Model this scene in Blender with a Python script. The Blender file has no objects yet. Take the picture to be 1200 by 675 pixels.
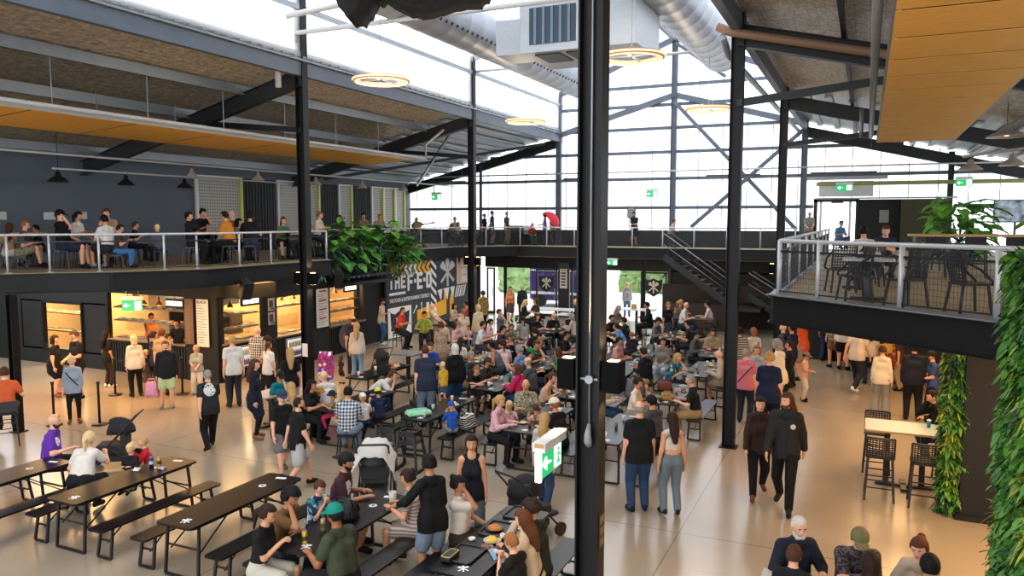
import bpy, bmesh, math, random
import numpy as np
from mathutils import Vector, Matrix
PI = math.pi
scene = bpy.context.scene
COL = scene.collection
random.seed(11)
RNG = np.random.default_rng(5)

# ------------------------------------------------------------------ materials
MATS = {}
def hexc(h):
    h = h.lstrip('#')
    c = [int(h[i:i+2], 16)/255 for i in (0, 2, 4)]
    return tuple((v/12.92 if v <= .04045 else ((v+.055)/1.055)**2.4) for v in c) + (1,)
def mat(name, col, rough=.6, metal=0., emis=0., spec=None, noise=0., nscale=8., bump=0., bscale=40.):
    if name in MATS: return MATS[name]
    m = bpy.data.materials.new(name); m.use_nodes = True
    nt = m.node_tree; b = nt.nodes['Principled BSDF']
    c = hexc(col) if isinstance(col, str) else tuple(col)+(1,)*(4-len(col))
    b.inputs['Base Color'].default_value = c
    b.inputs['Roughness'].default_value = rough
    b.inputs['Metallic'].default_value = metal
    if spec is not None: b.inputs['Specular IOR Level'].default_value = spec
    if emis:
        b.inputs['Emission Color'].default_value = c
        b.inputs['Emission Strength'].default_value = emis
    if noise or bump:
        tc = nt.nodes.new('ShaderNodeTexCoord')
        n = nt.nodes.new('ShaderNodeTexNoise'); n.inputs['Scale'].default_value = nscale
        n.inputs['Detail'].default_value = 4
        nt.links.new(tc.outputs['Object'], n.inputs['Vector'])
        if noise:
            mx = nt.nodes.new('ShaderNodeMix'); mx.data_type = 'RGBA'; mx.blend_type = 'MIX'
            mx.inputs[6].default_value = tuple(v*(1-noise) for v in c[:3])+(1,)
            mx.inputs[7].default_value = tuple(min(1, v*(1+noise)) for v in c[:3])+(1,)
            nt.links.new(n.outputs['Fac'], mx.inputs[0]); nt.links.new(mx.outputs[2], b.inputs['Base Color'])
        if bump:
            n2 = nt.nodes.new('ShaderNodeTexNoise'); n2.inputs['Scale'].default_value = bscale
            nt.links.new(tc.outputs['Object'], n2.inputs['Vector'])
            bp = nt.nodes.new('ShaderNodeBump'); bp.inputs['Strength'].default_value = bump
            bp.inputs['Distance'].default_value = .02
            nt.links.new(n2.outputs['Fac'], bp.inputs['Height']); nt.links.new(bp.outputs['Normal'], b.inputs['Normal'])
    MATS[name] = m
    return m
def nodes(m):
    return m.node_tree, m.node_tree.nodes, m.node_tree.links, m.node_tree.nodes['Principled BSDF']

# ------------------------------------------------------------------ objects
def obj(name, me, m=None, parent=None, loc=None, rot=None, smooth=False):
    if isinstance(me, bmesh.types.BMesh):
        bm = me; me = bpy.data.meshes.new(name); bm.to_mesh(me); bm.free()
    o = bpy.data.objects.new(name, me); COL.objects.link(o)
    if m is not None and len(me.materials) == 0:
        for q in (m if isinstance(m, (list, tuple)) else [m]): me.materials.append(q)
    if parent is not None: o.parent = parent
    if loc is not None: o.location = loc
    if rot is not None: o.rotation_euler = rot
    if smooth: me.polygons.foreach_set('use_smooth', [True]*len(me.polygons))
    return o
def tag(o, label=None, cat=None, group=None, kind=None):
    if label: o['label'] = label
    if cat: o['category'] = cat
    if group: o['group'] = group
    if kind: o['kind'] = kind
    return o
def thing(name, label, cat, loc=(0, 0, 0), rz=0., group=None):
    o = bpy.data.objects.new(name, None); COL.objects.link(o)
    o.location = loc; o.rotation_euler = (0, 0, rz); o.empty_display_size = .1
    return tag(o, label, cat, group)
def dup(root, loc, rz=0., label=None, group=None):
    r = root.copy(); COL.objects.link(r); r.location = loc; r.rotation_euler = (0, 0, rz)
    if label: r['label'] = label
    if group: r['group'] = group
    for ch in list(root.children):
        c = ch.copy(); COL.objects.link(c); c.parent = r
        for g in list(ch.children):
            d = g.copy(); COL.objects.link(d); d.parent = c
    return r
def BM(): return bmesh.new()
def box(bm, c, s, rz=0., M=None, bev=0.):
    r = bmesh.ops.create_cube(bm, size=1)
    T = Matrix.Translation(c) @ Matrix.Rotation(rz, 4, 'Z') @ Matrix.Diagonal((s[0], s[1], s[2], 1))
    if M is not None: T = M @ T
    bmesh.ops.transform(bm, matrix=T, verts=r['verts'])
    if bev:
        es = set()
        for v in r['verts']: es.update(v.link_edges)
        bmesh.ops.bevel(bm, geom=list(es), offset=bev, segments=2, affect='EDGES', profile=.6)
    return bm
def frame_from(d):
    d = Vector(d).normalized()
    a = Vector((0, 0, 1)) if abs(d.z) < .95 else Vector((0, 1, 0))
    x = a.cross(d).normalized(); y = d.cross(x)
    return x, y, d
def bar(bm, a, b, w, h=None, roll=0.):
    """rectangular bar from a to b, w sideways, h in the up direction"""
    a = Vector(a); b = Vector(b); h = h or w
    x, y, d = frame_from(b-a)
    if roll:
        R = Matrix.Rotation(roll, 3, d); x = R @ x; y = R @ y
    vs = []
    for p in (a, b):
        for sx, sy in ((-1, -1), (1, -1), (1, 1), (-1, 1)):
            vs.append(bm.verts.new(p + x*sx*w/2 + y*sy*h/2))
    for f in ((3, 2, 1, 0), (4, 5, 6, 7), (0, 1, 5, 4), (1, 2, 6, 5), (2, 3, 7, 6), (3, 0, 4, 7)):
        bm.faces.new([vs[i] for i in f])
    return bm
def tube(bm, pts, r, n=8, cap=True, closed=False):
    pts = [Vector(p) for p in pts]; rings = []
    m = len(pts); px = None
    for i, p in enumerate(pts):
        if closed: d = pts[(i+1) % m]-pts[i-1]
        else: d = pts[min(i+1, m-1)]-pts[max(i-1, 0)]
        d.normalize()
        if px is None: x, y, _ = frame_from(d)
        else:
            x = (px - d*px.dot(d)).normalized(); y = d.cross(x)
        px = x
        rr = r[i] if isinstance(r, (list, tuple)) else r
        rings.append([bm.verts.new(p + x*math.cos(2*PI*k/n)*rr + y*math.sin(2*PI*k/n)*rr) for k in range(n)])
    for i in range(m if closed else m-1):
        A = rings[i]; B = rings[(i+1) % m]
        for k in range(n):
            f = bm.faces.new((A[k], A[(k+1) % n], B[(k+1) % n], B[k])); f.smooth = True
    if cap and not closed:
        bm.faces.new(rings[0][::-1]); bm.faces.new(rings[-1])
    return bm
def lathe(bm, prof, n=20, c=(0, 0, 0), cap=True):
    rings = []
    for r, z in prof:
        rings.append([bm.verts.new((c[0]+r*math.cos(2*PI*k/n), c[1]+r*math.sin(2*PI*k/n), c[2]+z)) for k in range(n)])
    for A, B in zip(rings, rings[1:]):
        for k in range(n):
            f = bm.faces.new((A[k], A[(k+1) % n], B[(k+1) % n], B[k])); f.smooth = True
    if cap:
        bm.faces.new(rings[0][::-1]); bm.faces.new(rings[-1])
    return bm
def prism(bm, poly, z0, z1, M=None):
    """poly (x,y) list extruded from z0 to z1"""
    a = [bm.verts.new((p[0], p[1], z0)) for p in poly]; b = [bm.verts.new((p[0], p[1], z1)) for p in poly]
    n = len(poly)
    bm.faces.new(a[::-1]); bm.faces.new(b)
    for i in range(n): bm.faces.new((a[i], a[(i+1) % n], b[(i+1) % n], b[i]))
    if M is not None: bmesh.ops.transform(bm, matrix=M, verts=a+b)
    return bm
def rrect(w, h, r, n=4):
    out = []
    for cx, cy, a0 in ((w/2-r, h/2-r, 0), (-w/2+r, h/2-r, 90), (-w/2+r, -h/2+r, 180), (w/2-r, -h/2+r, 270)):
        for i in range(n+1):
            a = math.radians(a0+90*i/n); out.append((cx+r*math.cos(a), cy+r*math.sin(a)))
    return out
def text_mesh(s, size, depth=.004, align='LEFT', bold=0.):
    cu = bpy.data.curves.new('t', 'FONT'); cu.body = s; cu.size = size; cu.extrude = depth/2; cu.align_x = align
    cu.offset = bold; cu.resolution_u = 3
    o = bpy.data.objects.new('t', cu); COL.objects.link(o)
    dg = bpy.context.evaluated_depsgraph_get()
    me = bpy.data.meshes.new_from_object(o.evaluated_get(dg))
    bpy.data.objects.remove(o); bpy.data.curves.remove(cu)
    return me
def put_mesh(bm, me, M):
    n0 = len(bm.verts); bm.from_mesh(me); bm.verts.ensure_lookup_table()
    bmesh.ops.transform(bm, matrix=M, verts=bm.verts[n0:])
def npmesh(name, V, F, mats=None, midx=None, smooth=True):
    """mesh from numpy verts and a list of face arrays (quads/tris)"""
    me = bpy.data.meshes.new(name)
    me.from_pydata([tuple(v) for v in V.tolist()], [], F if isinstance(F, list) else F.tolist())
    if mats:
        for q in mats: me.materials.append(q)
    if midx is not None: me.polygons.foreach_set('material_index', midx)
    if smooth: me.polygons.foreach_set('use_smooth', [True]*len(me.polygons))
    me.update()
    return me

# ------------------------------------------------------------------ human poses (local frame: +Y forward, +X right, Z up)
import numpy as np, math
def V3(*a): return np.array(a, float)
def nrm(v): return v/max(1e-9, np.linalg.norm(v))
def ik(a, c, l1, l2, pole):
    d = c-a; L = np.linalg.norm(d); Lm = (l1+l2)*.995
    if L > Lm: c = a+d/L*Lm; L = Lm
    L = max(L, abs(l1-l2)+.02)
    u = nrm(c-a)
    ca = (l1*l1+L*L-l2*l2)/(2*l1*L); ca = max(-1, min(1, ca))
    p = pole-u*np.dot(pole, u); p = nrm(p)
    return a+u*l1*ca+p*l1*math.sqrt(max(0, 1-ca*ca)), a+u*L
def rotz(v, a):
    c, s = math.cos(a), math.sin(a)
    return V3(v[0]*c-v[1]*s, v[0]*s+v[1]*c, v[2])
SITS = ('si', 'se', 'sh', 'sp', 'sc', 'sk', 'sr', 'sm', 'sw')
def make_pose(kind, h=1.74, fem=False, lean=None, hp=None, hy=0., tw=0., seat=.45, seed=0, floor=0.):
    import random as _r
    rg = _r.Random(seed*7+13)
    k = h/1.75; J = {'k': k, 'kind': kind}
    kid = h < 1.45
    sit = kind in SITS
    j = lambda s: rg.uniform(-s, s)
    dl = {'st': 2, 'wk': 5, 'hd': 4, 'cr': 0, 'pk': 0, 'rh': 12, 'ph': 4, 'lt': 24, 'hg': 8, 'bd': 62, 'cy': 0, 'ap': 2,
          'si': 12, 'se': 14, 'sh': 24, 'sp': 10, 'sc': 26, 'sk': 3, 'sr': 30, 'sm': -4, 'sw': 8}[kind]
    dh = {'st': 4, 'wk': 3, 'hd': 22, 'ph': 28, 'cr': 6, 'lt': 18, 'bd': 35, 'si': 14, 'se': 16, 'sh': 22, 'sp': 30, 'sc': 20}.get(kind, 8)
    a = math.radians((dl if lean is None else lean)+j(2)); pitch = math.radians((dh if hp is None else hp)+j(3))
    pz = (seat+.085*k) if sit else .93*k
    if kind == 'wk': pz = .915*k
    pel = V3(0, 0, pz)
    if kind == 'lt': pel = V3(0, -.12*k, pz)
    if kind == 'bd': pel = V3(0, -.15*k, pz)
    u1 = V3(0, math.sin(a*.75), math.cos(a*.75)); u2 = V3(0, math.sin(a*1.2), math.cos(a*1.2))
    u1 = rotz(u1, tw*.5); u2 = rotz(u2, tw)
    chest = pel+u1*.30*k; neck = chest+u2*.235*k
    hs = k if not kid else k*(1+.32*(1.45-h)/.6)
    hs = min(hs, .235/.235*1.04) if not kid else hs
    hd = math.radians(dl if lean is None else lean)*.55+pitch*.35
    uh = rotz(V3(0, math.sin(hd), math.cos(hd)), tw+hy*.3)
    head = neck+uh*.165*hs
    J.update(pel=pel, chest=chest, neck=neck, head=head, hs=hs, hyaw=tw+hy, hpitch=pitch, u2=u2)
    sw = (.138 if fem else .158)*k
    rx = rotz(V3(1, 0, 0), tw); fw = rotz(V3(0, 1, 0), tw)
    for s, n in ((1, 'R'), (-1, 'L')):
        J['sh'+n] = neck-u2*.068*k+rx*s*sw-fw*.005
        J['hip'+n] = pel+V3(s*.088*k, 0, -.02*k)
    ua, fa, th, sn = .285*k, .25*k, .43*k, .42*k
    T = {}
    tb = seat+.31   # table height for someone on this seat
    hm = head+rotz(V3(0, .10, -.07), tw+hy)*1
    side = lambda n: 1 if n == 'R' else -1
    def rel(x, y, z): return rotz(V3(x*k, y*k, 0), tw)+V3(0, 0, z)
    P = {'R': V3(.4, -1, -.2), 'L': V3(-.4, -1, -.2)}
    st = {n: V3(side(n)*(.235+j(.02))*k, (.03+j(.05))*k, (.80+j(.02))*k) for n in 'RL'}
    T = dict(st)
    if kind == 'wk':
        T['R'] = V3(.235*k, .2*k, .84*k); T['L'] = V3(-.235*k, -.16*k, .83*k)
        if rg.random() < .5: T['R'][1], T['L'][1] = T['L'][1], T['R'][1]
    elif kind == 'hd':
        for n in 'RL': T[n] = rel(side(n)*(.07+j(.03)), .30, (1.08+j(.08))*k)
    elif kind == 'cr':
        T['R'] = rel(-.15, .19, 1.17*k); T['L'] = rel(.15, .21, 1.13*k); P = {'R': V3(1, -.1, -.6), 'L': V3(-1, -.1, -.6)}
    elif kind == 'pk':
        for n in 'RL': T[n] = V3(side(n)*.19*k, .07*k, .90*k)
        P = {'R': V3(1, -.7, 0), 'L': V3(-1, -.7, 0)}
    elif kind == 'rh': T['R'] = rel(.12, .5, 1.02*k)
    elif kind == 'ph': T['R'] = rel(.06, .27, 1.2*k)
    elif kind == 'lt':
        for n in 'RL': T[n] = rel(side(n)*.12, .36, 1.02*k)
    elif kind == 'hg': T['L'] = rel(-.42, .28, 1.10*k); T['R'] = rel(.1, .3, 1.05*k)
    elif kind == 'ap': T['L'] = V3(-.5*k, .12*k, .98*k); T['R'] = V3(.45*k, .1*k, .95*k)
    elif kind == 'bd':
        for n in 'RL': T[n] = V3(side(n)*.16*k, .62*k, .62*k)
    elif kind == 'cy': T['R'] = rel(.05, .22, 1.12*k); T['L'] = rel(-.12, .26, 1.02*k)
    elif kind == 'si':
        for n in 'RL': T[n] = rel(side(n)*(.15+j(.06)), .36+j(.05), tb+.03)
    elif kind == 'se':
        q, w = ('R', 'L') if rg.random() < .6 else ('L', 'R')
        T[q] = hm+rx*side(q)*.03; T[w] = rel(side(w)*.14, .34, tb+.03)
    elif kind == 'sh':
        q, w = ('R', 'L') if rg.random() < .5 else ('L', 'R')
        T[q] = head+rotz(V3(side(q)*.07, .05, -.10), tw+hy); T[w] = rel(side(w)*.02, .36, tb+.03)
    elif kind == 'sp':
        for n in 'RL': T[n] = rel(side(n)*.05, .30, tb+.10)
    elif kind == 'sc':
        T['R'] = rel(-.08, .38, tb+.03); T['L'] = rel(.08, .42, tb+.03); P = {'R': V3(1, -.2, -.3), 'L': V3(-1, -.2, -.3)}
    elif kind == 'sk':
        for n in 'RL': T[n] = V3(side(n)*.12*k, .30*k, seat+.20)
    elif kind == 'sr':
        T['R'] = rel(.12, .58, tb+.06); T['L'] = rel(-.15, .36, tb+.03)
    elif kind == 'sm':
        T['R'] = hm; T['L'] = rel(-.18, .3, seat+.2)
    elif kind == 'sw':
        T['R'] = rel(.15, .34, tb+.03); T['L'] = rel(-.36, .05, seat+.05)
    for n in 'RL':
        if T[n][2] > J['sh'+n][2]-.10*k and kind not in ('cr',): P[n] = V3(side(n)*.45, -.1, -1)
        J['el'+n], J['ha'+n] = ik(J['sh'+n], T[n], ua, fa, P[n])
    for s, n in ((1, 'R'), (-1, 'L')):
        hp_ = J['hip'+n]
        if sit:
            if seat > .6: tgt = V3(s*.12*k, (.30+j(.05))*k, max(.36, hp_[2]-.72*k))
            elif kid: tgt = V3(s*.09*k, .40*k, max(.07, hp_[2]-.40*k))
            else: tgt = V3(s*(.12+j(.04))*k, (.38+j(.12))*k, .085)
            pole = V3(s*.15, .6, 1)
        else:
            off = {'wk': .27*s*(1 if seed % 2 else -1), 'st': j(.05), 'bd': 0}.get(kind, j(.04))*k
            tgt = V3(s*(.10+abs(j(.03)))*k, off-(.0 if off > 0 else 0), .085*k+(max(0, -off)*.22 if kind == 'wk' else 0))
            pole = V3(s*.1, 1, 0)
        J['kn'+n], J['an'+n] = ik(hp_, tgt, th, sn, pole)
        shin = nrm(J['an'+n]-J['kn'+n])
        J['toe'+n] = nrm(V3(s*.2, 1, -max(0, -shin[1])*.5 if kind == 'wk' and shin[1] < 0 else 0))
    return J

# ------------------------------------------------------------------ implicit surfaces -> meshes
def capsule(P, a, b, ra, rb):
    ab = (b-a).astype(np.float32); pa = P-a.astype(np.float32)
    L2 = float(ab@ab)+1e-9
    t = np.clip(pa@ab/L2, 0, 1)
    d = pa-t[:, None]*ab
    return np.sqrt(np.einsum('ij,ij->i', d, d))-(ra+(rb-ra)*t)
def smin(a, b, k):
    h = np.clip(.5+.5*(b-a)/k, 0, 1)
    return b*(1-h)+a*h-k*h*(1-h)
def surface_nets(fn, lo, hi, vs):
    lo = np.asarray(lo, float); n = np.ceil((np.asarray(hi)-lo)/vs).astype(int)+1
    ax = [lo[i]+np.arange(n[i])*vs for i in range(3)]
    G = np.stack(np.meshgrid(*ax, indexing='ij'), -1).reshape(-1, 3).astype(np.float32)
    f = fn(G).reshape(n)
    s = f < 0
    nx, ny, nz = n
    cnt = np.zeros((nx-1, ny-1, nz-1), np.int8)
    for dx in (0, 1):
        for dy in (0, 1):
            for dz in (0, 1): cnt += s[dx:nx-1+dx, dy:ny-1+dy, dz:nz-1+dz]
    act = np.argwhere((cnt > 0) & (cnt < 8))
    if len(act) == 0: return np.zeros((0, 3)), np.zeros((0, 4), int)
    idx = -np.ones(cnt.shape, int); idx[tuple(act.T)] = np.arange(len(act))
    acc = np.zeros((len(act), 3)); w = np.zeros(len(act))
    offs = [(i, j, k) for i in (0, 1) for j in (0, 1) for k in (0, 1)]
    val = {o: f[tuple((act+np.array(o)).T)] for o in offs}
    for o in offs:
        for d in range(3):
            if o[d] == 0:
                q = list(o); q[d] = 1; q = tuple(q)
                A, B = val[o], val[q]; m = (A < 0) != (B < 0)
                t = np.where(m, A/np.where(m, A-B, 1), 0)
                p = np.tile(np.array(o, float), (len(act), 1)); p[:, d] = t
                acc[m] += p[m]; w[m] += 1
    V = lo+(act+acc/w[:, None])*vs
    F = []
    for d in range(3):
        e0 = [slice(1, -1)]*3; e0[d] = slice(0, -1)
        e1 = [slice(1, -1)]*3; e1[d] = slice(1, None)
        A, B = s[tuple(e0)], s[tuple(e1)]
        E = np.argwhere(A != B)
        if len(E) == 0: continue
        c = E.copy(); u, v = (d+1) % 3, (d+2) % 3
        c[:, u] += 1; c[:, v] += 1
        du = np.zeros(3, int); du[u] = 1; dv = np.zeros(3, int); dv[v] = 1
        q = np.stack([idx[tuple((c-du-dv).T)], idx[tuple((c-dv).T)], idx[tuple(c.T)], idx[tuple((c-du).T)]], 1)
        fl = ~A[tuple(E.T)]
        q[fl] = q[fl][:, ::-1]
        F.append(q)
    F = np.concatenate(F); F = F[(F >= 0).all(1)]
    return V, F
def blend(prims, cuts=()):
    def fn(P):
        out = None
        for a, b, ra, rb, k in prims:
            d = capsule(P, np.asarray(a, float), np.asarray(b, float), ra, rb)
            out = d if out is None else smin(out, d, k)
        for pt, nv in cuts: out = np.maximum(out, (P-np.asarray(pt, np.float32))@np.asarray(nv, np.float32))
        return out
    lo = np.min([np.minimum(a, b)-max(ra, rb) for a, b, ra, rb, k in prims], 0)-.06
    hi = np.max([np.maximum(a, b)+max(ra, rb) for a, b, ra, rb, k in prims], 0)+.06
    return fn, lo, hi
# ------------------------------------------------------------------ head, hands, shoes, hair templates
def g2(x, s): return np.exp(-(x/s)**2)
def sphere_grid(nu, nv, front=0.):
    V = [(0, 0, 1)]
    for i in range(1, nv):
        th = PI*i/nv
        for q in range(nu):
            ph = 2*PI*q/nu; ph = ph-front*math.sin(ph)      # denser round phi = 0
            V.append((math.sin(th)*math.sin(ph), math.sin(th)*math.cos(ph), math.cos(th)))
    V.append((0, 0, -1)); F = []
    for q in range(nu): F.append([0, 1+(q+1) % nu, 1+q])
    for i in range(nv-2):
        for q in range(nu):
            a = 1+i*nu; F.append([a+q, a+(q+1) % nu, a+nu+(q+1) % nu, a+nu+q])
    a = 1+(nv-2)*nu; e = len(V)-1
    for q in range(nu): F.append([a+q, a+(q+1) % nu, e])
    return np.array(V), F
def ell(c, s, nu=8, nv=6):
    V, F = sphere_grid(nu, nv); return V*np.array(s)+np.array(c), F
def head_template(nu, nv, detail):
    V, F = sphere_grid(nu, nv, .45 if detail else .2)
    X, Y, Z = V[:, 0]*.076, V[:, 1]*.095, V[:, 2]*.118
    low = np.clip(-Z/.118, 0, 1)
    X = X*(1-.34*low**1.6); bk = (Y < 0)
    Y = np.where(bk, Y*(1-.55*low**1.3), Y)
    Y = np.where(Y > .07, .07+(Y-.07)*.75, Y)
    fr = np.clip(Y/.06, 0, 1)
    ramp = np.clip((.03-Z)/.055, 0, 1)*np.clip((Z+.052)/.014, 0, 1)
    Y = Y+fr*(.026*g2(X, .013)*ramp-.010*(g2(X-.031, .017)+g2(X+.031, .017))*g2(Z-.008, .014)
              + .004*g2(Z-.034, .012)*g2(X, .05)+.006*g2(X, .026)*g2(Z+.060, .012)+.010*g2(X, .022)*g2(Z+.098, .018)
              - .004*g2(Z+.080, .009)*g2(X, .03))
    V = np.stack([X, Y, Z], 1)
    mi = []
    for f in F:
        c = V[f].mean(0)
        mi.append(1 if (abs(c[0]) < .026 and abs(c[2]+.061) < .0095 and c[1] > .05) else 0)
    def add(Vn, Fn, m):
        nonlocal V
        n = len(V); V = np.concatenate([V, Vn]); F.extend([[i+n for i in f] for f in Fn]); mi.extend([m]*len(Fn))
    for s in (-1, 1):
        add(*ell((s*.075, -.008, -.008), (.011, .020, .032)), 0)
        if detail:
            add(*ell((s*.031, .0765, .008), (.0135, .0075, .0068)), 2)
            add(*ell((s*.031, .0815, .008), (.0058, .0045, .0058)), 3)
            add(*ell((s*.031, .088, .028), (.020, .006, .0042)), 3)
        else:
            add(*ell((s*.031, .081, .012), (.013, .008, .008), 6, 4), 3)
    return V, F, mi
HEADS = {True: head_template(30, 26, True), False: head_template(16, 14, False)}
def hand_template(curl, n=6):
    """wrist at origin, fingers along +Z, palm facing +Y, thumb on +X side"""
    V, F = [], []
    def ring_tube(pts, rs, flat=1., sx=(1, 0, 0)):
        base = len(V); pts = [np.array(p, float) for p in pts]
        for i, p in enumerate(pts):
            d = nrm(pts[min(i+1, len(pts)-1)]-pts[max(i-1, 0)])
            x = nrm(np.array(sx)-d*np.dot(sx, d)); y = np.cross(d, x)
            r = rs[i]; rx, ry = r if isinstance(r, tuple) else (r, r)
            for q in range(n):
                t = 2*PI*q/n; V.append(p+x*math.cos(t)*rx+y*math.sin(t)*ry)
        for i in range(len(pts)-1):
            for q in range(n):
                a = base+i*n; F.append([a+q, a+(q+1) % n, a+n+(q+1) % n, a+n+q])
        F.append([base+q for q in range(n)][::-1]); F.append([base+(len(pts)-1)*n+q for q in range(n)])
    ring_tube([(0, 0, -.03), (0, 0, 0), (.002, .002, .04), (0, .004, .085), (0, .006, .097)], [(.028, .022), (.028, .02), (.040, .018), (.042, .016), (.036, .010)])
    for x, L, off in ((.031, .068, .088), (.0105, .078, .092), (-.0105, .073, .090), (-.031, .056, .083)):
        p = np.array((x, .004, off-.012)); pts = [p]; a = .25*curl
        for s, f in ((.45, 1), (.32, 2), (.23, 2.8)):
            a2 = min(2.6, a*f*1.4+.08)
            p = p+np.array((x*.06, math.sin(a2), math.cos(a2)))*L*s*1.12; pts.append(p)
        ring_tube(pts, [.0095, .0092, .0085, .0065])
    ring_tube([(.022, .004, .018), (.046, .012, .042), (.056, .022, .066), (.055, .032, .086)], [.014, .012, .0105, .0075], sx=(0, 1, 0))
    return np.array(V), F
HANDS = {'open': hand_template(.6), 'curl': hand_template(1.9)}
def to_mesh_nets(name, prims, vs, cuts=(), fn2=None):
    fn, lo, hi = blend(prims, cuts)
    f = fn if fn2 is None else (lambda P: fn2(P, fn(P)))
    Vn, Fn = surface_nets(f, lo, hi, vs)
    return npmesh(name, Vn, Fn)
def hair_template(kind):
    c = V3(0, -.004, .014)
    def E(P, cx, s): return (np.sqrt((((P-np.array(cx, np.float32))/np.array(s, np.float32))**2).sum(1))-1)*min(s)
    def fn(P):
        x, y, z = P[:, 0], P[:, 1], P[:, 2]
        sk = E(P, (0, -.006, .016), (.088, .108, .116))
        face = np.maximum(np.maximum(-(y-.030-.25*np.maximum(0, z-.05)), (z-.072+.35*np.abs(x)*.6)), -(.2-np.abs(x)))   # region in front, below the hairline
        hl = np.minimum(.068-z, y-.022)        # >0 inside the face opening
        low = -.035-z                          # >0 below ear line
        if kind in ('short', 'crop', 'curly', 'fade'):
            th = {'short': .004, 'crop': -.006, 'curly': .022, 'fade': -.002}[kind]
            d = sk-th
            if kind == 'curly': d = d-.008*np.sin(x*150)*np.sin(y*150)*np.sin(z*150)
            lowl = np.where(y < -.02, -.058-z, -.012-z)
            return np.maximum(np.maximum(d, hl), lowl)
        if kind == 'fringe':   # balding: hair only round the sides and back
            return np.maximum(np.maximum(sk+.008, np.maximum(hl, z-.045)), np.maximum(-.055-z, y-.03))
        if kind in ('cap', 'capback', 'beanie', 'bucket'):
            d = np.maximum(E(P, (0, -.004, .022), (.096, .116, .120)), .030-z)
            if kind == 'beanie': d = np.maximum(E(P, (0, -.008, .022), (.097, .116, .128)), np.where(y > 0, .042-z, .0-z))
            if kind in ('cap', 'capback'):
                sg = 1 if kind == 'cap' else -1
                br = np.maximum(E(P, (0, sg*.115, .030), (.072, .085, .03)), np.abs(z-.036+.10*np.maximum(0, sg*y-.1))-.008)
                d = np.minimum(d, br)
            if kind == 'bucket':
                rr = np.sqrt(x*x+y*y)
                br = np.maximum(np.abs(z-.03+.55*(rr-.1))-.010, np.maximum(rr-.165, .07-rr))
                d = np.minimum(np.maximum(E(P, (0, -.004, .02), (.100, .118, .115)), np.maximum(.02-z, z-.115)), br)
            return d
        d = np.maximum(sk-.010, hl)
        if kind in ('bob', 'long', 'pony', 'bun', 'half'):
            base = np.maximum(d, low)
            if kind == 'bob':
                fall = capsule(P, V3(0, -.03, .0), V3(0, -.045, -.11), .085, .082)
                fall = np.maximum(np.maximum(fall, y-.015), -.125-z)
                return smin(base, fall, .02)
            if kind in ('long', 'half'):
                fall = capsule(P, V3(0, -.035, .0), V3(0, -.105, -.16), .083, .085)
                f2 = capsule(P, V3(0, -.105, -.16), V3(0, -.145, -.34), .085, .045)
                fall = np.minimum(fall, f2); fall = np.maximum(fall, y-.018+.25*np.minimum(0, z+.05))
                return smin(base, fall, .02)
            if kind == 'pony':
                t = np.minimum(capsule(P, V3(0, -.10, .05), V3(0, -.15, .0), .026, .036), capsule(P, V3(0, -.15, .0), V3(0, -.14, -.22), .036, .014))
                return smin(np.maximum(base, np.where(y < 0, -.05-z, -.01-z)), t, .012)
            if kind == 'bun':
                t = capsule(P, V3(0, -.085, .095), V3(0, -.09, .10), .046, .044)
                return smin(np.maximum(base, np.where(y < 0, -.05-z, -.005-z)), t, .008)
        return d
    Vn, Fn = surface_nets(fn, (-.18, -.30, -.42), (.18, .24, .20), .0085 if kind not in ('long',) else .010)
    return Vn, Fn
HAIRK = ('short', 'crop', 'curly', 'fringe', 'bob', 'long', 'pony', 'bun', 'cap', 'capback', 'beanie', 'bucket')
HAIRT = {q: hair_template(q) for q in HAIRK}
HAIRME = {}
def shoe_template():
    pr = [((0, -.045, .005), (0, .02, .0), .036, .036, .02), ((0, .02, 0), (0, .145, -.028), .036, .030, .03), ((.0, -.05, -.03), (0, .14, -.045), .034, .036, .03)]
    fn, lo, hi = blend([(V3(*a), V3(*b), r1, r2, k) for a, b, r1, r2, k in pr], [((0, 0, -.083), (0, 0, -1)), ((0, 0, .035), (0, 0, 1))])
    return surface_nets(fn, lo, hi, .014)
SHOEV, SHOEF = shoe_template()
SHOEME = {}
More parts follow.
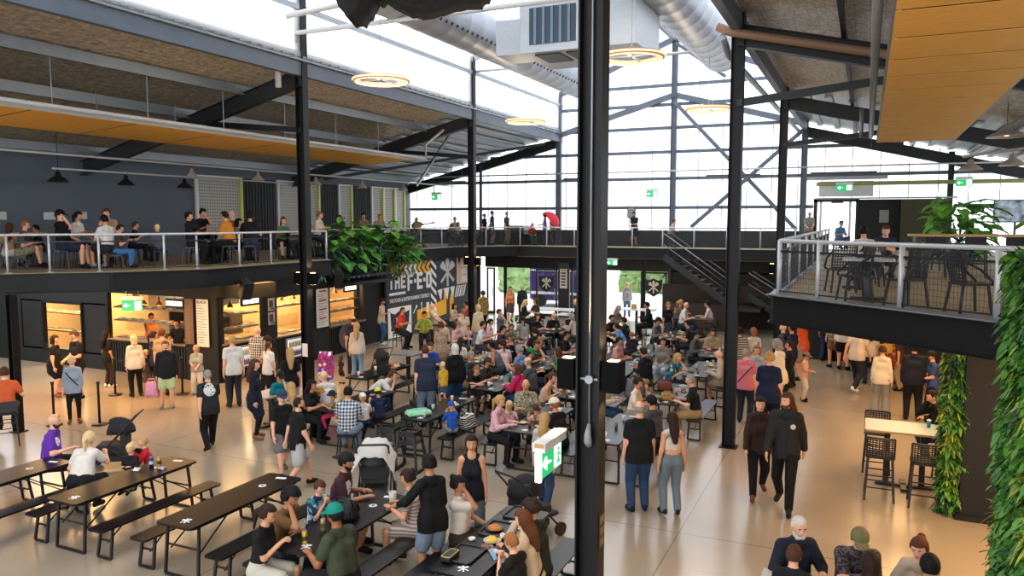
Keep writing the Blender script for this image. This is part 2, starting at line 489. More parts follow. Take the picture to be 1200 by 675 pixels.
# ------------------------------------------------------------------ skin, cloth
SKIN = [mat('skin_'+n, c, .5, spec=.35) for n, c in (('fair', 'e2a98b'), ('light', 'd09673'), ('olive', 'b87f5c'), ('tan', '97613f'), ('brown', '64402c'))]
LIP = mat('lips', 'a8574c', .45); EYE = mat('eye_white', 'e6e0da', .3); DARK = mat('iris_and_brow', '2a1c14', .4)
HAIRC = {n: mat('hair_'+n, c, .7, spec=.2, noise=.35, nscale=60) for n, c in
         (('black', '15110f'), ('dark', '2b1d15'), ('brown', '4a3020'), ('auburn', '58311f'), ('ginger', '8c5b38'), ('blond', 'b08a55'), ('fair', 'd3b583'), ('grey', '8b8681'), ('white', 'c9c4bd'))}
def pat_mat(name, kind, cols):
    if name in MATS: return MATS[name]
    m = mat(name, cols[0], .8); nt, N, L, b = nodes(m)
    tc = N.new('ShaderNodeTexCoord'); rp = N.new('ShaderNodeValToRGB'); el = rp.color_ramp.elements
    rp.color_ramp.interpolation = 'CONSTANT'
    if kind in ('stripe', 'vstripe'):
        t = N.new('ShaderNodeTexWave'); t.bands_direction = 'Z' if kind == 'stripe' else 'X'; t.inputs['Scale'].default_value = 7 if kind == 'stripe' else 9
        L.new(tc.outputs['Object'], t.inputs['Vector']); src = t.outputs['Fac']
    elif kind == 'plaid':
        t = N.new('ShaderNodeTexWave'); t.bands_direction = 'Z'; t.inputs['Scale'].default_value = 5
        t2 = N.new('ShaderNodeTexWave'); t2.bands_direction = 'X'; t2.inputs['Scale'].default_value = 5
        for q in (t, t2): L.new(tc.outputs['Object'], q.inputs['Vector'])
        ad = N.new('ShaderNodeMath'); ad.operation = 'ADD'; L.new(t.outputs['Fac'], ad.inputs[0]); L.new(t2.outputs['Fac'], ad.inputs[1])
        hf = N.new('ShaderNodeMath'); hf.operation = 'MULTIPLY'; hf.inputs[1].default_value = .5; L.new(ad.outputs[0], hf.inputs[0]); src = hf.outputs[0]
    elif kind == 'print':     # pale emblem on the back (y < 0) or front
        mp = N.new('ShaderNodeMapping'); mp.inputs['Location'].default_value = cols[2]; mp.inputs['Scale'].default_value = cols[3]
        L.new(tc.outputs['Object'], mp.inputs['Vector'])
        ln = N.new('ShaderNodeVectorMath'); ln.operation = 'LENGTH'; L.new(mp.outputs[0], ln.inputs[0])
        ns = N.new('ShaderNodeTexVoronoi'); ns.inputs['Scale'].default_value = 22; L.new(tc.outputs['Object'], ns.inputs['Vector'])
        lt = N.new('ShaderNodeMath'); lt.operation = 'LESS_THAN'; lt.inputs[1].default_value = 1; L.new(ln.outputs['Value'], lt.inputs[0])
        mu = N.new('ShaderNodeMath'); mu.operation = 'MULTIPLY'; L.new(lt.outputs[0], mu.inputs[0]); L.new(ns.outputs['Distance'], mu.inputs[1]); src = mu.outputs[0]
    else:
        t = N.new('ShaderNodeTexVoronoi' if kind in ('floral', 'leopard') else 'ShaderNodeTexNoise')
        t.inputs['Scale'].default_value = {'floral': 16, 'leopard': 30, 'camo': 14}[kind]
        L.new(tc.outputs['Object'], t.inputs['Vector'])
        if kind == 'floral':
            sp = N.new('ShaderNodeSeparateColor'); L.new(t.outputs['Color'], sp.inputs[0]); src = sp.outputs[0]
        else: src = t.outputs['Distance' if kind == 'leopard' else 'Fac']
    cs = cols if kind != 'print' else cols[:2]
    pos = {'print': [0, .3], 'leopard': [0, .38], 'camo': [0, .42, .52, .6], 'floral': [0, .35, .6, .8], 'plaid': [0, .35, .65], 'stripe': [0, .55], 'vstripe': [0, .6]}[kind]
    while len(el) < len(cs): el.new(.9)
    for i, c in enumerate(cs): el[i].position = pos[i]; el[i].color = hexc(c)
    L.new(src, rp.inputs[0]); L.new(rp.outputs[0], b.inputs['Base Color'])
    return m
def cloth(c):
    if c in MATS: return MATS[c]
    if '/' in c:      # pattern: kind/hex/hex...
        p = c.split('/'); return pat_mat(c, p[0], p[1:])
    if c == 'tee_back_print': return pat_mat(c, 'print', ['101013', 'c9c6c2', (0, 1.0, -7.4), (7.2, 7, 5.8)])
    if c == 'jacket_badge': return pat_mat(c, 'print', ['0e0e10', 'c2b8ae', (2.76, -2.1, -31.6), (23, 14, 23)])
    if c == 'polo_badges': return pat_mat(c, 'print', ['5a2299', 'e4dcee', (-.55, -1.5, -11.6), (11, 11, 13.0)])
    if c == 'print_jersey': return pat_mat(c, 'print', ['3a1420', 'd8d0cc', (0, -1.1, -8.8), (7, 7, 10)])
    return mat(c, c, .82, spec=.25, noise=.12, nscale=9, bump=.25, bscale=26)

# ------------------------------------------------------------------ one person
def rot_head(J):
    return Matrix.Rotation(J['hyaw'], 4, 'Z') @ Matrix.Rotation(-J['hpitch'], 4, 'X')
def body_prims(J, fem, fat, inf=0., leg=True, arm=True):
    k = J['k']; hs = J['hs']; pr = []
    pel, ch, nk = J['pel'], J['chest'], J['neck']
    rx = nrm(J['shR']-J['shL']); u2 = J['u2']; px = V3(1, 0, 0)
    kk = .05*k
    tw_, hw = (.056 if fem else .070)*k, (.080 if fem else .072)*k
    rc, rw, rp = (.080 if fem else .090)*k*fat, (.074 if fem else .086)*k*fat**1.5, (.100 if fem else .094)*k*fat
    waist = (pel+ch)/2+V3(0, .012*k*(fat-.9)*4, 0)
    for s in (-1, 1):
        a, b, c = ch+rx*s*tw_+u2*.03*k, waist+(rx+px)/2*s*.05*k*fat, pel+px*s*hw
        pr.append((a, b, rc+inf, rw+inf, kk)); pr.append((b, c, rw+inf, rp+inf, kk))
    mid = J['neck']-u2*.01*k
    for n in 'RL': pr.append((mid, J['sh'+n], .050*k+inf*.45, .050*k+inf*.7, .03*k))
    if fem:
        fw = np.cross(u2, rx)
        for s in (-1, 1): pr.append((ch+rx*s*.062*k+fw*.07*k, ch+rx*s*.062*k+fw*.075*k-u2*.02*k, .055*k+inf, .055*k+inf, kk))
    return pr
def waist_prims(J, fem, fat, inf):
    k = J['k']; q = body_prims(J, fem, fat, inf); out = []
    for i in (1, 3):
        b, c, rw, rp, kk = q[i]; out.append((b+(c-b)*.45, c, rw*.55+rp*.45, rp, kk))
    return out
def limb(J, n, part, k, fat, inf=0.):
    f = .5+.5*fat
    if part == 'ua': return (J['sh'+n], J['el'+n], .052*k*f+inf, .041*k*f+inf, .03*k)
    if part == 'fa': return (J['el'+n], J['ha'+n], .041*k*f+inf, .028*k+inf, .012*k)
    if part == 'th': return (J['hip'+n], J['kn'+n], .088*k*fat+inf, .057*k*f+inf, .03*k)
    if part == 'sh': return (J['kn'+n], J['an'+n], .056*k*f+inf, .038*k+inf, .015*k)
def person(name, label, x, y, z, rz, J, fem=False, top=('tee', '222222'), bot=('pants', '20242c'), hair=('short', 'brown'), hat=None,
           skin=1, fat=1., shoe='1a1a1a', vs=.024, detail=False, group=None, beard=None, extra=()):
    k, hs = J['k'], J['hs']; tt, tc = top; bt, bc = bot
    heavy = .0
    # ---- skin: torso, limbs, neck in one surface; head and hands continue it
    pr = body_prims(J, fem, fat)
    pr.append((J['neck']-J['u2']*.03*k, J['head']-(J['head']-J['neck'])*.25, .056*k, .052*hs, .03*k))
    for n in 'RL':
        pr += [limb(J, n, q, k, fat) for q in ('ua', 'fa', 'th', 'sh')]
        pr.append((J['an'+n], J['an'+n]+J['toe'+n]*.12*k-V3(0, 0, .045*k), .036*k, .028*k, .02*k))
    fn, lo, hi = blend(pr); Vb, Fb = surface_nets(fn, lo, hi, vs)
    HV, HF, HM = HEADS[detail]
    R = np.array(rot_head(J).to_3x3())
    Vh = (HV*hs)@R.T+J['head']
    V = [Vb, Vh]; F = Fb.tolist(); n0 = len(Vb); F += [[i+n0 for i in f] for f in HF]; MI = [0]*len(Fb)+list(HM); n0 += len(Vh)
    for n in 'RL':
        hv, hf = HANDS['curl' if J['kind'] in ('hd', 'ph', 'se', 'sp', 'cr', 'pk', 'sm', 'sh', 'ap') else 'open']
        d = nrm(J['ha'+n]-J['el'+n])
        sgn = 1 if n == 'R' else -1
        hang = d[2] < -.75
        palm = V3(-sgn, 0, 0) if hang else V3(0, -.2, -1) if abs(d[2]) < .75 else V3(0, -1, 0)
        palm = nrm(palm-d*np.dot(palm, d)); th = np.cross(palm, d)
        want = V3(0, 1, .2) if hang else V3(-sgn, 0, .3)
        sx = 1 if np.dot(th, want) >= 0 else -1
        Mx = np.stack([th*sx, palm, d], 1)
        hvk = (hv*k*.98)@Mx.T+J['ha'+n]
        ff = [[i+n0 for i in (f if sx > 0 else f[::-1])] for f in hf]
        V.append(hvk); F += ff; MI += [0]*len(ff); n0 += len(hvk)
    me = npmesh('body', np.concatenate(V), F, [SKIN[skin], LIP, EYE, DARK], MI)
    P = obj('person', me, loc=(x, y, z), rot=(0, 0, rz)); tag(P, label, 'person', group)
    def child(nm, m, mt): return obj(nm, m, mt, P)
    # ---- lower garment
    hem = J['pel']-V3(0, 0, .1*k)
    if bt in ('pants', 'jeans', 'leggings', 'shorts', 'wide'):
        inf = {'pants': .021, 'jeans': .019, 'leggings': .006, 'shorts': .026, 'wide': .03}[bt]*k
        pp = waist_prims(J, fem, fat, inf*.7); cuts = []
        for n in 'RL':
            a, b = J['hip'+n], J['kn'+n]
            if bt == 'shorts':
                e = a+(b-a)*.80; pp.append((a, e, .088*k*fat+inf, .074*k*fat+inf, .03*k))
            else:
                pp.append(limb(J, n, 'th', k, fat, inf))
                q = list(limb(J, n, 'sh', k, fat, inf)); q[1] = q[0]+(q[1]-q[0])*(.97 if bt != 'leggings' else .93); q[3] = q[3]+(.03*k if bt == 'wide' else .006*k if bt == 'jeans' else 0); pp.append(tuple(q))
        child({'shorts': 'shorts', 'jeans': 'jeans', 'leggings': 'leggings'}.get(bt, 'trousers'), to_mesh_nets('lower', pp, vs, cuts), cloth(bc))
    if bt in ('skirt', 'longskirt') or tt == 'dress':
        c = bc if bt in ('skirt', 'longskirt') else tc
        f = .75 if bt != 'longskirt' else 1.5
        pp = waist_prims(J, fem, fat, .016*k)
        for n in 'RL':
            a, b = J['hip'+n], J['kn'+n]
            pp.append((a, a+(b-a)*min(f, 1), .10*k*fat, .095*k, .10*k))
            if f > 1: pp.append((b, b+(J['an'+n]-b)*(f-1)*1.7, .095*k, .12*k, .1*k))
        m1 = J['kn'+'R']*.5+J['kn'+'L']*.5
        pp.append((J['pel'], J['pel']+(m1-J['pel'])*min(f, 1), .10*k, .09*k, .10*k))
        if tt != 'dress': child('skirt', to_mesh_nets('skirt', pp, vs), cloth(c))
        else: dress = pp
    # ---- upper garment
    if tt != 'none':
        slv = {'tee': .62, 'polo': .62, 'shirt': .7, 'long': 1.93, 'jumper': 1.93, 'jacket': 1.95, 'tank': 0, 'crop': 0, 'dress': .5, 'dresslong': 1.9, 'threeq': 1.5, 'hivis': 0, 'oversize': .9}[tt]
        inf = {'tee': .013, 'polo': .015, 'shirt': .018, 'long': .013, 'jumper': .019, 'jacket': .024, 'tank': .014, 'crop': .011, 'dress': .016, 'dresslong': .018, 'threeq': .016, 'hivis': .022, 'oversize': .028}[tt]*k
        pp = body_prims(J, fem, fat, inf); cuts = []
        if tt == 'crop': cuts.append((J['chest']-J['u2']*.10*k, -J['u2']))
        elif tt in ('tank', 'hivis'):
            pp = pp[:4]+pp[6:]
            for s, n in ((1, 'R'), (-1, 'L')):
                q = J['sh'+n]*.55+J['neck']*.45; pp.append((q+J['u2']*.012*k, J['chest']*.6+q*.4, .047*k+inf*.6, .080*k, .03*k)); pp.append((q*.5+J['chest']*.5, J['chest'], .08*k, .085*k, .04*k))
        if tt not in ('crop',):
            if J['kind'] in SITS: cuts.append((J['pel']-V3(0, 0, .075*k), V3(0, 0, -1)))
            else:
                L = .13 if tt != 'jacket' else .16
                for s in (-1, 1): pp.append((J['pel']+V3(s*.072*k, 0, .05*k), J['pel']+V3(s*.076*k, 0, -.16*k), (.108 if fem else .103)*k*fat+inf, (.112 if fem else .106)*k*fat+inf+.006, .05*k))
                cuts.append((J['pel']-V3(0, 0, L*k), V3(0, 0, -1)))
        sl = []
        for n in 'RL':
            if slv > 0:
                a, b, c = J['sh'+n], J['el'+n], J['ha'+n]; i2 = inf*1.0+(.008*k if tt in ('tee', 'polo', 'oversize') else 0)
                e = a+(b-a)*min(1, slv)
                pp.append((a, e, .054*k*(.5+.5*fat)+i2*.8, .046*k*(.5+.5*fat)+i2, .03*k))
                if slv > 1: pp.append((b, b+(c-b)*(slv-1), .044*k+i2*.8, .033*k+i2*.8, .012*k))
        if tt not in ('tank', 'hivis', 'crop'): pp.append((J['neck']-J['u2']*.06*k, J['neck']-J['u2']*.012*k, .068*k+inf*.5, .062*k+inf*.4, .02*k))
        if tt in ('jumper', 'jacket', 'long', 'dresslong'):
            pp.append((J['neck']-J['u2']*.02*k, J['neck']+J['u2']*.022*k, .062*k+inf*.4, .058*k+inf*.3, .02*k))
        if tt in ('dress', 'dresslong'):
            if tt == 'dress': pp += dress[2:]; cuts = []
            else:
                for n in 'RL': pp.append((J['hip'+n], J['hip'+n]+(J['kn'+n]-J['hip'+n])*.9, .10*k*fat, .1*k, .1*k))
                cuts = []
        nmt = {'tee': 't_shirt', 'polo': 'polo_shirt', 'shirt': 'shirt', 'long': 'long_sleeve_top', 'jumper': 'jumper', 'jacket': 'jacket', 'tank': 'tank_top', 'crop': 'crop_top', 'dress': 'dress', 'dresslong': 'dress', 'threeq': 'blouse', 'hivis': 'safety_vest', 'oversize': 't_shirt'}[tt]
        child(nmt, to_mesh_nets('upper', pp, vs, cuts), cloth(tc))
    # ---- hair, hat, beard, shoes
    T = Matrix.Translation(J['head']) @ rot_head(J) @ Matrix.Diagonal((hs, hs, hs, 1))
    def worn(kind, m, nm):
        if (kind, m.name) not in HAIRME:
            Vn, Fn = HAIRT[kind]; HAIRME[(kind, m.name)] = npmesh(nm, Vn, Fn, [m])
        o = obj(nm, HAIRME[(kind, m.name)], None, P); o.matrix_local = T if kind not in ('long', 'pony', 'bob') else T @ Matrix.Rotation(J['hpitch']*.55, 4, 'X'); return o
    if hair and hair[0] in HAIRT: worn(hair[0], HAIRC[hair[1]], 'hair')
    if hat: worn(hat[0], cloth(hat[1]), {'capback': 'cap', 'beanie': 'beanie', 'bucket': 'bucket_hat'}.get(hat[0], hat[0]))
    if beard:
        if 'beard'+beard not in HAIRME:
            pr = [(V3(-.055, .02, -.055), V3(-.03, .062, -.092), .020, .024, .02), (V3(.055, .02, -.055), V3(.03, .062, -.092), .020, .024, .02), (V3(-.03, .064, -.094), V3(.03, .064, -.094), .024, .024, .02), (V3(-.022, .083, -.048), V3(.022, .083, -.048), .009, .009, .01)]
            HAIRME['beard'+beard] = to_mesh_nets('beard', pr, .010); HAIRME['beard'+beard].materials.append(HAIRC[beard])
        o = obj('beard', HAIRME['beard'+beard], None, P); o.matrix_local = T
    if shoe:
        for n in 'RL':
            if shoe not in SHOEME: SHOEME[shoe] = npmesh('shoe', SHOEV, SHOEF, [cloth(shoe)])
            o = obj('shoe', SHOEME[shoe], None, P)
            t = J['toe'+n]; rzz = math.atan2(-t[0], t[1]); pt = math.asin(max(-1, min(1, t[2])))
            o.matrix_local = Matrix.Translation(J['an'+n]) @ Matrix.Rotation(rzz, 4, 'Z') @ Matrix.Rotation(pt, 4, 'X') @ Matrix.Diagonal((k, k, k, 1))
    if 'glasses' in extra or 'sunglasses' in extra:
        bm = BM()
        up = .075 if 'sunglasses' in extra else 0
        for s in (-1, 1):
            c = Vector((s*.031, .094-up*.35, .006+up)); tube(bm, [c+Vector((math.cos(t)*.019, 0, math.sin(t)*.014)) for t in [2*PI*i/10 for i in range(10)]], .0025, 5, closed=True)
            bar(bm, (s*.05, .09-up*.35, .01+up), (s*.079, -.01-up*.3, .008+up), .003)
        bar(bm, (-.012, .095-up*.35, .008+up), (.012, .095-up*.35, .008+up), .003)
        o = obj('glasses', bm, mat('spectacle_frame', '141414', .3), P); o.matrix_local = T
    if 'strap' in extra:
        bm = BM(); k_ = k; c0, c1 = J['chest'], J['pel']
        pts = []
        for i in range(16):
            t = 2*PI*i/16
            cc = (c0*.62+c1*.38)+V3(math.cos(t)*.165*fat, 0, math.cos(t)*.22)*k
            pts.append(cc+V3(0, math.sin(t)*.155*fat*k, .03)+ (J['u2']-V3(0, 0, 1))*math.cos(t)*.18)
        tube(bm, pts, .012, 5, closed=True); obj('bag_strap', bm, cloth('151515'), P)
    return P

# ------------------------------------------------------------------ materials of the place
BLACK = mat('black_painted_steel', '0e0e10', .45, noise=.2, nscale=3)
STEEL = mat('blue_grey_steel', '545d69', .5, noise=.2, nscale=2)
DSTEEL = mat('dark_steel', '101114', .5)
GALV = mat('galvanised_steel', '8d949b', .42, .55, noise=.15, nscale=4)
WHITEPIPE = mat('white_pipe', 'b9b9b8', .5)
RAILM = mat('brushed_rail', 'c6c9cc', .38, .3)
WALLDK = mat('charcoal_wall', '5f6873', .7, noise=.12, nscale=.6)
BLKWALL = mat('black_wall', '0b0b0c', .7)
WHITE = mat('white_paint', 'e8e6e1', .5)
PLY = mat('gold_plywood', 'c48a2c', .55)
TIMBER = mat('pale_timber', 'b98d57', .5, noise=.15, nscale=6)
def plywood():
    nt, N, L, b = nodes(PLY); tc = N.new('ShaderNodeTexCoord'); mp = N.new('ShaderNodeMapping'); mp.inputs['Scale'].default_value = (1.2, 14, 6)
    n = N.new('ShaderNodeTexNoise'); n.inputs['Scale'].default_value = 2.5; n.inputs['Detail'].default_value = 6
    r = N.new('ShaderNodeValToRGB'); r.color_ramp.elements[0].color = hexc('d8972e'); r.color_ramp.elements[1].color = hexc('edb24a')
    r.color_ramp.elements[0].position = .3; r.color_ramp.elements[1].position = .7
    L.new(tc.outputs['Object'], mp.inputs[0]); L.new(mp.outputs[0], n.inputs['Vector']); L.new(n.outputs['Fac'], r.inputs[0]); L.new(r.outputs[0], b.inputs['Base Color'])
plywood()
def translucent(name, tr, tint=(.97, .98, 1)):
    m = bpy.data.materials.new(name); m.use_nodes = True; nt = m.node_tree; N = nt.nodes; L = nt.links
    N.remove(N['Principled BSDF']); out = N['Material Output']
    a = N.new('ShaderNodeBsdfTransparent'); a.inputs[0].default_value = tint+(1,)
    t = N.new('ShaderNodeBsdfTranslucent'); t.inputs[0].default_value = tint+(1,)
    d = N.new('ShaderNodeBsdfDiffuse'); d.inputs[0].default_value = (.8, .82, .84, 1)
    m1 = N.new('ShaderNodeMixShader'); m1.inputs[0].default_value = .35; L.new(t.outputs[0], m1.inputs[1]); L.new(d.outputs[0], m1.inputs[2])
    m2 = N.new('ShaderNodeMixShader'); m2.inputs[0].default_value = tr; L.new(m1.outputs[0], m2.inputs[1]); L.new(a.outputs[0], m2.inputs[2])
    L.new(m2.outputs[0], out.inputs[0]); return m
POLY = translucent('translucent_polycarbonate', .62)
def glassmat():
    m = bpy.data.materials.new('clear_glass'); m.use_nodes = True; nt = m.node_tree; N = nt.nodes; L = nt.links
    N.remove(N['Principled BSDF']); out = N['Material Output']
    a = N.new('ShaderNodeBsdfTransparent'); a.inputs[0].default_value = (.9, .93, .93, 1)
    g = N.new('ShaderNodeBsdfGlossy'); g.inputs['Roughness'].default_value = .03
    x = N.new('ShaderNodeMixShader'); x.inputs[0].default_value = .07; L.new(a.outputs[0], x.inputs[1]); L.new(g.outputs[0], x.inputs[2]); L.new(x.outputs[0], out.inputs[0]); return m
GLASS = glassmat()
def meshmat():
    """woven black wire mesh: see-through squares"""
    m = bpy.data.materials.new('black_mesh_infill'); m.use_nodes = True; nt, N, L, b = nodes(m); out = N['Material Output']
    b.inputs['Base Color'].default_value = hexc('17181a'); b.inputs['Roughness'].default_value = .5
    a = N.new('ShaderNodeBsdfTransparent'); x = N.new('ShaderNodeMixShader'); x.inputs[0].default_value = .60
    L.new(a.outputs[0], x.inputs[1]); L.new(b.outputs[0], x.inputs[2]); L.new(x.outputs[0], out.inputs[0]); return m
SCREEN = meshmat()
def floormat():
    m = mat('polished_concrete', 'b3a48e', .21, spec=.95); nt, N, L, b = nodes(m)
    tc = N.new('ShaderNodeTexCoord'); n = N.new('ShaderNodeTexNoise'); n.inputs['Scale'].default_value = .4; n.inputs['Detail'].default_value = 3
    L.new(tc.outputs['Object'], n.inputs['Vector'])
    r = N.new('ShaderNodeValToRGB'); e = r.color_ramp.elements; e[0].position = .2; e[0].color = hexc('9d8c77'); e[1].position = .8; e[1].color = hexc('b3a28b')
    L.new(n.outputs['Fac'], r.inputs[0])
    n2 = N.new('ShaderNodeTexNoise'); n2.inputs['Scale'].default_value = 60; L.new(tc.outputs['Object'], n2.inputs['Vector'])
    mx = N.new('ShaderNodeMix'); mx.data_type = 'RGBA'; mx.blend_type = 'MULTIPLY'; mx.inputs[0].default_value = .25
    L.new(r.outputs[0], mx.inputs[6]); L.new(n2.outputs['Fac'], mx.inputs[7])
    # saw-cut joints every 5.36 m in X and 9 m in Y
    sp = N.new('ShaderNodeSeparateXYZ'); L.new(tc.outputs['Object'], sp.inputs[0]); facs = []
    for ax, off, per in (('X', 2.36+53.6, 5.36), ('Y', -2.0+90, 9.0)):
        ad = N.new('ShaderNodeMath'); ad.inputs[1].default_value = off; L.new(sp.outputs[ax], ad.inputs[0])
        md = N.new('ShaderNodeMath'); md.operation = 'MODULO'; md.inputs[1].default_value = per; L.new(ad.outputs[0], md.inputs[0])
        lt = N.new('ShaderNodeMath'); lt.operation = 'LESS_THAN'; lt.inputs[1].default_value = .016; L.new(md.outputs[0], lt.inputs[0]); facs.append(lt)
    mxm = N.new('ShaderNodeMath'); mxm.operation = 'MAXIMUM'; L.new(facs[0].outputs[0], mxm.inputs[0]); L.new(facs[1].outputs[0], mxm.inputs[1])
    m2 = N.new('ShaderNodeMix'); m2.data_type = 'RGBA'; L.new(mxm.outputs[0], m2.inputs[0]); L.new(mx.outputs[2], m2.inputs[6]); m2.inputs[7].default_value = hexc('6b6154')
    L.new(m2.outputs[2], b.inputs['Base Color'])
    return m
FLOOR = floormat()
def foilmat():
    """crinkled foil insulation held by wire netting: quilted squares"""
    m = mat('foil_faced_insulation', '8a7458', .36, .22); nt, N, L, b = nodes(m)
    tc = N.new('ShaderNodeTexCoord'); mp = N.new('ShaderNodeMapping'); mp.inputs['Scale'].default_value = (3, 1.6, 2); L.new(tc.outputs['Object'], mp.inputs[0])
    n = N.new('ShaderNodeTexNoise'); n.inputs['Scale'].default_value = 3.6; n.inputs['Detail'].default_value = 6; n.inputs['Roughness'].default_value = .7; L.new(mp.outputs[0], n.inputs['Vector'])
    v = N.new('ShaderNodeTexBrick'); v.inputs['Scale'].default_value = 3.2; v.offset = 0; v.inputs['Mortar Size'].default_value = .03; v.inputs['Mortar Smooth'].default_value = 1; v.inputs['Brick Width'].default_value = .5; v.inputs['Row Height'].default_value = .5
    v.inputs['Color1'].default_value = v.inputs['Color2'].default_value = (1, 1, 1, 1); v.inputs['Mortar'].default_value = (.45, .42, .4, 1); L.new(tc.outputs['Object'], v.inputs['Vector'])
    r = N.new('ShaderNodeValToRGB'); e = r.color_ramp.elements; e[0].position = .3; e[0].color = hexc('85715a'); e[1].position = .72; e[1].color = hexc('f2dfc0')
    mx = N.new('ShaderNodeMix'); mx.data_type = 'RGBA'; mx.blend_type = 'MULTIPLY'; mx.inputs[0].default_value = .8
    L.new(n.outputs['Fac'], r.inputs[0]); L.new(r.outputs[0], mx.inputs[6]); L.new(v.outputs['Color'], mx.inputs[7]); L.new(mx.outputs[2], b.inputs['Base Color'])
    bp = N.new('ShaderNodeBump'); bp.inputs['Strength'].default_value = 1; bp.inputs['Distance'].default_value = .10; L.new(n.outputs['Fac'], bp.inputs['Height']); L.new(bp.outputs[0], b.inputs['Normal'])
    return m
FOIL = foilmat()
def struct(name, bm, m, parent=None, label=None):
    o = obj(name, bm, m, parent)
    if parent is None: o['kind'] = 'structure'
    if label: o['label'] = label
    return o
D = 3.43                      # height of the mezzanine deck
ROWL, ROWR, MID = -13.1, -2.39, -7.75
BAYS = (-2.0, 7.04, 15.75, 25.0, 34.0)
def zl(x): return 8.6-.246*(ROWL-x) if x < MID else 8.6-.246*(x-ROWR)   # underside of the aisle roofs
# ------------------------------------------------------------------ ground, walls
bm = BM(); box(bm, (-11, 13.5, -.1), (37, 41, .2)); struct('floor', bm, FLOOR)
bm = BM(); box(bm, (-9.5, 52, -.06), (120, 36, .1)); struct('ground', bm, mat('pale_paving', 'd8d5d0', .8, noise=.1), None)
bm = BM(); box(bm, (-21.5, 7.5, 4.9), (.2, 53, 3.4)); struct('wall_left', bm, WALLDK)
bm = BM(); box(bm, (-28, 7.5, 1.55), (.2, 53, 3.1)); struct('wall_left_lower', bm, BLKWALL)
bm = BM(); box(bm, (-11.7, 33.9, 3.79), (19.3, .06, .72))
for i in range(120): box(bm, (-21.2+.16*i, 33.86, 3.79), (.05, .03, .72))
struct('wall_back_dado', bm, mat('dado_black', '17181a', .6))
bm = BM(); box(bm, (7.6, 14, 1.7), (.2, 40, 3.4)); struct('wall_right', bm, BLKWALL)
# far gable of translucent sheets, with vertical sheet joints
bm = BM()
def gable_poly(z0):
    return [(-21.4, z0), (7.5, z0), (7.5, zl(7.5)), (ROWR, 8.6), (ROWR, 10.45), (MID, 12.5), (ROWL, 10.45), (ROWL, 8.6), (-21.4, zl(-21.4))]
MXZ = Matrix(((1, 0, 0, 0), (0, 0, -1, 34.06), (0, 1, 0, 0), (0, 0, 0, 1)))
def wallpoly(name, poly, m, y=34.06, t=.03, kind=True):
    b_ = BM(); prism(b_, poly, 0, t, Matrix(((1, 0, 0, 0), (0, 0, -1, y), (0, 1, 0, 0), (0, 0, 0, 1))))
    return struct(name, b_, m) if kind else obj(name, b_, m)
# sheets leave room for the balcony doorway (X -1.9..-0.4) and its black side wall
wallpoly('wall_back', [(-21.4, 3.0), (-1.95, 3.0), (-1.95, 5.45), (3.0, 5.45), (3.0, 3.0), (7.5, 3.0), (7.5, zl(7.5)), (ROWR, 8.6), (ROWR, 10.45), (MID, 12.5), (ROWL, 10.45), (ROWL, 8.6), (-21.4, zl(-21.4))], POLY)
JOINT = mat('sheet_joint', 'a9adb2', .5)
def roofz(x):
    if x < ROWL or x > ROWR: return zl(x)
    return 12.5-abs(x-MID)*(2.05/5.36)
t = thing('sheet_joints', 'thin grey vertical joints of the white gable sheets', 'joint', (0, 34, 0)); t['kind'] = 'structure'
bm = BM()
x = -21.0
while x < 7.4:
    z0 = D if not (-1.95 < x < 3) else 5.5
    bar(bm, (x, 34.0, z0), (x, 34.0, roofz(x)-.05), .035, .03); x += 1.02
o = obj('joint_strips', bm, JOINT, t); o.matrix_parent_inverse = Matrix.Translation((0, -34, 0))
# gable steelwork
def steel(name, label, segs, m, w=.14, h=.2, cat='beam', group=None):
    b_ = BM()
    for a, b in segs: bar(b_, a, b, w, h)
    o = obj(name, b_, m); tag(o, label, cat, group); o['kind'] = 'structure'; return o
YG = 33.82
for i, (z, side) in enumerate(((10.45, 1), (9.62, 1), (8.62, 0), (7.58, 0), (6.42, 0), (5.15, 0))):
    x0 = -21.3; x1 = 7.4
    if z > 8.6: x0, x1 = ROWL, ROWR
    else:
        while zl(x0) < z+.1: x0 += .2
        while zl(x1) < z+.1: x1 -= .2
    if z > 8: x0, x1 = ROWL, ROWR
    if abs(z-5.15) < .01:
        steel('gable_girt', 'lowest grey girt of the left and middle gable', [((x0, YG, z), (-2.0, YG, z))], STEEL, .1, .14, 'girt')
        steel('gable_girt', 'grey girt behind the television at the right of the gable', [((3.0, YG, z), (7.4, YG, z))], STEEL, .1, .14, 'girt'); continue
    steel('gable_girt', ['topmost', 'second', 'third', 'fourth', 'fifth'][i]+' grey girt from the top of the white gable wall', [((x0, YG, z), (x1, YG, z))], STEEL, .1, .14, 'girt')
steel('gable_rafter', 'grey sloping chord from left gable column up to middle column', [((ROWL, YG-.1, 8.5), (MID, YG-.1, 10.0))], STEEL, .14, .24)
steel('gable_rafter', 'grey sloping chord from middle gable column down to right column', [((MID, YG-.1, 10.0), (ROWR, YG-.1, 8.5))], STEEL, .14, .24)
steel('gable_rafter', 'grey rafter on the left of the raised roof peak', [((ROWL, YG-.1, 10.35), (MID, YG-.1, 12.4))], STEEL, .14, .24)
steel('gable_rafter', 'grey rafter on the right of the raised roof peak', [((MID, YG-.1, 12.4), (ROWR, YG-.1, 10.35))], STEEL, .14, .24)
steel('gable_brace', 'diagonal brace falling right from the middle gable column', [((MID, YG-.2, 9.7), (-2.6, YG-.2, 4.2))], STEEL, .09, .16, 'brace')
steel('gable_brace', 'diagonal brace rising right up to the right gable column', [((-6.9, YG-.28, 4.3), (ROWR, YG-.28, 8.3))], STEEL, .09, .16, 'brace')
steel('gable_brace', 'short brace hung under the right slope of the roof peak', [((MID, YG-.2, 12.2), (-5.6, YG-.2, 10.6))], STEEL, .09, .14, 'brace')
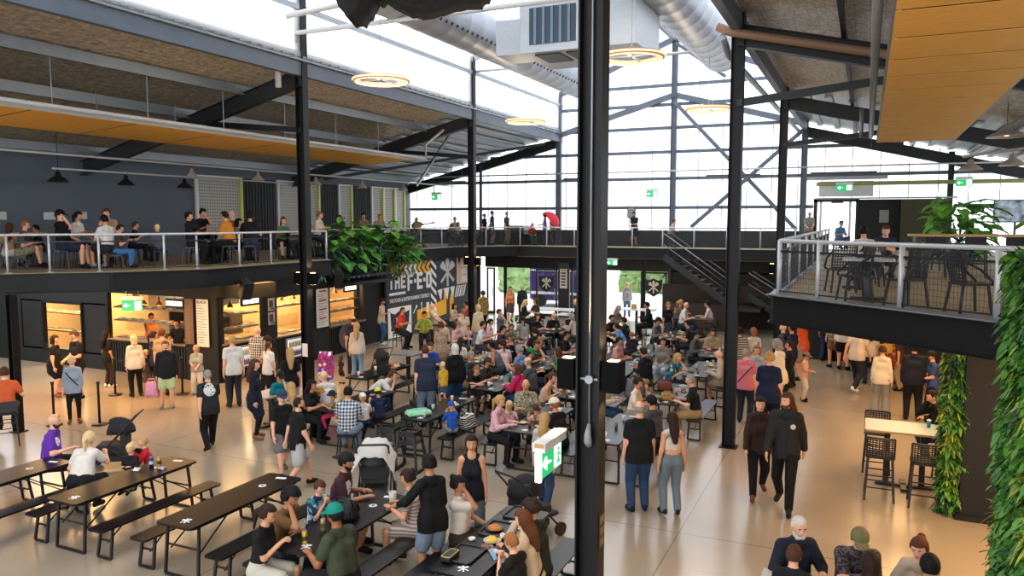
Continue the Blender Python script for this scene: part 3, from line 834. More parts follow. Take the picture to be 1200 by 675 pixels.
# ------------------------------------------------------------------ columns (H section with a groove down each web)
def hcol(name, label, x, y, z0, z1, m, w=.24, d=.21, group=None):
    b_ = BM()
    for s in (-1, 1): box(b_, (x+s*(w/2-.009), y, (z0+z1)/2), (.018, d, z1-z0))
    box(b_, (x, y, (z0+z1)/2), (w-.02, .016, z1-z0))
    box(b_, (x, y, z0+.012), (w+.1, d+.1, .024))
    o = obj(name, b_, m); tag(o, label, 'column', group); o['kind'] = 'structure'; return o
COLM = mat('column_black', '09080a', .5, spec=.3, noise=.15, nscale=2)
hcol('column', 'nearest and thickest black steel column, in the middle of the view', ROWR, 7.04, 0, 10.4, COLM)
hcol('column', 'black steel column on the open floor right of centre', ROWR, 15.75, 0, 10.4, COLM)
hcol('column', 'black steel column rising past the stair behind the queue', ROWR, 25.0, 0, 10.4, COLM)
hcol('column', 'right gable column where the two braces meet', ROWR, 33.7, 0, 10.4, STEEL)
hcol('column', 'black steel column by the kitchen counters at the left', ROWL, 15.75, 0, 10.4, COLM)
hcol('column', 'black steel column in front of the black and yellow mural', ROWL, 25.0, 0, 10.4, COLM)
hcol('column', 'left gable column rising behind the red umbrella', ROWL, 33.7, D, 10.4, STEEL)
hcol('column', 'middle gable column under the roof peak', MID, 33.7, D, 12.4, STEEL)
hcol('column', 'thin grey gable post on the far left', -17.2, 33.75, D, 7.4, STEEL, .12, .12)
hcol('column', 'dark gable post right of the olive wall', 2.85, 33.75, D, 7.2, DSTEEL, .2, .2)
hcol('post', 'thin black post holding up the left balcony corner', -16.64, 10.42, 0, 3.0, COLM, .16, .16)
hcol('post', 'thin black post under the far balcony by the glass doors', -8.55, 32.1, 0, 3.0, COLM, .12, .12)
hcol('post', 'thin black post in the bright open doorway at the back', -15.1, 32.1, 0, 3.0, COLM, .12, .12)
# conduit and stickers on the nearest column
c = thing('cable_conduit', 'grey conduit with round junction box up the groove of the nearest column', 'conduit', (ROWR+.035, 7.0, 0))
bm = BM(); tube(bm, [(-.035, -.0, 2.62), (-.035, 0, 10)], .012, 8); obj('conduit', bm, GALV, c)
for z in (3.06,):
    bm = BM(); tube(bm, [(-.035, .02, z), (-.035, -.03, z)], .042, 14); obj('junction_box', bm, GALV, c)
    bm = BM(); bar(bm, (-.13, .01, z), (.10, .01, z), .02); obj('saddle_clip', bm, GALV, c)
bm = BM(); tube(bm, [(-.035, .0, 2.40), (-.035, -.03, 2.45), (-.035, -.04, 2.52), (-.035, 0, 2.62)], [.03, .042, .035, .018], 10); obj('cable_gland', bm, mat('grey_plastic', '8d8d8d', .5), c)
bm = BM(); box(bm, (ROWR+.125, 7.04, 1.55), (.006, .17, .36)); a = tag(obj('notice', bm, mat('notice_black', '14110f', .5)), 'small framed notice fixed low on the side of the nearest column', 'notice')
bm = BM()
for i in range(3): box(bm, (ROWR+.130, 7.04, 1.44+.11*i), (.004, .13, .075))
obj('notice_panels', bm, mat('notice_brown', '8a6a44', .6), a)
# ------------------------------------------------------------------ roofs
def roofsheet(name, x0, z0, x1, z1, y0, y1, m, t=.06):
    b_ = BM(); v = [b_.verts.new(p) for p in ((x0, y0, z0), (x1, y0, z1), (x1, y1, z1), (x0, y1, z0))]; v2 = [b_.verts.new(q.co+Vector((0, 0, t))) for q in v]
    b_.faces.new(v[::-1]); b_.faces.new(v2)
    for i in range(4): b_.faces.new((v[i], v[(i+1) % 4], v2[(i+1) % 4], v2[i]))
    return struct(name, b_, m)
CORR = mat('zinc_roof_sheet', '9aa1a6', .45, .5, noise=.1)
roofsheet('ceiling', ROWL, 8.62, -21.6, zl(-21.6)+.02, -6, 25, FOIL); roofsheet('ceiling', ROWL, 8.62, -21.6, zl(-21.6)+.02, 25, 34.1, CORR)
roofsheet('ceiling', ROWR, 8.62, 7.7, zl(7.7)+.02, -6, 25, FOIL); roofsheet('ceiling', ROWR, 8.62, 7.7, zl(7.7)+.02, 25, 34.1, CORR)
roofsheet('ceiling', ROWL, 10.47, MID, 12.52, -6, 34.1, POLY, .01); roofsheet('ceiling', MID, 12.52, ROWR, 10.47, -6, 34.1, POLY, .01)
for xx, nm in ((ROWL, 'left'), (ROWR, 'right')):
    b_ = BM(); box(b_, (xx, 14, 9.6), (.012, 40, 1.72)); struct('window_'+('1' if nm == 'left' else '2'), b_, POLY)
def along(name, label, x, z, w, h, m, y0=-6, y1=34, cat='beam', group=None):
    b_ = BM(); box(b_, (x, (y0+y1)/2, z), (w, y1-y0, h)); o = obj(name, b_, m); tag(o, label, cat, group); o['kind'] = 'structure'; return o
along('eave_beam', 'blue grey eave beam along the left column row', ROWL, 8.38, .16, .34, STEEL)
along('eave_beam', 'blue grey eave beam along the right column row', ROWR, 8.38, .16, .34, STEEL)
along('clerestory_beam', 'upper grey beam through the white clerestory above the left columns', ROWL+.05, 9.88, .1, .12, GALV)
along('clerestory_beam', 'upper grey beam through the white clerestory above the right columns', ROWR-.05, 9.88, .1, .12, GALV)
along('ridge_beam', 'grey ridge beam at the roof peak', MID, 12.35, .14, .24, STEEL)
for xx, s, nm in ((ROWL, -1, 'left'), (ROWR, 1, 'right')):
    b_ = BM(); tube(b_, [(xx+s*.05, -6, 8.74), (xx+s*.05, 33.8, 8.74)], .11, 12); o = tag(obj('gutter', b_, mat('pale_gutter', 'aeb1b4', .5)), 'round pale gutter on top of the '+nm+' eave beam', 'gutter'); o['kind'] = 'structure'
    b_ = BM(); box(b_, (xx+s*.02-.12*s, 14, 8.60), (.05, 40, .05))
    for i in range(110): box(b_, (xx-.12*s, -5.5+i*.36, 8.66), (.03, .12, .05))
    o = tag(obj('cable_tray', b_, GALV), 'slotted cable tray beside the '+nm+' eave gutter', 'tray'); o['kind'] = 'structure'
for i, x in enumerate((-15.0, -17.0, -19.0, -20.6)):
    along('purlin', ['first white purlin out from', 'second white purlin out from', 'third purlin out from', 'outermost purlin from'][i]+' the left eave beam', x, zl(x)-.14, .08, .24, GALV, -6, 34, 'purlin')
for i, x in enumerate((-.5, 1.5, 3.5, 5.5)):
    along('purlin', ['first', 'second', 'third', 'outermost'][i]+' purlin out from the right eave beam', x, zl(x)-.12, .08, .2, GALV if i else DSTEEL, -6, 34, 'purlin')
for s, nm in ((-1, 'left'), (1, 'right')):       # corrugations of the last bay
    t = thing('roof_battens', 'pale battens under the bare sheet of the '+nm+' aisle end bay', 'batten', (0, 25, 0)); t['kind'] = 'structure'
    b_ = BM()
    for k in range(12):
        xx = (ROWL-.55-k*.66) if s < 0 else (ROWR+.55+k*.66)
        box(b_, (xx, 4.5, zl(xx)-.03), (.2, 8.8, .07))
    obj('battens', b_, mat('pale_batten', 'b6bbbd', .5, .2), t)
BAYN = {-2.0: 'behind the camera', 7.04: 'nearest', 15.75: 'second', 25.0: 'third', 34.0: 'last'}
for y in BAYS[1:]:
    yy = min(y, 33.75)
    for s, nm, x0, x1 in ((-1, 'left', ROWL, -21.4), (1, 'right', ROWR, 7.5)):
        t = thing('aisle_rafter', f'dark I-beam rafter of the {BAYN[y]} {nm} aisle frame', 'rafter', (0, yy, 0)); t['kind'] = 'structure'
        a = Vector((x0, 0, zl(x0)-.42)); b = Vector((x1, 0, zl(x1)-.42))
        b_ = BM(); bar(b_, a+Vector((0, 0, .2)), b+Vector((0, 0, .2)), .2, .02); bar(b_, a-Vector((0, 0, .2)), b-Vector((0, 0, .2)), .2, .02); bar(b_, a, b, .02, .4)
        obj('beam', b_, DSTEEL if s > 0 or y > 30 else mat('rafter_grey', '2c2c2e', .5), t)
        if y < 30:
            b_ = BM(); bar(b_, a+Vector((0, 0, -1.3)), a+Vector((s*3.2, 0, -.246*3.2-.2)), .1, .14); obj('knee_brace', b_, DSTEEL, t)
    # nave frame: light rafters of the raised roof, seen only at the columns
    if 5 < y < 30:
        t = thing('nave_rafter', f'slim grey rafter of the {BAYN[y]} raised roof frame', 'rafter', (0, yy, 0)); t['kind'] = 'structure'
        b_ = BM(); bar(b_, (ROWL, 0, 10.35), (MID, 0, 12.35), .1, .2); bar(b_, (MID, 0, 12.35), (ROWR, 0, 10.35), .1, .2); obj('beam', b_, GALV, t)
steel('roof_brace', 'grey cross brace under the left aisle end bay, rising right', [((-20.5, 33.2, 6.35), (-14.2, 25.5, 7.9))], GALV, .08, .12, 'brace')
steel('roof_brace', 'dark cross brace under the left aisle end bay, running along it', [((-20.6, 26.0, 6.3), (-13.6, 33.2, 8.1))], DSTEEL, .08, .12, 'brace')
# ------------------------------------------------------------------ hung ceiling panels
def raft_panel(name, label, x0, x1, y0, y1, z0, z1, step, edge):
    t = thing(name, label, 'ceiling panel', (x0, y0, z0))
    y = 0; L = y1-y0; i = 0
    while y < L-.05:
        y2 = min(L, y+step); b_ = BM()
        v = [(0, y+.03, 0), (x1-x0, y+.03, z1-z0), (x1-x0, y2-.03, z1-z0), (0, y2-.03, 0)]
        f = [b_.verts.new(q) for q in v]; g = [b_.verts.new(Vector(q)+Vector((0, 0, .005))) for q in v]
        b_.faces.new(f[::-1]); b_.faces.new(g)
        for k in range(4): b_.faces.new((f[k], f[(k+1) % 4], g[(k+1) % 4], g[k]))
        obj('plywood_sheet', b_, PLY, t); y = y2
    b_ = BM()
    for xx, zz in ((0, 0), (x1-x0, z1-z0)): box(b_, (xx, L/2, zz+.055), (.05, L, .10))
    obj('edge_channel', b_, edge, t)
    b_ = BM(); bar(b_, (.05, L/2, .014), (x1-x0-.05, L/2, z1-z0+.014), L, .012); obj('backing', b_, mat('joint_shadow_black', '120b05', .9, spec=.1), t)  # dark sheet added behind the gaps, its colour gives the joints their shadow
    b_ = BM(); k = 1.0
    while k < L:
        for xx, zz in ((.1, 0), (x1-x0-.1, z1-z0)): tube(b_, [(xx, k, zz+.06), (xx, k, zl(x0+xx)-z0)], .012, 5, False)
        k += 2.3
    obj('hanger_rod', b_, GALV, t)
raft_panel('ceiling_raft', 'long narrow gold plywood panel hung under the left aisle roof', -16.9, -15.0, -2, 23.9, 6.62, 6.76, 2.4, WHITEPIPE)
raft_panel('ceiling_raft', 'broad gold plywood panel hung overhead at the upper right', .17, 1.82, 2.0, 21.2, 6.5, 6.5, 1.2, GALV)
# services tracks beside the panels
def pipe(name, label, pts, r, m, cat='pipe', n=8, group=None):
    b_ = BM(); tube(b_, pts, r, n); return tag(obj(name, b_, m), label, cat, group)
pipe('service_rail', 'white service rail along the edge of the left gold panel', [(-14.8, -2, 6.86), (-14.8, 24.6, 6.86), (-14.8, 24.6, 7.35), (-14.2, 24.9, 7.9)], .045, WHITEPIPE)
pipe('service_rail', 'silver service rail along the edge of the right gold panel', [(.02, 2, 6.62), (.02, 20.9, 6.62), (-.2, 20.9, 6.62), (-.2, 20.9, 7.3)], .05, GALV)
pipe('lighting_track', 'white lighting track over the left balcony, nearer the hall', [(-18.0, 4, 6.21), (-18.0, 32.5, 6.21)], .03, WHITEPIPE, 'track')
pipe('lighting_track', 'short white lighting track over the left balcony, nearer the wall', [(-19.4, 13.4, 5.95), (-19.4, 22.5, 5.95)], .025, WHITEPIPE, 'track')
pipe('sprinkler_pipe', 'white sprinkler pipe crossing the hall from the left kitchen column', [(ROWL, 15.6, 9.02), (ROWL, 15.6, 9.25), (ROWR-.3, 15.6, 9.25)], .06, WHITEPIPE)
pipe('sprinkler_pipe', 'upper white pipe bending down beside the left kitchen column', [(ROWL-.35, 15.3, 7.9), (ROWL-.35, 15.3, 9.45), (ROWL, 15.3, 9.6), (-4, 15.3, 10.1)], .075, WHITEPIPE)
pipe('drain_pipe', 'brown pipe following the second right rafter', [(ROWR-.35, 15.4, 8.3), (ROWR-.1, 15.4, 8.18), (3.4, 15.4, 6.75)], .085, mat('brown_pipe', '8a6a54', .5))
pipe('drain_pipe', 'silver pipe running to the gable under the right eave beam', [(ROWR-.25, 15.4, 8.1), (ROWR-.25, 16.2, 7.9), (ROWR-.25, 33.6, 8.2)], .07, GALV)
pipe('sprinkler_pipe', 'thin white pipe crossing high in front of the gable', [(ROWL, 25.2, 9.95), (ROWR, 25.2, 9.95)], .05, WHITEPIPE)
pipe('sprinkler_pipe', 'thin white pipe crossing the hall lower, in front of the gable', [(-19.5, 33.3, 6.72), (ROWR, 33.3, 6.72), (4.6, 33.3, 6.72)], .035, WHITEPIPE)
pipe('lighting_track', 'white lighting track with dome lamps over the right balcony', [(2.3, 24.0, 6.3), (5.2, 18.0, 6.3)], .04, WHITEPIPE, 'track')
# ------------------------------------------------------------------ ducts
def duct(name, label, x, z, y0, y1, r):
    t = thing(name, label, 'duct', (x, y0, z)); L = y1-y0
    b_ = BM(); prof = []; n = 28
    rings = []
    k = 0; pts = []; rs = []
    while k <= L: pts.append((0, k, 0)); rs.append(r); pts.append((0, k+.06, 0)); rs.append(r*1.012); pts.append((0, k+.12, 0)); rs.append(r); k += .75
    tube(b_, pts, rs, n); obj('duct_body', b_, mat('duct_zinc', '9499a3', .38, .45, noise=.08), t)
    b_ = BM(); k = .3; s = 1 if x < MID else -1
    while k < L:
        for a in (-.62,):
            c_ = Vector((s*math.cos(a)*r*1.005, k, math.sin(a)*r*1.005)); q = Vector((s*math.cos(a), 0, math.sin(a)))
            tube(b_, [c_-q*.01, c_+q*.01], .045, 8)
        k += .28
    obj('air_outlets', b_, mat('duct_hole', '22252a', .6), t)['kind'] = 'stuff'
    b_ = BM(); k = 1.5
    while k < L:
        tube(b_, [(0, k, r), (0, k, roofz(x)-z-.05)], .012, 5, False); k += 4
    obj('hanger_rod', b_, GALV, t)
    return t
duct('spiral_duct', 'big silver spiral duct on the left of the roof peak', -10.2, 9.9, 4, 29.0, .62)
duct('spiral_duct', 'big silver spiral duct on the right of the roof peak', -4.4, 10.0, 6, 26.2, .68)
AH = thing('air_handler', 'boxy silver air handling unit hung between the two ducts', 'air handler', (-5.92, 17.2, 8.86))
bm = BM(); box(bm, (0, 0, 0), (2.7, 2.0, 1.05), bev=.02); obj('casing', bm, mat('duct_zinc2', 'a3a8ad', .4, .4, noise=.1), AH)
bm = BM(); box(bm, (-.55, -1.005, .05), (1.1, .03, .8)); obj('grille', bm, mat('grille_dark', '2a3444', .5), AH)
bm = BM()
for i in range(5): box(bm, (-.95+.2*i, -1.03, .05), (.06, .03, .8))
obj('grille_slats', bm, mat('slat_blue', '5c7486', .4, .4), AH)
bm = BM()
for i in range(2): box(bm, (-.75+.75*i, -.35, -.535), (.6, .9, .03))
obj('bottom_grille', bm, mat('grille_dark2', '20242a', .5), AH)
bm = BM()
for sx in (-1.3, 1.3):
    for sy in (-1, 1): tube(bm, [(sx, sy*.9, .5), (sx, sy*.9, 2.2)], .02, 6)
obj('hanger_rod', bm, GALV, AH)
bm = BM(); box(bm, (-1.8, 0, 0), (.75, 1.0, .8)); obj('transition', bm, mat('duct_zinc2', 'a3a8ad', .4, .4), AH)
# black draped thing close above
bm = BM()
top = [(-.95, .45), (.62, .45), (.60, .12), (.54, -.06), (.30, -.06), (.1, -.13), (-.10, -.16), (-.36, -.03), (-.42, .02), (-.47, -.05), (-.52, -.20), (-.62, -.25), (-.72, -.18), (-.80, .05)]
prism(bm, top, -.25, .25, Matrix(((1, 0, 0, 0), (0, 0, -1, 0), (0, 1, 0, 0), (0, 0, 0, 1))))
bmesh.ops.bevel(bm, geom=list(bm.edges), offset=.05, segments=3, affect='EDGES')
o = obj('black_drape', bm, mat('black_fabric', '0b0b0c', .9), loc=(-3.62, 6.05, 6.57), smooth=True); o.rotation_euler = (0, 0, math.radians(24))
tag(o, 'black fabric bundle slung under the roof close to the camera', 'drape')
bm = BM()
for s in (-.5, .4): tube(bm, [(s, 0, .4), (s, 0, 4.2)], .02, 6, False)
obj('hanging_rope', bm, mat('black_fabric', '0b0b0c', .9), o)

# ------------------------------------------------------------------ mezzanine decks
LEFT_EDGE = [(-21.4, 6.0), (-17.2, 10.55), (-16.6, 11.25), (-15.6, 12.05), (-15.0, 13.0), (-14.5, 13.8), (-14.5, 18.6), (-16.4, 18.75), (-16.4, 29.5), (-14.4, 31.9), (-2.4, 31.9)]
left_deck = LEFT_EDGE+[(-2.4, 34.0), (-21.4, 34.0)]
RIGHT_EDGE = [(-2.4, 31.9), (-1.31, 30.8), (-1.31, 12.7), (1.60, 10.25), (3.4, 8.7), (7.5, 8.7)]
right_deck = [(-2.4, 34.0), (-2.4, 31.9)]+RIGHT_EDGE[1:]+[(7.5, 34.0)]
DECKTOP = mat('deck_boards', '9c8a6a', .6, noise=.2, nscale=5); SOFFIT = mat('black_soffit', '0c0c0d', .8)
FASCIA = mat('fascia_black', '0d0e0f', .55, spec=.3, noise=.25, nscale=1.2)
def deck(name, poly, label):
    bm = BM(); prism(bm, poly, D-.10, D); return struct(name, bm, DECKTOP, label=label)
deck('floor_upper_left', left_deck, 'balcony deck along the left wall and across the far end'); deck('floor_upper_right', right_deck, 'balcony deck at the right')
bm = BM(); prism(bm, left_deck, D-.32, D-.11); struct('ceiling_under_left', bm, SOFFIT)
bm = BM(); prism(bm, right_deck, D-.32, D-.11); struct('ceiling_under_right', bm, SOFFIT)
def edge_run(name, label, pts, cat='beam'):
    bm = BM()
    for a, b in zip(pts, pts[1:]):
        a3 = Vector((a[0], a[1], D-.235)); b3 = Vector((b[0], b[1], D-.235)); d = (b3-a3).normalized()
        bar(bm, a3-d*.03, b3+d*.03, .03, .43)
        n = Vector((d.y, -d.x, 0))
        for z in (-.21, .21): bar(bm, a3-d*.03+n*.03+Vector((0, 0, z)), b3+d*.03+n*.03+Vector((0, 0, z)), .08, .018)
    o = tag(obj(name, bm, FASCIA), label, cat); o['kind'] = 'structure'; return o
edge_run('fascia', 'black steel channel edging the left balcony', LEFT_EDGE[:7])
edge_run('fascia', 'black steel channel edging the deck above the mural', LEFT_EDGE[6:10])
edge_run('fascia', 'black steel channel edging the far balcony above the glass doors', LEFT_EDGE[9:])
edge_run('fascia', 'black steel channel edging the right balcony', RIGHT_EDGE[1:])
bm = BM()
for a, b in zip(RIGHT_EDGE[2:], RIGHT_EDGE[3:]): bar(bm, (a[0], a[1], D+.008), (b[0], b[1], D+.008), .26, .02)
bar(bm, (-1.25, 30.8, D+.008), (-1.25, 12.7, D+.008), .2, .02)
tag(obj('deck_nosing', bm, GALV), 'pale steel nosing along the edge of the right balcony deck', 'nosing')['kind'] = 'structure'
# warm timber strip under the far balcony
bm = BM(); box(bm, (-8.4, 31.95, D-.47), (12, .12, .03)); tag(obj('soffit_strip', bm, mat('warm_strip', '7a4c2c', .5)), 'thin brown timber strip under the far balcony edge', 'trim')['kind'] = 'structure'
# ------------------------------------------------------------------ balustrades
HR = .845
def balustrade(name, label, pts, posts, infill=None, rr=.028, pw=.045, inset=.06):
    """pts: world polyline of the rail; posts: list of (x, y); infill: None, mesh"""
    t = thing(name, label, 'railing', (pts[0][0], pts[0][1], D))
    O = Vector((pts[0][0], pts[0][1], 0))
    bm = BM(); tube(bm, [Vector((p[0], p[1], HR))-O for p in pts], rr, 10); obj('handrail', bm, RAILM, t)
    for p in posts:
        bm = BM(); q = Vector((p[0], p[1], 0))-O
        tube(bm, [q+Vector((0, 0, .0)), q+Vector((0, 0, HR))], pw/2*1.15, 8); box(bm, q+Vector((0, 0, .008)), (pw*2.2, pw*2.2, .016)); obj('rail_post', bm, RAILM, t)
    if infill:
        for a, b in zip(pts, pts[1:]):
            A = Vector((a[0], a[1], 0))-O; B = Vector((b[0], b[1], 0))-O; L = (B-A).length
            if L < .3: continue
            d = (B-A)/L; n = Vector((d.y, -d.x, 0))
            bm = BM(); z0, z1 = .06, HR-.16
            bar(bm, A+Vector((0, 0, z1)), B+Vector((0, 0, z1)), .025, .03); bar(bm, A+Vector((0, 0, z0)), B+Vector((0, 0, z0)), .02, .02)
            if infill == 'wire':
                k = .0
                while k < L:
                    q = A+d*k; bar(bm, q+Vector((0, 0, z0)), q+Vector((0, 0, z1)), .004); k += .055
                k = z0
                while k < z1: bar(bm, A+Vector((0, 0, k)), B+Vector((0, 0, k)), .004); k += .075
                obj('wire_mesh', bm, DSTEEL, t)
            elif infill == 'thin': obj('infill_frame', bm, DSTEEL, t)
            else:
                obj('infill_frame', bm, DSTEEL, t)
                bm = BM(); v = [bm.verts.new(q) for q in (A+Vector((0, 0, z0)), B+Vector((0, 0, z0)), B+Vector((0, 0, z1)), A+Vector((0, 0, z1)))]; bm.faces.new(v)
                obj('mesh_panel', bm, SCREEN, t)
    return t
def spaced(pts, step, first=0.):
    out = []; carry = first
    for a, b in zip(pts, pts[1:]):
        A = Vector((a[0], a[1], 0)); B = Vector((b[0], b[1], 0)); L = (B-A).length; k = carry
        while k < L: q = A+(B-A)*(k/L); out.append((q.x, q.y)); k += step
        carry = k-L
    return out
IN = [(-21.2, 5.95), (-17.24, 10.62), (-16.64, 11.32), (-15.64, 12.12), (-15.05, 13.05), (-14.56, 13.83), (-14.56, 18.45)]
balustrade('balcony_railing', 'silver railing of the left balcony in front of the seated diners', IN, [(-18.6, 9.05), (-17.15, 10.7), (-16.64, 11.32), (-15.85, 11.95), (-15.05, 13.05), (-14.7, 13.7), (-14.56, 14.95), (-14.56, 16.1), (-14.56, 17.3), (-14.56, 18.45)], 'thin')
balustrade('balcony_railing', 'short silver railing return beside the hanging balcony plants', [(-14.56, 18.45), (-16.46, 18.62)], [(-15.2, 18.5), (-16.3, 18.6)], 'thin')
FAR = [(-16.46, 18.9), (-16.46, 29.5), (-14.42, 31.97), (-2.5, 31.97)]
balustrade('balcony_railing', 'railing with dark mesh above the mural and glass doors', FAR, [(-16.46, 25.6), (-16.46, 26.9), (-16.46, 28.6), (-15.4, 30.7)]+[(-14.3+1.31*k, 31.97) for k in range(10)], 'mesh')
balustrade('balcony_railing', 'thick silver railing round the right balcony with wire mesh below', [(-1.22, 30.6), (-1.22, 12.72), (1.64, 10.31), (3.4, 8.8)], [(-1.22, 12.72), (-.62, 12.22), (.44, 11.32), (1.42, 10.5), (2.5, 9.58)]+[(-1.22, 14.3+2.2*k) for k in range(8)], 'wire', .033, .062)
# left wall of the upper floor: black cladding and perforated light panels
PERF = mat('perforated_white_panel', 'b7b5ad', .55)
def perf():
    nt, N, L, b = nodes(PERF); tc = N.new('ShaderNodeTexCoord'); v = N.new('ShaderNodeTexVoronoi'); v.inputs['Scale'].default_value = 9; v.inputs['Randomness'].default_value = 0
    L.new(tc.outputs['Object'], v.inputs['Vector']); r = N.new('ShaderNodeValToRGB'); r.color_ramp.interpolation = 'CONSTANT'
    r.color_ramp.elements[0].color = hexc('5a5a55'); r.color_ramp.elements[1].color = hexc('b7b5ad'); r.color_ramp.elements[1].position = .32
    L.new(v.outputs['Distance'], r.inputs[0]); L.new(r.outputs[0], b.inputs['Base Color'])
perf()
LIME = mat('lime_edge', 'cfd06a', .5)
y = 19.9; i = 0; seqs = [(19.9, 22.1, 1), (22.1, 24.0, 0), (24.0, 25.4, 1), (25.4, 26.6, 1), (26.6, 27.9, 0), (27.9, 28.9, 1), (28.9, 30.4, 0), (30.4, 31.4, 1), (31.4, 32.4, 1), (32.4, 33.3, 1)]
nm = ['largest, by the dark end wall', 'beside the first dark bay', 'second from the first dark bay', 'behind the balcony column', 'left of the last trio', 'middle of the last trio', 'last, by the gable']
k = 0
for y0, y1, lit in seqs:
    t = thing('wall_panel', ('pale perforated wall panel on the left balcony, '+nm[k]) if lit else f'dark ribbed wall bay {["after the largest pale panel", "behind the balcony column", "before the last pale panels"][sum(1 for a, b, c in seqs if c == 0 and a < y0)]}', 'wall panel', (-21.36, y0, D))
    bm = BM(); box(bm, (0, (y1-y0)/2, 1.37), (.05, y1-y0-.04, 2.7)); obj('sheet', bm, PERF if lit else mat('dark_rib', '25262a', .6), t)
    if lit:
        k += 1
        bm = BM(); box(bm, (.05, .05, 1.37), (.10, .09, 2.74)); box(bm, (.05, (y1-y0)/2, 2.73), (.08, y1-y0, .05)); obj('frame', bm, WHITE, t)
        bm = BM(); box(bm, (.06, y1-y0-.06, 1.37), (.12, .10, 2.74)); obj('lime_edge', bm, LIME, t)
    else:
        bm = BM()
        for q in range(int((y1-y0)/.16)): box(bm, (.04, .1+q*.16, 1.37), (.03, .05, 2.7))
        obj('ribs', bm, mat('dark_rib', '25262a', .6), t)
bm = BM(); box(bm, (-21.34, 12.0, 5.1), (.03, .03, 3.3)); struct('trim_1', bm, BLACK)
for j, (yy, zz) in enumerate(((11.2, 4.75), (13.2, 4.72), (14.6, 4.72), (15.6, 4.74))):
    bm = BM(); box(bm, (-21.36, yy, zz), (.05, .34, .22), bev=.01); box(bm, (-21.33, yy, zz), (.01, .26, .15))
    tag(obj('wall_notice', bm, mat('notice_white', 'cfd2d4', .6)), ['small white notice on the dark wall behind the man in the grey tee', 'small white notice on the dark wall behind the woman with a drink', 'small white notice behind the person in white at the railing', 'small white notice on the dark wall above the boy'][j], 'notice')
# ------------------------------------------------------------------ far end under the balcony: glass doors, stair
bm = BM(); box(bm, (-8.4, 34.05, 2.72), (17.4, .12, .85)); box(bm, (-4.4, 34.05, 1.15), (7.0, .12, 2.4)); box(bm, (-19.6, 34.05, 1.5), (4.4, .12, 3.0)); box(bm, (3.3, 34.05, 1.6), (8.6, .12, 3.2)); struct('wall_back_lower', bm, BLKWALL)
SHIELD = [(-.5, .42), (-.25, .34), (0, .46), (.25, .34), (.5, .42), (.46, -.1), (.3, -.36), (0, -.56), (-.3, -.36), (-.46, -.1)]
def utensils():
    """three crossed kitchen tools, unit size, centred"""
    out = []
    def spoon(ang, kind):
        R = Matrix.Rotation(math.radians(ang), 3, 'Z')
        h = [(-.05, -.45), (.05, -.45), (.04, .18), (-.04, .18)]
        if kind == 'spoon': hd = [(.095*math.cos(a), .31+.16*math.sin(a)) for a in [2*PI*i/14 for i in range(14)]]
        else: hd = [(-.07, .16), (.07, .16), (.13, .38), (.08, .44), (-.08, .44), (-.13, .38)]
        for p in (h, hd): out.append([tuple((R @ Vector((q[0], q[1], 0)))[:2]) for q in p])
    spoon(0, 'spoon'); spoon(48, 'spat'); spoon(-48, 'spat'); return out
def emblem_mesh(bm, size, z0, z1, M, ring=False):
    for i, p in enumerate(utensils()): prism(bm, [(q[0]*size, q[1]*size) for q in p], z0, z1+.0004*i, M)
XZ = Matrix(((1, 0, 0, 0), (0, 0, -1, 0), (0, 1, 0, 0), (0, 0, 0, 1)))   # x,y drawing -> x,z facing -Y
YZ = Matrix(((0, 0, 1, 0), (1, 0, 0, 0), (0, 1, 0, 0), (0, 0, 0, 1)))    # x,y drawing -> y,z facing +X
CREAM = mat('cream_print', 'd8d2c4', .6)
def glass_leaf(label, x0, x1, shield, z1=2.28, i=0):
    t = thing('glass_door', label, 'door', ((x0+x1)/2, 33.98, 0)); w = x1-x0; bm = BM()
    for s in (-1, 1): box(bm, (s*(w/2-.04), 0, z1/2), (.08, .06, z1))
    box(bm, (0, 0, z1-.04), (w, .06, .08)); box(bm, (0, 0, .06), (w, .06, .12)); obj('door_frame', bm, BLACK, t)
    bm = BM(); box(bm, (0, 0, z1/2), (w-.14, .012, z1-.16)); obj('pane', bm, GLASS, t)
    bm = BM(); bar(bm, (w/2-.12, -.05, .85), (w/2-.12, -.05, 1.35), .03); obj('door_handle', bm, GALV, t)
    if shield:
        s = obj('shield_sign', prism(BM(), [(q[0]*.82, q[1]*.82) for q in SHIELD], 0, .012, Matrix.Translation((0, -.03, 1.62)) @ XZ), mat('sign_black', '0d0d0f', .5), t)
        bm = BM(); emblem_mesh(bm, .62, 0, .004, Matrix.Translation((0, -.044, 1.60)) @ XZ); obj('crossed_utensils', bm, CREAM, s)
    t['kind'] = 'structure'
    return t
glass_leaf('glass door leaf left of the bright opening, nearest the mural', -17.0, -16.55, False)
glass_leaf('glass door leaf with a shield sign, right of the bright opening', -14.35, -13.25, True)
glass_leaf('glass door leaf with a shield sign, right of the white vertical banner', -12.55, -11.35, True)
glass_leaf('glass door leaf with a shield sign, nearest the stair', -9.2, -8.0, True)
bm = BM(); box(bm, (-12.9, 33.95, 1.3), (.55, .12, 2.6)); struct('trim_2', bm, BLACK)
bm = BM(); box(bm, (-11.1, 33.97, 1.2), (.14, .1, 2.4)); box(bm, (-7.9, 33.97, 1.2), (.14, .1, 2.4)); struct('trim_3', bm, BLACK)
bnr = tag(obj('vertical_banner', box(BM(), (-12.9, 33.87, 1.85), (.36, .02, .92)), CREAM), 'narrow white vertical banner on the black pier between glass doors', 'banner')
bm = BM()
for i in range(5): box(bm, (-12.9, 33.855, 1.55+i*.14), (.22, .008, .07))
bm2 = BM(); put_mesh(bm, text_mesh('THE FED', .12, .006, 'CENTER'), Matrix.Translation((-12.9, 33.855, 2.2)) @ Matrix.Rotation(PI/2, 4, 'X') @ Matrix.Diagonal((.55, 1, 1, 1)))
obj('banner_print', bm, mat('sign_black', '0d0d0f', .5), bnr)
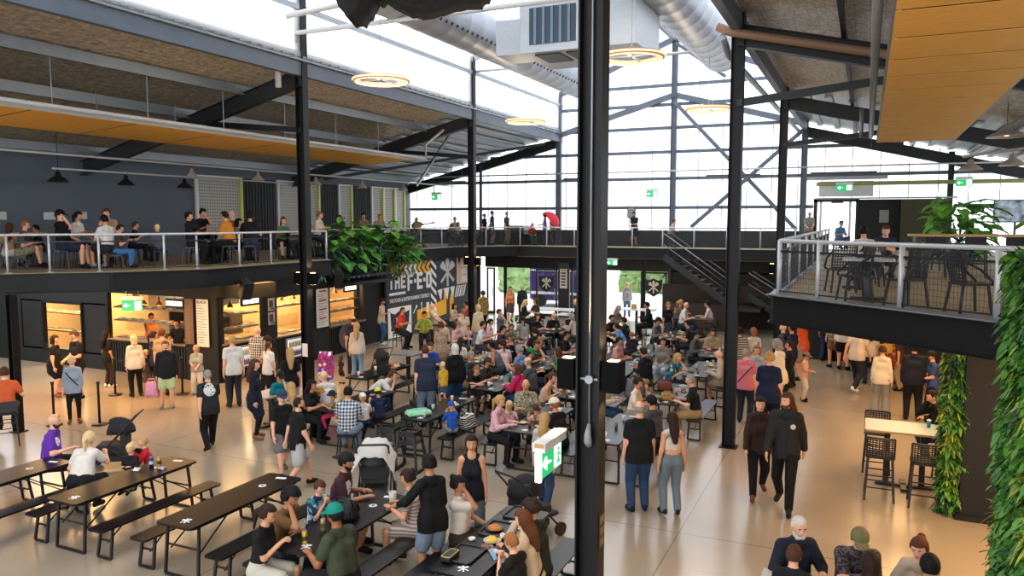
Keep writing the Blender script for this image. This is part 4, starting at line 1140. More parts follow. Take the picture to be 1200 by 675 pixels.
# outside: a purple coach with white stripe, hedge and pale shopfront
t = thing('van', 'purple van with white stripes parked outside the glass doors', 'van', (-14.75, 38.6, 0))
bm = BM(); box(bm, (0, 0, 1.45), (3.1, 1.9, 2.2), bev=.12); obj('body', bm, mat('coach_purple', '40306c', .35), t)
bm = BM(); box(bm, (0, -.965, .75), (2.9, .03, .14)); box(bm, (0, -.965, 1.95), (2.9, .03, .06)); obj('stripe', bm, WHITE, t)
for xx in (-.95, .95):
    bm = BM(); tube(bm, [(xx, -.97, .36), (xx, -.75, .36)], .36, 16); obj('wheel', bm, BLACK, t)
bm = BM(); box(bm, (-18.2, 45, 1.6), (6, 1.5, 3.2)); bmesh.ops.subdivide_edges(bm, edges=bm.edges, cuts=14, use_grid_fill=True)
for v in bm.verts: v.co += Vector((random.uniform(-.2, .2), random.uniform(-.2, .2), random.uniform(-.2, .2)))
tag(obj('hedge', bm, mat('hedge_green', '7f9a62', .8, noise=.4, nscale=3)), 'bright green hedge beyond the forecourt', 'hedge')
bm = BM(); box(bm, (-12.5, 48, 1.6), (3.4, 1.2, 3.4)); bmesh.ops.subdivide_edges(bm, edges=bm.edges, cuts=12, use_grid_fill=True)
for v in bm.verts: v.co += Vector((random.uniform(-.2, .2), random.uniform(-.2, .2), random.uniform(-.2, .2)))
tag(obj('hedge', bm, mat('hedge_green', '7f9a62', .8, noise=.4, nscale=3)), 'bright green bush rising behind the purple van', 'hedge')
# stair in two flights under the far balcony
t = thing('staircase', 'black steel stair with pale handrails under the far balcony', 'staircase', (-7.2, 31.2, 0)); t['kind'] = 'structure'
def flight(x0, z0, x1, z1, y, w):
    b_ = BM()
    for s in (0, w): bar(b_, (x0, y+s, z0), (x1, y+s, z1), .05, .26)
    obj('stringer', b_, BLACK, t)
    b_ = BM(); n = int(abs(z1-z0)/.175)
    for i in range(n): box(b_, (x0+(x1-x0)*(i+.5)/n, y+w/2, z0+(z1-z0)*(i+.5)/n+.02), (.28, w, .035))
    obj('treads', b_, mat('tread', '4a4a4c', .6), t)
    for s in (-.02, w+.02):
        b_ = BM(); tube(b_, [(x0, y+s, z0+.95), (x1, y+s, z1+.95)], .024, 8); tube(b_, [(x0, y+s, z0+.5), (x1, y+s, z1+.5)], .015, 6); obj('handrail', b_, GALV, t)
        b_ = BM()
        for i in range(9):
            f = (i+.5)/9; q = Vector((x0+(x1-x0)*f, y+s, z0+(z1-z0)*f)); bar(b_, q, q+Vector((0, 0, .95)), .02)
        obj('balusters', b_, DSTEEL, t)
flight(-.3, 3.1, 2.5, 1.15, 0, 1.2); flight(2.9, 1.5, 5.2, .1, 1.3, 1.2)
bm = BM(); box(bm, (3.0, 1.2, 1.05), (1.1, 2.5, .1)); obj('landing', bm, BLACK, t)
bm = BM(); box(bm, (1.6, 2.4, .9), (5.0, .08, 1.8)); obj('timber_back_wall', bm, mat('dark_boards', '2c221a', .7), t)
bm = BM(); box(bm, (-6.3, 32.6, .55), (2.6, .6, 1.1), bev=.02); o = tag(obj('serving_counter', bm, mat('dark_counter', '3a2a20', .5)), 'dark timber counter in front of the stair', 'counter')
bm = BM(); box(bm, (-6.3, 32.6, 1.12), (2.7, .7, .05)); obj('counter_top', bm, BLACK, o)
# black bar counter right of it, under the right balcony
t = thing('bar_counter', 'black bar with pale top beneath the right balcony edge', 'counter', (-1.3, 27.5, 0))
bm = BM(); box(bm, (0, 0, .62), (2.6, .8, 1.24)); box(bm, (1.9, -.9, .5), (1.3, .7, 1.0)); obj('bar_front', bm, BLKWALL, t)
bm = BM(); box(bm, (0, 0, 1.27), (2.7, .9, .05)); obj('bar_top', bm, mat('pale_top', '9d9d9c', .3), t)
# right balcony back: doorway, white panel over it, black and olive wall
bm = BM(); box(bm, (-1.92, 34, 4.45), (.14, .2, 2.0)); box(bm, (-1.15, 34, 5.4), (1.7, .2, .14)); box(bm, (-.36, 34, 4.45), (.12, .2, 2.0)); struct('door_1', bm, BLACK)
bm = BM(); box(bm, (-1.72, 33.98, 4.4), (.10, .06, 1.9)); box(bm, (-.62, 33.98, 4.4), (.10, .06, 1.9)); struct('door_2', bm, WHITE)
bm = BM(); box(bm, (1.3, 34, 4.43), (3.25, .2, 2.0)); struct('wall_right_back', bm, BLKWALL)
bm = BM(); box(bm, (2.05, 33.6, 4.43), (1.7, .5, 1.95)); struct('wall_olive', bm, mat('olive_wall', '37331a', .7))
bm = BM(); box(bm, (.6, 33.75, 5.47), (5.0, .3, .06)); struct('trim_4', bm, GALV)
bm = BM(); box(bm, (-.8, 33.7, 5.85), (2.0, .06, .62)); tag(obj('roller_panel', bm, mat('offwhite_panel', 'c9cac9', .6)), 'off-white panel over the balcony doorway', 'panel')
bm = BM(); box(bm, (-.8, 33.72, 6.28), (3.0, .14, .14)); tag(obj('panel_track', bm, GALV), 'grey track above the off-white panel over the balcony doorway', 'track')
bm = BM(); box(bm, (-1.1, 33.8, 5.33), (.45, .12, .10)); tag(obj('door_closer', bm, BLACK), 'black sensor box over the balcony doorway', 'sensor')
bm = BM(); box(bm, (.62, 33.88, 4.75), (.34, .03, .5)); tag(obj('wall_notice', bm, mat('notice_grey', '8a8b8b', .6)), 'grey notice on the black wall of the right balcony', 'notice')
steel('gable_girt', 'olive lit girt over the right balcony wall', [((-1.9, 33.7, 6.05), (7.3, 33.7, 6.05))], mat('olive_girt', '8d8f5c', .5), .12, .16, 'girt')
# television
t = thing('television', 'flat television on a stand at the right end of the gable', 'television', (4.95, 33.4, D))
bm = BM(); box(bm, (0, 0, 1.5), (1.42, .06, .84), bev=.01); obj('bezel', bm, mat('tv_black', '0c0c0e', .3), t)
m = mat('tv_picture', '6f8090', .4, emis=.35); nt, N, L, b = nodes(m); tc = N.new('ShaderNodeTexCoord'); n = N.new('ShaderNodeTexNoise'); n.inputs['Scale'].default_value = 3.5; n.inputs['Detail'].default_value = 5
r = N.new('ShaderNodeValToRGB'); r.color_ramp.elements[0].color = hexc('2b3844'); r.color_ramp.elements[0].position = .35; r.color_ramp.elements[1].color = hexc('aebccb'); r.color_ramp.elements[1].position = .68
L.new(tc.outputs['Object'], n.inputs['Vector']); L.new(n.outputs['Fac'], r.inputs[0]); L.new(r.outputs[0], b.inputs['Base Color']); L.new(r.outputs[0], b.inputs['Emission Color'])
bm = BM(); box(bm, (0, -.034, 1.5), (1.34, .008, .76)); obj('screen', bm, m, t)
bm = BM(); bar(bm, (0, .03, 0), (0, .03, 1.1), .07); box(bm, (0, .03, .02), (.7, .5, .04)); obj('stand', bm, BLACK, t)
# ------------------------------------------------------------------ kitchens along the left
WARM = mat('warm_stainless', '9b8a70', .35, .6, noise=.2, nscale=3); WARMWALL = mat('kitchen_wall', 'b59468', .6, noise=.25, nscale=2)
CORRB = mat('black_corrugated', '17181b', .5)
def lamp(name, kind, loc, energy, col, size=.3, rot=None, spot=None, sizey=None):
    l = bpy.data.lights.new(name, kind); l.energy = energy; l.color = col
    if kind == 'AREA':
        l.size = size
        if sizey: l.shape = 'RECTANGLE'; l.size_y = sizey
    elif kind in ('POINT', 'SPOT'): l.shadow_soft_size = size
    if spot: l.spot_size = spot; l.spot_blend = .6
    o = bpy.data.objects.new(name, l); COL.objects.link(o); o.location = loc
    if rot: o.rotation_euler = rot
    return o
WC = (1, .66, .33)
# shell: roof, back, end walls
bm = BM(); box(bm, (-19.5, 16.7, 2.62), (8.0, 1.2, .4)); box(bm, (-16.6, 20.0, 2.68), (.5, 8.2, .5)); struct('trim_5', bm, BLKWALL)
bm = BM(); box(bm, (-20.5, 24.3, 1.5), (7.5, .1, 3.0)); box(bm, (-19.2, 21.6, 1.5), (.1, 5.4, 3.0)); box(bm, (-22.3, 18.9, 1.5), (6.2, .1, 3)); struct('wall_kitchen', bm, WARMWALL)
bm = BM(); box(bm, (-20.8, 20, 2.93), (9.0, 8.5, .04)); struct('ceiling_kitchen', bm, mat('kitchen_ceiling', '6a5a48', .7))
bm = BM(); box(bm, (-16.75, 23.75, 1.5), (.12, 1.9, 3.0)); box(bm, (-23.0, 16.05, .25), (4.0, .12, .5)); box(bm, (-23.0, 16.05, 2.5), (4.0, .12, 1.0)); box(bm, (-24.5, 16.05, 1.25), (1.1, .12, 1.6)); box(bm, (-26.5, 16.05, 1.5), (3.0, .12, 3.0)); box(bm, (-21.55, 16.05, 1.25), (1.1, .12, 1.6)); struct('wall_dark', bm, BLKWALL)
def stall(name, label, M, width, sill, top, shelves, bk=1.0):
    """open fronted kitchen; local x along the front, -y toward the hall, width from 0"""
    t = thing(name, label, 'food stall', (0, 0, 0)); t.matrix_world = M
    w = width
    bm = BM(); box(bm, (w/2, .05, sill/2-.03), (w, .1, sill-.06))
    for i in range(int(w/.11)): box(bm, (.055+i*.11, -.015, sill/2-.03), (.06, .04, sill-.1))
    obj('counter_front', bm, CORRB, t)
    bm = BM(); box(bm, (w/2, .22, sill), (w, .62, .05), bev=.01); obj('counter_top', bm, WARM, t)
    bm = BM(); box(bm, (w/2, .05, (top+2.75)/2), (w, .1, 2.75-top)); obj('lintel', bm, BLKWALL, t)
    for x in (.04, w-.04):
        bm = BM(); box(bm, (x, .05, 1.35), (.10, .14, 2.7)); obj('jamb', bm, BLACK, t)
    for z in shelves:
        bm = BM(); box(bm, (w/2, .34, z), (w-.12, .26, .025)); box(bm, (w/2, .21, z), (w-.12, .02, .05)); obj('shelf', bm, WARM, t)
    bm = BM(); box(bm, (w/2, bk, sill*.5), (w-.2, .5, sill), bev=.01); obj('back_bench', bm, WARM, t)
    bm = BM(); box(bm, (w/2, bk+.1, 2.25), (w-.3, .5, .35)); obj('exhaust_hood', bm, GALV, t)
    bm = BM(); box(bm, (w/2, .42, 1.12+sill*.0+.28), (w*.8, .02, .38)); obj('sneeze_glass', bm, GLASS, t)
    return t
MK1 = Matrix.Translation((-21.0, 16.0, 0)); R90 = Matrix.Rotation(PI/2, 4, 'Z')
k1 = stall('food_stall', 'warm lit kitchen with the green exit sign in front', MK1, 3.35, 1.0, 2.40, (1.55, 1.95), 1.75)
def MK(y0): return Matrix.Translation((-16.4, y0, 0)) @ R90
k2 = stall('food_stall', 'warm lit stall with long shelves, left of the two small posters', MK(16.05), 1.75, 1.08, 2.38, (1.45, 1.85))
k3 = stall('food_stall', 'warm lit stall with drinks fridge, left of the kitchen column', MK(18.22), 1.72, 1.0, 2.22, (1.9,))
k4 = stall('food_stall', 'warm lit stall with round red logo on its counter, right of the kitchen column', MK(20.8), 2.05, 1.0, 2.32, (1.45, 1.8))
bm = BM(); box(bm, (-16.42, 18.0, 1.35), (.12, .40, 2.7)); box(bm, (-16.42, 20.38, 1.35), (.12, .80, 2.7)); box(bm, (-17.05, 16.02, 1.35), (1.2, .12, 2.7)); struct('wall_piers', bm, BLKWALL)
# small serving window far left
t = thing('serving_window', 'small bright serving window in the black wall at far left', 'window', (-23.0, 15.98, 0))
bm = BM()
for s in (-.93, .93): box(bm, (s, 0, 1.25), (.06, .1, 1.5))
for z in (.5, 2.0): box(bm, (0, 0, z), (1.86, .1, .06))
obj('window_frame', bm, BLACK, t)
bm = BM(); box(bm, (0, .0, 1.25), (1.8, .04, 1.44)); obj('glass', bm, GLASS, t)
# lit things in the stalls
def glow(c, e, nm): return mat(nm, c, .5, emis=e)
SIGNL = glow('f2f4f0', 2.2, 'lit_white_sign')
for (x, y, z, w, rz, lab) in ((-17.95, 15.85, 2.22, .62, 0, 'lit white name sign over the kitchen with the exit sign'), (-16.28, 17.1, 2.24, .62, PI/2, 'lit white name sign over the stall left of the posters'), (-16.28, 21.9, 2.24, .62, PI/2, 'lit white name sign over the stall right of the kitchen column')):
    t = thing('light_box_sign', lab, 'sign', (x, y, z), rz)
    bm = BM(); box(bm, (0, .03, 0), (w+.08, .08, .26), bev=.01); obj('case', bm, BLACK, t)
    bm = BM(); box(bm, (0, -.012, 0), (w, .01, .13)); obj('lit_face', bm, SIGNL, t)
def board(name, lab, x, y, z, w, h, rz, m, lines, cols, head=None):
    t = thing(name, lab, 'menu board', (x, y, z), rz)
    bm = BM(); box(bm, (0, 0, 0), (w, .03, h), bev=.006); obj('panel', bm, m, t)
    bm = BM(); k = h/2-.18
    while k > -h/2+.08:
        ww = w*random.uniform(.4, .8); box(bm, (-w*.42+ww/2, -.017, k), (ww, .004, .016)); k -= lines
    obj('menu_lines', bm, cols[0], t)
    if len(cols) > 1:
        bm = BM()
        for q in range(4): box(bm, (0, -.018, h/2-.08-q*h/4.3), (w*.6, .004, .05))
        obj('red_headings', bm, cols[1], t)
    return t
GREYT = mat('menu_text', '6b6b6b', .7); REDT = mat('menu_red', 'b8452f', .7); MENUW = mat('menu_white', 'd9d7d2', .5)
b1 = board('menu_board', 'tall white menu board between the first kitchen and the shelved stall', -16.93, 15.9, 1.70, .44, 1.35, 0, MENUW, .075, [GREYT])
bm = BM(); put_mesh(bm, text_mesh('BLACK', .12, .006, 'CENTER'), Matrix.Translation((0, -.02, .56)) @ Matrix.Rotation(PI/2, 4, 'X')); obj('menu_heading', bm, BLACK, b1)
board('menu_board', 'brown brick pattern board right of the first kitchen', -17.45, 15.9, 1.72, .34, 1.3, 0, mat('brown_board', '6e5544', .6), .06, [mat('board_lines', '8d745f', .7)])
board('menu_board', 'tall white menu board with red headings right of the kitchen column', -16.28, 20.36, 1.70, .60, 1.28, PI/2, MENUW, .06, [GREYT, REDT])
for z, lab in ((2.05, 'upper small poster between the two middle stalls'), (1.62, 'lower small poster between the two middle stalls')):
    t = thing('poster', lab, 'poster', (-16.34, 18.02, z), PI/2); bm = BM(); box(bm, (0, 0, 0), (.27, .02, .38)); obj('sheet', bm, mat('poster_grey', '9fa0a4', .5), t)
    bm = BM(); box(bm, (-.02, -.014, .02), (.16, .006, .22)); box(bm, (.03, -.014, -.13), (.16, .006, .05)); obj('picture', bm, mat('poster_dark', '3b3338', .6), t)
bm = BM(); box(bm, (ROWL+.02, 15.62, 1.25), (.17, .012, .34)); tag(obj('poster', bm, MENUW), 'small white poster on the left kitchen column', 'poster')
bm = BM(); tube(bm, [(-16.345, 21.7, .58), (-16.32, 21.7, .58)], .44, 28); o = tag(obj('round_logo_sign', bm, mat('logo_grey', '4b4c52', .6)), 'round grey sign with red shape on the stall counter', 'sign')
bm = BM(); prism(bm, [(-.2, -.12), (.22, -.12), (.26, .05), (.12, -.01), (.06, .12), (-.04, .02), (-.14, .1), (-.24, .02)], 0, .008, Matrix.Translation((-16.318, 21.7, .6)) @ YZ); obj('red_shape', bm, mat('logo_red', 'b34a44', .6), o)
def fridge(x, y, z, w, h, lab):
    t = thing('drinks_fridge', lab, 'fridge', (x, y, z), PI/2)
    bm = BM(); box(bm, (0, .02, h/2), (w, .06, h), bev=.01); obj('casing', bm, GALV, t)
    bm = BM(); box(bm, (0, -.014, h/2), (w-.1, .01, h-.1)); obj('lit_back', bm, glow('dfe9ee', .75, 'fridge_light'), t)
    cs = ['c03a2c', 'e0b030', '3a7a4a', '3a62a0', 'd8d8d8', '7a4a2a']
    for r_ in range(2):
        for i in range(int(w/.075)-1):
            bm = BM(); xx = -w/2+.09+i*.075; zz = .09+r_*h*.44; lathe(bm, [(.024, 0), (.026, .02), (.026, .13), (.012, .16), (.012, .19)], 8, (xx, -.05, zz)); obj('bottle', bm, mat('drink_'+cs[(i*3+r_)%6], cs[(i*3+r_) % 6], .3), t)
    bm = BM(); box(bm, (0, -.085, h/2), (w-.06, .006, h-.06)); obj('glass_door', bm, GLASS, t); return t
fridge(-16.30, 19.1, .25, 1.0, .66, 'lit drinks fridge set in the counter left of the kitchen column')
fridge(-16.30, 16.95, .32, .7, .66, 'lit drinks fridge set in the counter of the shelved stall')
# food, pans, lamps in the stalls
FOODC = ['c98a3c', 'd9a34a', '9a4a24', '6d8a3a', 'b5652f', 'e0c48a']
def heap(M, loc, r, c, nm='tray_of_food', lab='', grp=None):
    bm = BM(); box(bm, (0, 0, .015), (r*2.2, r*1.6, .03), bev=.008); o = obj(nm, bm, GALV); o.matrix_world = M @ Matrix.Translation(loc)
    tag(o, lab, 'food tray', grp)
    bm = BM(); bmesh.ops.create_icosphere(bm, subdivisions=2, radius=1)
    for v in bm.verts: v.co = Vector((v.co.x*r, v.co.y*r*.7, max(0, v.co.z)*r*.5))*random.uniform(.8, 1.12)
    obj('food', bm, mat('food_'+c, c, .7, noise=.3, nscale=30), o)
i = 0
for M, w, zs, who in ((MK1, 3.35, (1.03, 1.57, 1.97), 'the kitchen with the exit sign'), (MK(16.05), 1.75, (1.11, 1.465, 1.865), 'the shelved stall'), (MK(18.22), 1.72, (1.03, 1.915), 'the stall with drinks fridge'), (MK(20.8), 2.05, (1.03, 1.465, 1.815), 'the stall with round red logo')):
    for zi, z in enumerate(zs):
        n = int(w/.42)
        for q in range(n):
            heap(M, (.3+q*.42, .32, z), random.uniform(.10, .16), FOODC[i % 6], lab='steel tray of hot food on the '+('counter' if zi == 0 else 'lower shelf' if zi == 1 else 'upper shelf')+' of '+who, grp=f'food trays, {["counter", "lower shelf", "upper shelf"][zi]} of {who}'); i += 1
for M, w, n, who in ((MK1, 3.35, 5, 'the kitchen with the exit sign'), (MK(16.05), 1.75, 3, 'the shelved stall'), (MK(18.22), 1.72, 3, 'the stall with drinks fridge'), (MK(20.8), 2.05, 3, 'the stall with round red logo')):
    for q in range(n):
        bm = BM(); lathe(bm, [(.02, .22), (.03, .12), (.10, .02), (.105, 0)], 12, (0, 0, 0)); o = obj('heat_lamp', bm, mat('copper_lamp', '9a6a3a', .35, .7)); o.matrix_world = M @ Matrix.Translation((w*(q+.5)/n, .5, 2.05))
        tag(o, 'small copper heat lamp hanging in '+who, 'lamp', 'heat lamps in '+who)
        bm = BM(); lathe(bm, [(.02, .06), (.045, .03), (.03, 0)], 10, (0, 0, -.01)); obj('bulb', bm, glow('ffc27a', 9, 'warm_bulb'), o)
        bm = BM(); tube(bm, [(0, 0, .22), (0, 0, .86)], .008, 5); obj('cord', bm, BLACK, o)
    c = M @ Vector((w/2, 1.2, 2.7)); l = lamp('kitchen_lamp', 'AREA', c, 620 if w > 3 else 360, WC, w*.8, (0, 0, 0), sizey=1.2)
    if w < 3: l.rotation_euler = (0, 0, PI/2)
bm = BM(); box(bm, (-15.75, 21.9, 2.52), (1.2, 2.6, .10)); o = tag(obj('awning', bm, BLACK), 'flat black awning over the stall right of the kitchen column', 'awning')
bm = BM()
for i in range(9): tube(bm, [(-16.2+.1*(i % 3), 20.9+.25*i, 2.66), (-15.3, 20.8+.27*i, 2.72)], .05, 8)
obj('rolled_covers', bm, mat('dark_rolls', '2a2d31', .6), o)
# ------------------------------------------------------------------ mural wall
MW = thing('mural_wall', 'black yellow and white food hall mural wall with THE FED lettering', 'mural', (-16.48, 24.40, 0))
NAVY = mat('mural_charcoal', '2b2e37', .6); YEL = mat('mural_yellow', 'e3a51f', .6); MWH = mat('mural_white', 'e4e3df', .6); ORG = mat('mural_orange', 'd99a55', .6); MGREY = mat('mural_grey', 'b9b6b2', .6)
bm = BM(); box(bm, (-.06, 3.3, 1.53), (.1, 6.6, 3.06)); obj('backing', bm, NAVY, MW)
def art(name, polys, m, z=.002):
    bm = BM()
    for i, p in enumerate(polys): prism(bm, p, -.0085+z, z+.0003*i, YZ)
    return obj(name, bm, m, MW)
def chev(x, y, w, h): return [(x+w*.6, y+h/2), (x, y), (x+w*.6, y-h/2), (x+w*1.05, y-h/2), (x+w*.45, y), (x+w*1.05, y+h/2)]
cw = .335
art('yellow_chevrons', [chev(.22+cw*i, 2.68, .46, .52) for i in (0, 1, 2, 6, 7, 8)], YEL); art('white_chevrons', [chev(.22+cw*i, 2.68, .46, .52) for i in (3, 4, 5)], MWH)
def mtext(s, size, y, z, m, name, sx=1., bold=0.):
    bm = BM(); put_mesh(bm, text_mesh(s, size, .006, 'LEFT', bold), Matrix.Translation((.004, y, z)) @ Matrix(((0, 0, 1, 0), (1, 0, 0, 0), (0, 1, 0, 0), (0, 0, 0, 1))) @ Matrix.Diagonal((sx, 1, 1, 1))); return obj(name, bm, m, MW)
def block(s, y, z, w, h, t, gap, nm='lettering'):
    ps = []
    for ch in s:
        R = lambda a, b, c, d: ps.append([(y+a, z+b), (y+c, z+b), (y+c, z+d), (y+a, z+d)])
        if ch == '.': R(0, h*.42, t*1.1, h*.42+t*1.1); y += t*1.1+gap; continue
        if ch == 'T': R(0, h-t, w, h); R(w/2-t/2, 0, w/2+t/2, h-t)
        else: R(0, 0, t, h)
        if ch == 'H': R(w-t, 0, w, h); R(t, h/2-t/2, w-t, h/2+t/2)
        if ch in 'EF': R(t, h-t, w, h); R(t, h/2-t/2, w*.85, h/2+t/2)
        if ch == 'E': R(t, 0, w, t)
        if ch == 'D': R(t, h-t, w-t*.6, h); R(t, 0, w-t*.6, t); R(w-t, t*.6, w, h-t*.6)
        y += w+gap
    art(nm, ps, MWH)
block('THE', .18, 1.93, .34, .52, .11, .08); block('F.E.D', 1.50, 1.80, .42, .68, .14, .07)
art('white_bar', [[(.2, 1.70), (1.35, 1.70), (1.35, 1.80), (.2, 1.80)]], MWH)
mtext('THE FOOD & ENTERTAINMENT DISTRICT', .205, .2, 1.42, MWH, 'lettering', .78, .003)
art('diagonal_stripes', [[(3.30, 3.0-.36*i), (3.75, 2.66-.36*i), (3.75, 2.50-.36*i), (3.30, 2.84-.36*i)] for i in range(6)], MWH)
art('crossed_utensils', [[(4.72+q[0]*1.65, 2.35+q[1]*1.35) for q in p] for p in utensils()], MGREY, .004)
art('orange_panel', [[(5.55, 1.75), (6.55, 1.75), (6.55, 2.9), (5.95, 2.9), (5.75, 2.6), (5.62, 3.0), (5.55, 3.0)]], mat('mural_peach', 'd8b79c', .6), .001)
art('orange_blocks', [[(5.98, 1.85+.34*i), (6.5, 1.85+.34*i), (6.5, 2.1+.34*i), (5.98, 2.1+.34*i)] for i in range(3)], MWH, .003)
art('yellow_corner', [[(6.1, 2.95), (6.35, 2.75), (6.35, 3.02)], [(6.4, 2.95), (6.6, 2.78), (6.6, 3.0)]], YEL, .004)
art('white_wedges', [[(3.85, 1.62), (4.25, 1.66), (4.15, 1.15)], [(4.35, 1.66), (4.85, 1.68), (4.7, 1.15)], [(4.95, 1.68), (5.35, 1.70), (5.2, 1.2)]], MWH)
art('diagonal_stripes', [[(5.35+.19*i, 1.2), (5.45+.19*i, 1.2), (5.65+.19*i, 1.7), (5.55+.19*i, 1.7)] for i in range(5)], MWH, .003)
art('yellow_field', [[(2.2, .95), (3.4, 1.05), (4.6, 1.2), (4.6, .55), (4.0, .5), (2.2, .55)], [(4.9, 1.15), (5.1, 1.55), (5.25, 1.15), (5.2, .5), (4.9, .5)], [(4.35, 1.2), (4.45, 1.6), (4.65, 1.2)]], YEL, .001)
art('white_field', [[(.1, .05), (1.75, .05), (1.75, 1.22), (.1, 1.22)]], MWH, .001)
art('shield', [[(.93+q[0]*1.38, .62+q[1]*1.0) for q in SHIELD]], mat('mural_black', '1c1d22', .6), .004)
mtext('THE', .26, .62, .62, MWH, 'lettering', .8, .006); mtext('FED', .34, .5, .28, MWH, 'lettering', .9, .01)
art('music_and_tools', [[(2.05+q[0]*.45, 1.0+q[1]*.5) for q in utensils()[4]], [(2.05+q[0]*.45, 1.0+q[1]*.5) for q in utensils()[5]], [(2.55+q[0]*.45, 1.02+q[1]*.5) for q in utensils()[1]], [(2.55+q[0]*.45, 1.02+q[1]*.5) for q in utensils()[0]], [(2.95, .8), (3.1, .8), (3.14, 1.2), (2.92, 1.2)]], MWH, .004)
# ------------------------------------------------------------------ lights of the place
def ring(lab, x, y, z=7.85):
    t = thing('ring_light', lab, 'pendant light', (x, y, z))
    bm = BM(); n = 40
    for r0, r1, z0, z1 in ((.56, .66, -.03, .05),):
        pr = [(r0, z0), (r1, z0), (r1, z1), (r0, z1)]
        rings = [[bm.verts.new((a*math.cos(2*PI*k/n), a*math.sin(2*PI*k/n), b)) for k in range(n)] for a, b in pr]
        for i in range(4):
            A, B = rings[i], rings[(i+1) % 4]
            for k in range(n): bm.faces.new((A[k], A[(k+1) % n], B[(k+1) % n], B[k]))
    obj('housing', bm, mat('ring_housing', 'a58d7c', .5), t)
    bm = BM()
    for rr in (.60, .665): 
        tube(bm, [(rr*math.cos(2*PI*k/n), rr*math.sin(2*PI*k/n), -.035 if rr < .62 else .01) for k in range(n)], .018, 6, closed=True)
    obj('light_strip', bm, glow('ffc790', 1.7, 'ring_glow'), t)
    bm = BM(); box(bm, (0, 0, .03), (1.15, .05, .03)); box(bm, (0, 0, .03), (.05, 1.15, .03)); obj('cross_bar', bm, GALV, t)
    bm = BM(); tube(bm, [(0, 0, .04), (0, 0, 1.46)], .008, 5); obj('cable', bm, GALV, t)
    lamp('ring_lamp', 'POINT', (x, y, z-.25), 90, (1, .80, .58), .5)
ring('glowing ring pendant left of centre, nearer the camera', -10.42, 15.35); ring('glowing ring pendant on the left, farther away', -10.35, 23.6)
ring('glowing ring pendant beside the nearest column', -4.4, 15.3); ring('glowing ring pendant far off in front of the gable', -4.35, 23.3)
def dome(lab, x, y, z, top, dark=False, r=.20, grp=None):
    t = thing('dome_lamp', lab, 'pendant lamp', (x, y, z), 0, grp)
    bm = BM(); lathe(bm, [(r, 0), (r*.98, .02), (r*.62, .11), (r*.28, .17), (r*.22, .27), (.02, .29)], 20, cap=False); obj('shade', bm, mat('lamp_black', '151517', .5) if dark else mat('lamp_cream', 'a59a90', .5), t)
    bm = BM(); lathe(bm, [(.01, .02), (.05, .03), (.05, .08), (.02, .12)], 10); obj('bulb', bm, glow('ffe0b0', 2.0, 'dome_bulb'), t)
    bm = BM(); tube(bm, [(0, 0, .28), (0, 0, top-z)], .008, 5); obj('cord', bm, BLACK, t)
dome('black dome lamp over the left balcony, farthest left', -19.4, 13.55, 5.6, 6.9, True, .26); dome('black dome lamp over the left balcony, above the boy', -19.4, 15.6, 5.6, 5.95, True, .24); dome('black dome lamp at the edge of the first pale wall panel', -19.4, 17.7, 5.6, 5.95, True, .24)
dome('cream dome lamp over the left balcony, nearest', -18, 16.7, 6.12-.3, 6.21); dome('cream dome lamp left of the balcony column', -18, 19.4, 5.88, 6.21); dome('cream dome lamp just right of the balcony column', -18, 22.3, 5.85, 6.21)
dome('cream dome lamp above the hanging balcony plants', -18, 25.1, 5.85, 6.21); dome('cream dome lamp over the left balcony nearest the gable', -18, 28.0, 5.85, 6.21)
dome('large cream dome lamp below the broad gold panel', 2.85, 21.0, 6.5, 7.3, False, .42)
for q, f in enumerate((.05, .3, .55, .85)):
    dome(f'cream dome lamp on the right balcony track, {["farthest", "second farthest", "third farthest", "nearest"][q]}', 2.3+2.9*f, 24-6*f, 5.92, 6.3, False, .30)
for xx, yy, w, lab in ((-18.6, 33.0, 1.9, 'dark linear pendant before the gable, farthest left'), (-11.6, 33.0, 2.0, 'dark linear pendant before the gable, right of the nearest column'), (-5.1, 33.0, 2.2, 'dark linear pendant before the gable, left of the open floor column'), (-.9, 33.0, 2.4, 'dark linear pendant above the off-white balcony panel')):
    t = thing('linear_pendant', lab, 'pendant light', (xx, yy, 6.45)); bm = BM(); box(bm, (0, 0, 0), (w, .09, .09), bev=.01); obj('housing', bm, mat('pendant_dark', '3d3d40', .5), t)
    bm = BM()
    for s in (-w*.4, w*.4): tube(bm, [(s, 0, .04), (s, 0, roofz(xx)-6.5)], .006, 5)
    obj('cable', bm, GALV, t)
# wall lights on columns
def sconce(lab, x, y, z, dx, dy, e=60):
    t = thing('column_light', lab, 'wall light', (x, y, z)); 
    bm = BM(); box(bm, (dx*.13, dy*.13, 0), (.18, .2, .3), bev=.01); obj('housing', bm, mat('sconce_black', '050506', .7, spec=.1), t)
    bm = BM()
    for s in (-1, 1): box(bm, (dx*.13, dy*.13, s*.152), (.10, .10, .006))
    obj('lens', bm, glow('ffcf8a', 12, 'sconce_glow'), t)
    for s in (-1, 1): lamp('column_lamp', 'SPOT', (x+dx*.14, y+dy*.14, z+s*.18), e, (1, .68, .34), .03, (0 if s < 0 else PI, 0, 0), math.radians(110))
for (x, y, lab) in ((ROWR, 7.04, 'nearest column'), (ROWL, 15.75, 'left kitchen column'), (ROWL, 25, 'column by the mural'), (ROWR, 25, 'column by the stair')):
    sconce(f'black up and down light on the left side of the {lab}', x-.1, y, 3.1, -1, 0); sconce(f'black up and down light on the right side of the {lab}', x+.1, y, 3.1, 1, 0)
lamp('under_balcony_lamp', 'AREA', (-15.5, 15.2, 2.92), 190, (1, .55, .20), 1.2, sizey=5)
lamp('under_balcony_lamp', 'AREA', (-18.6, 13.0, 2.92), 300, (1, .55, .20), 3.5, sizey=2.5)
lamp('under_balcony_lamp', 'AREA', (1.6, 17.5, 3.0), 430, (1, .60, .27), 3.0, sizey=9)
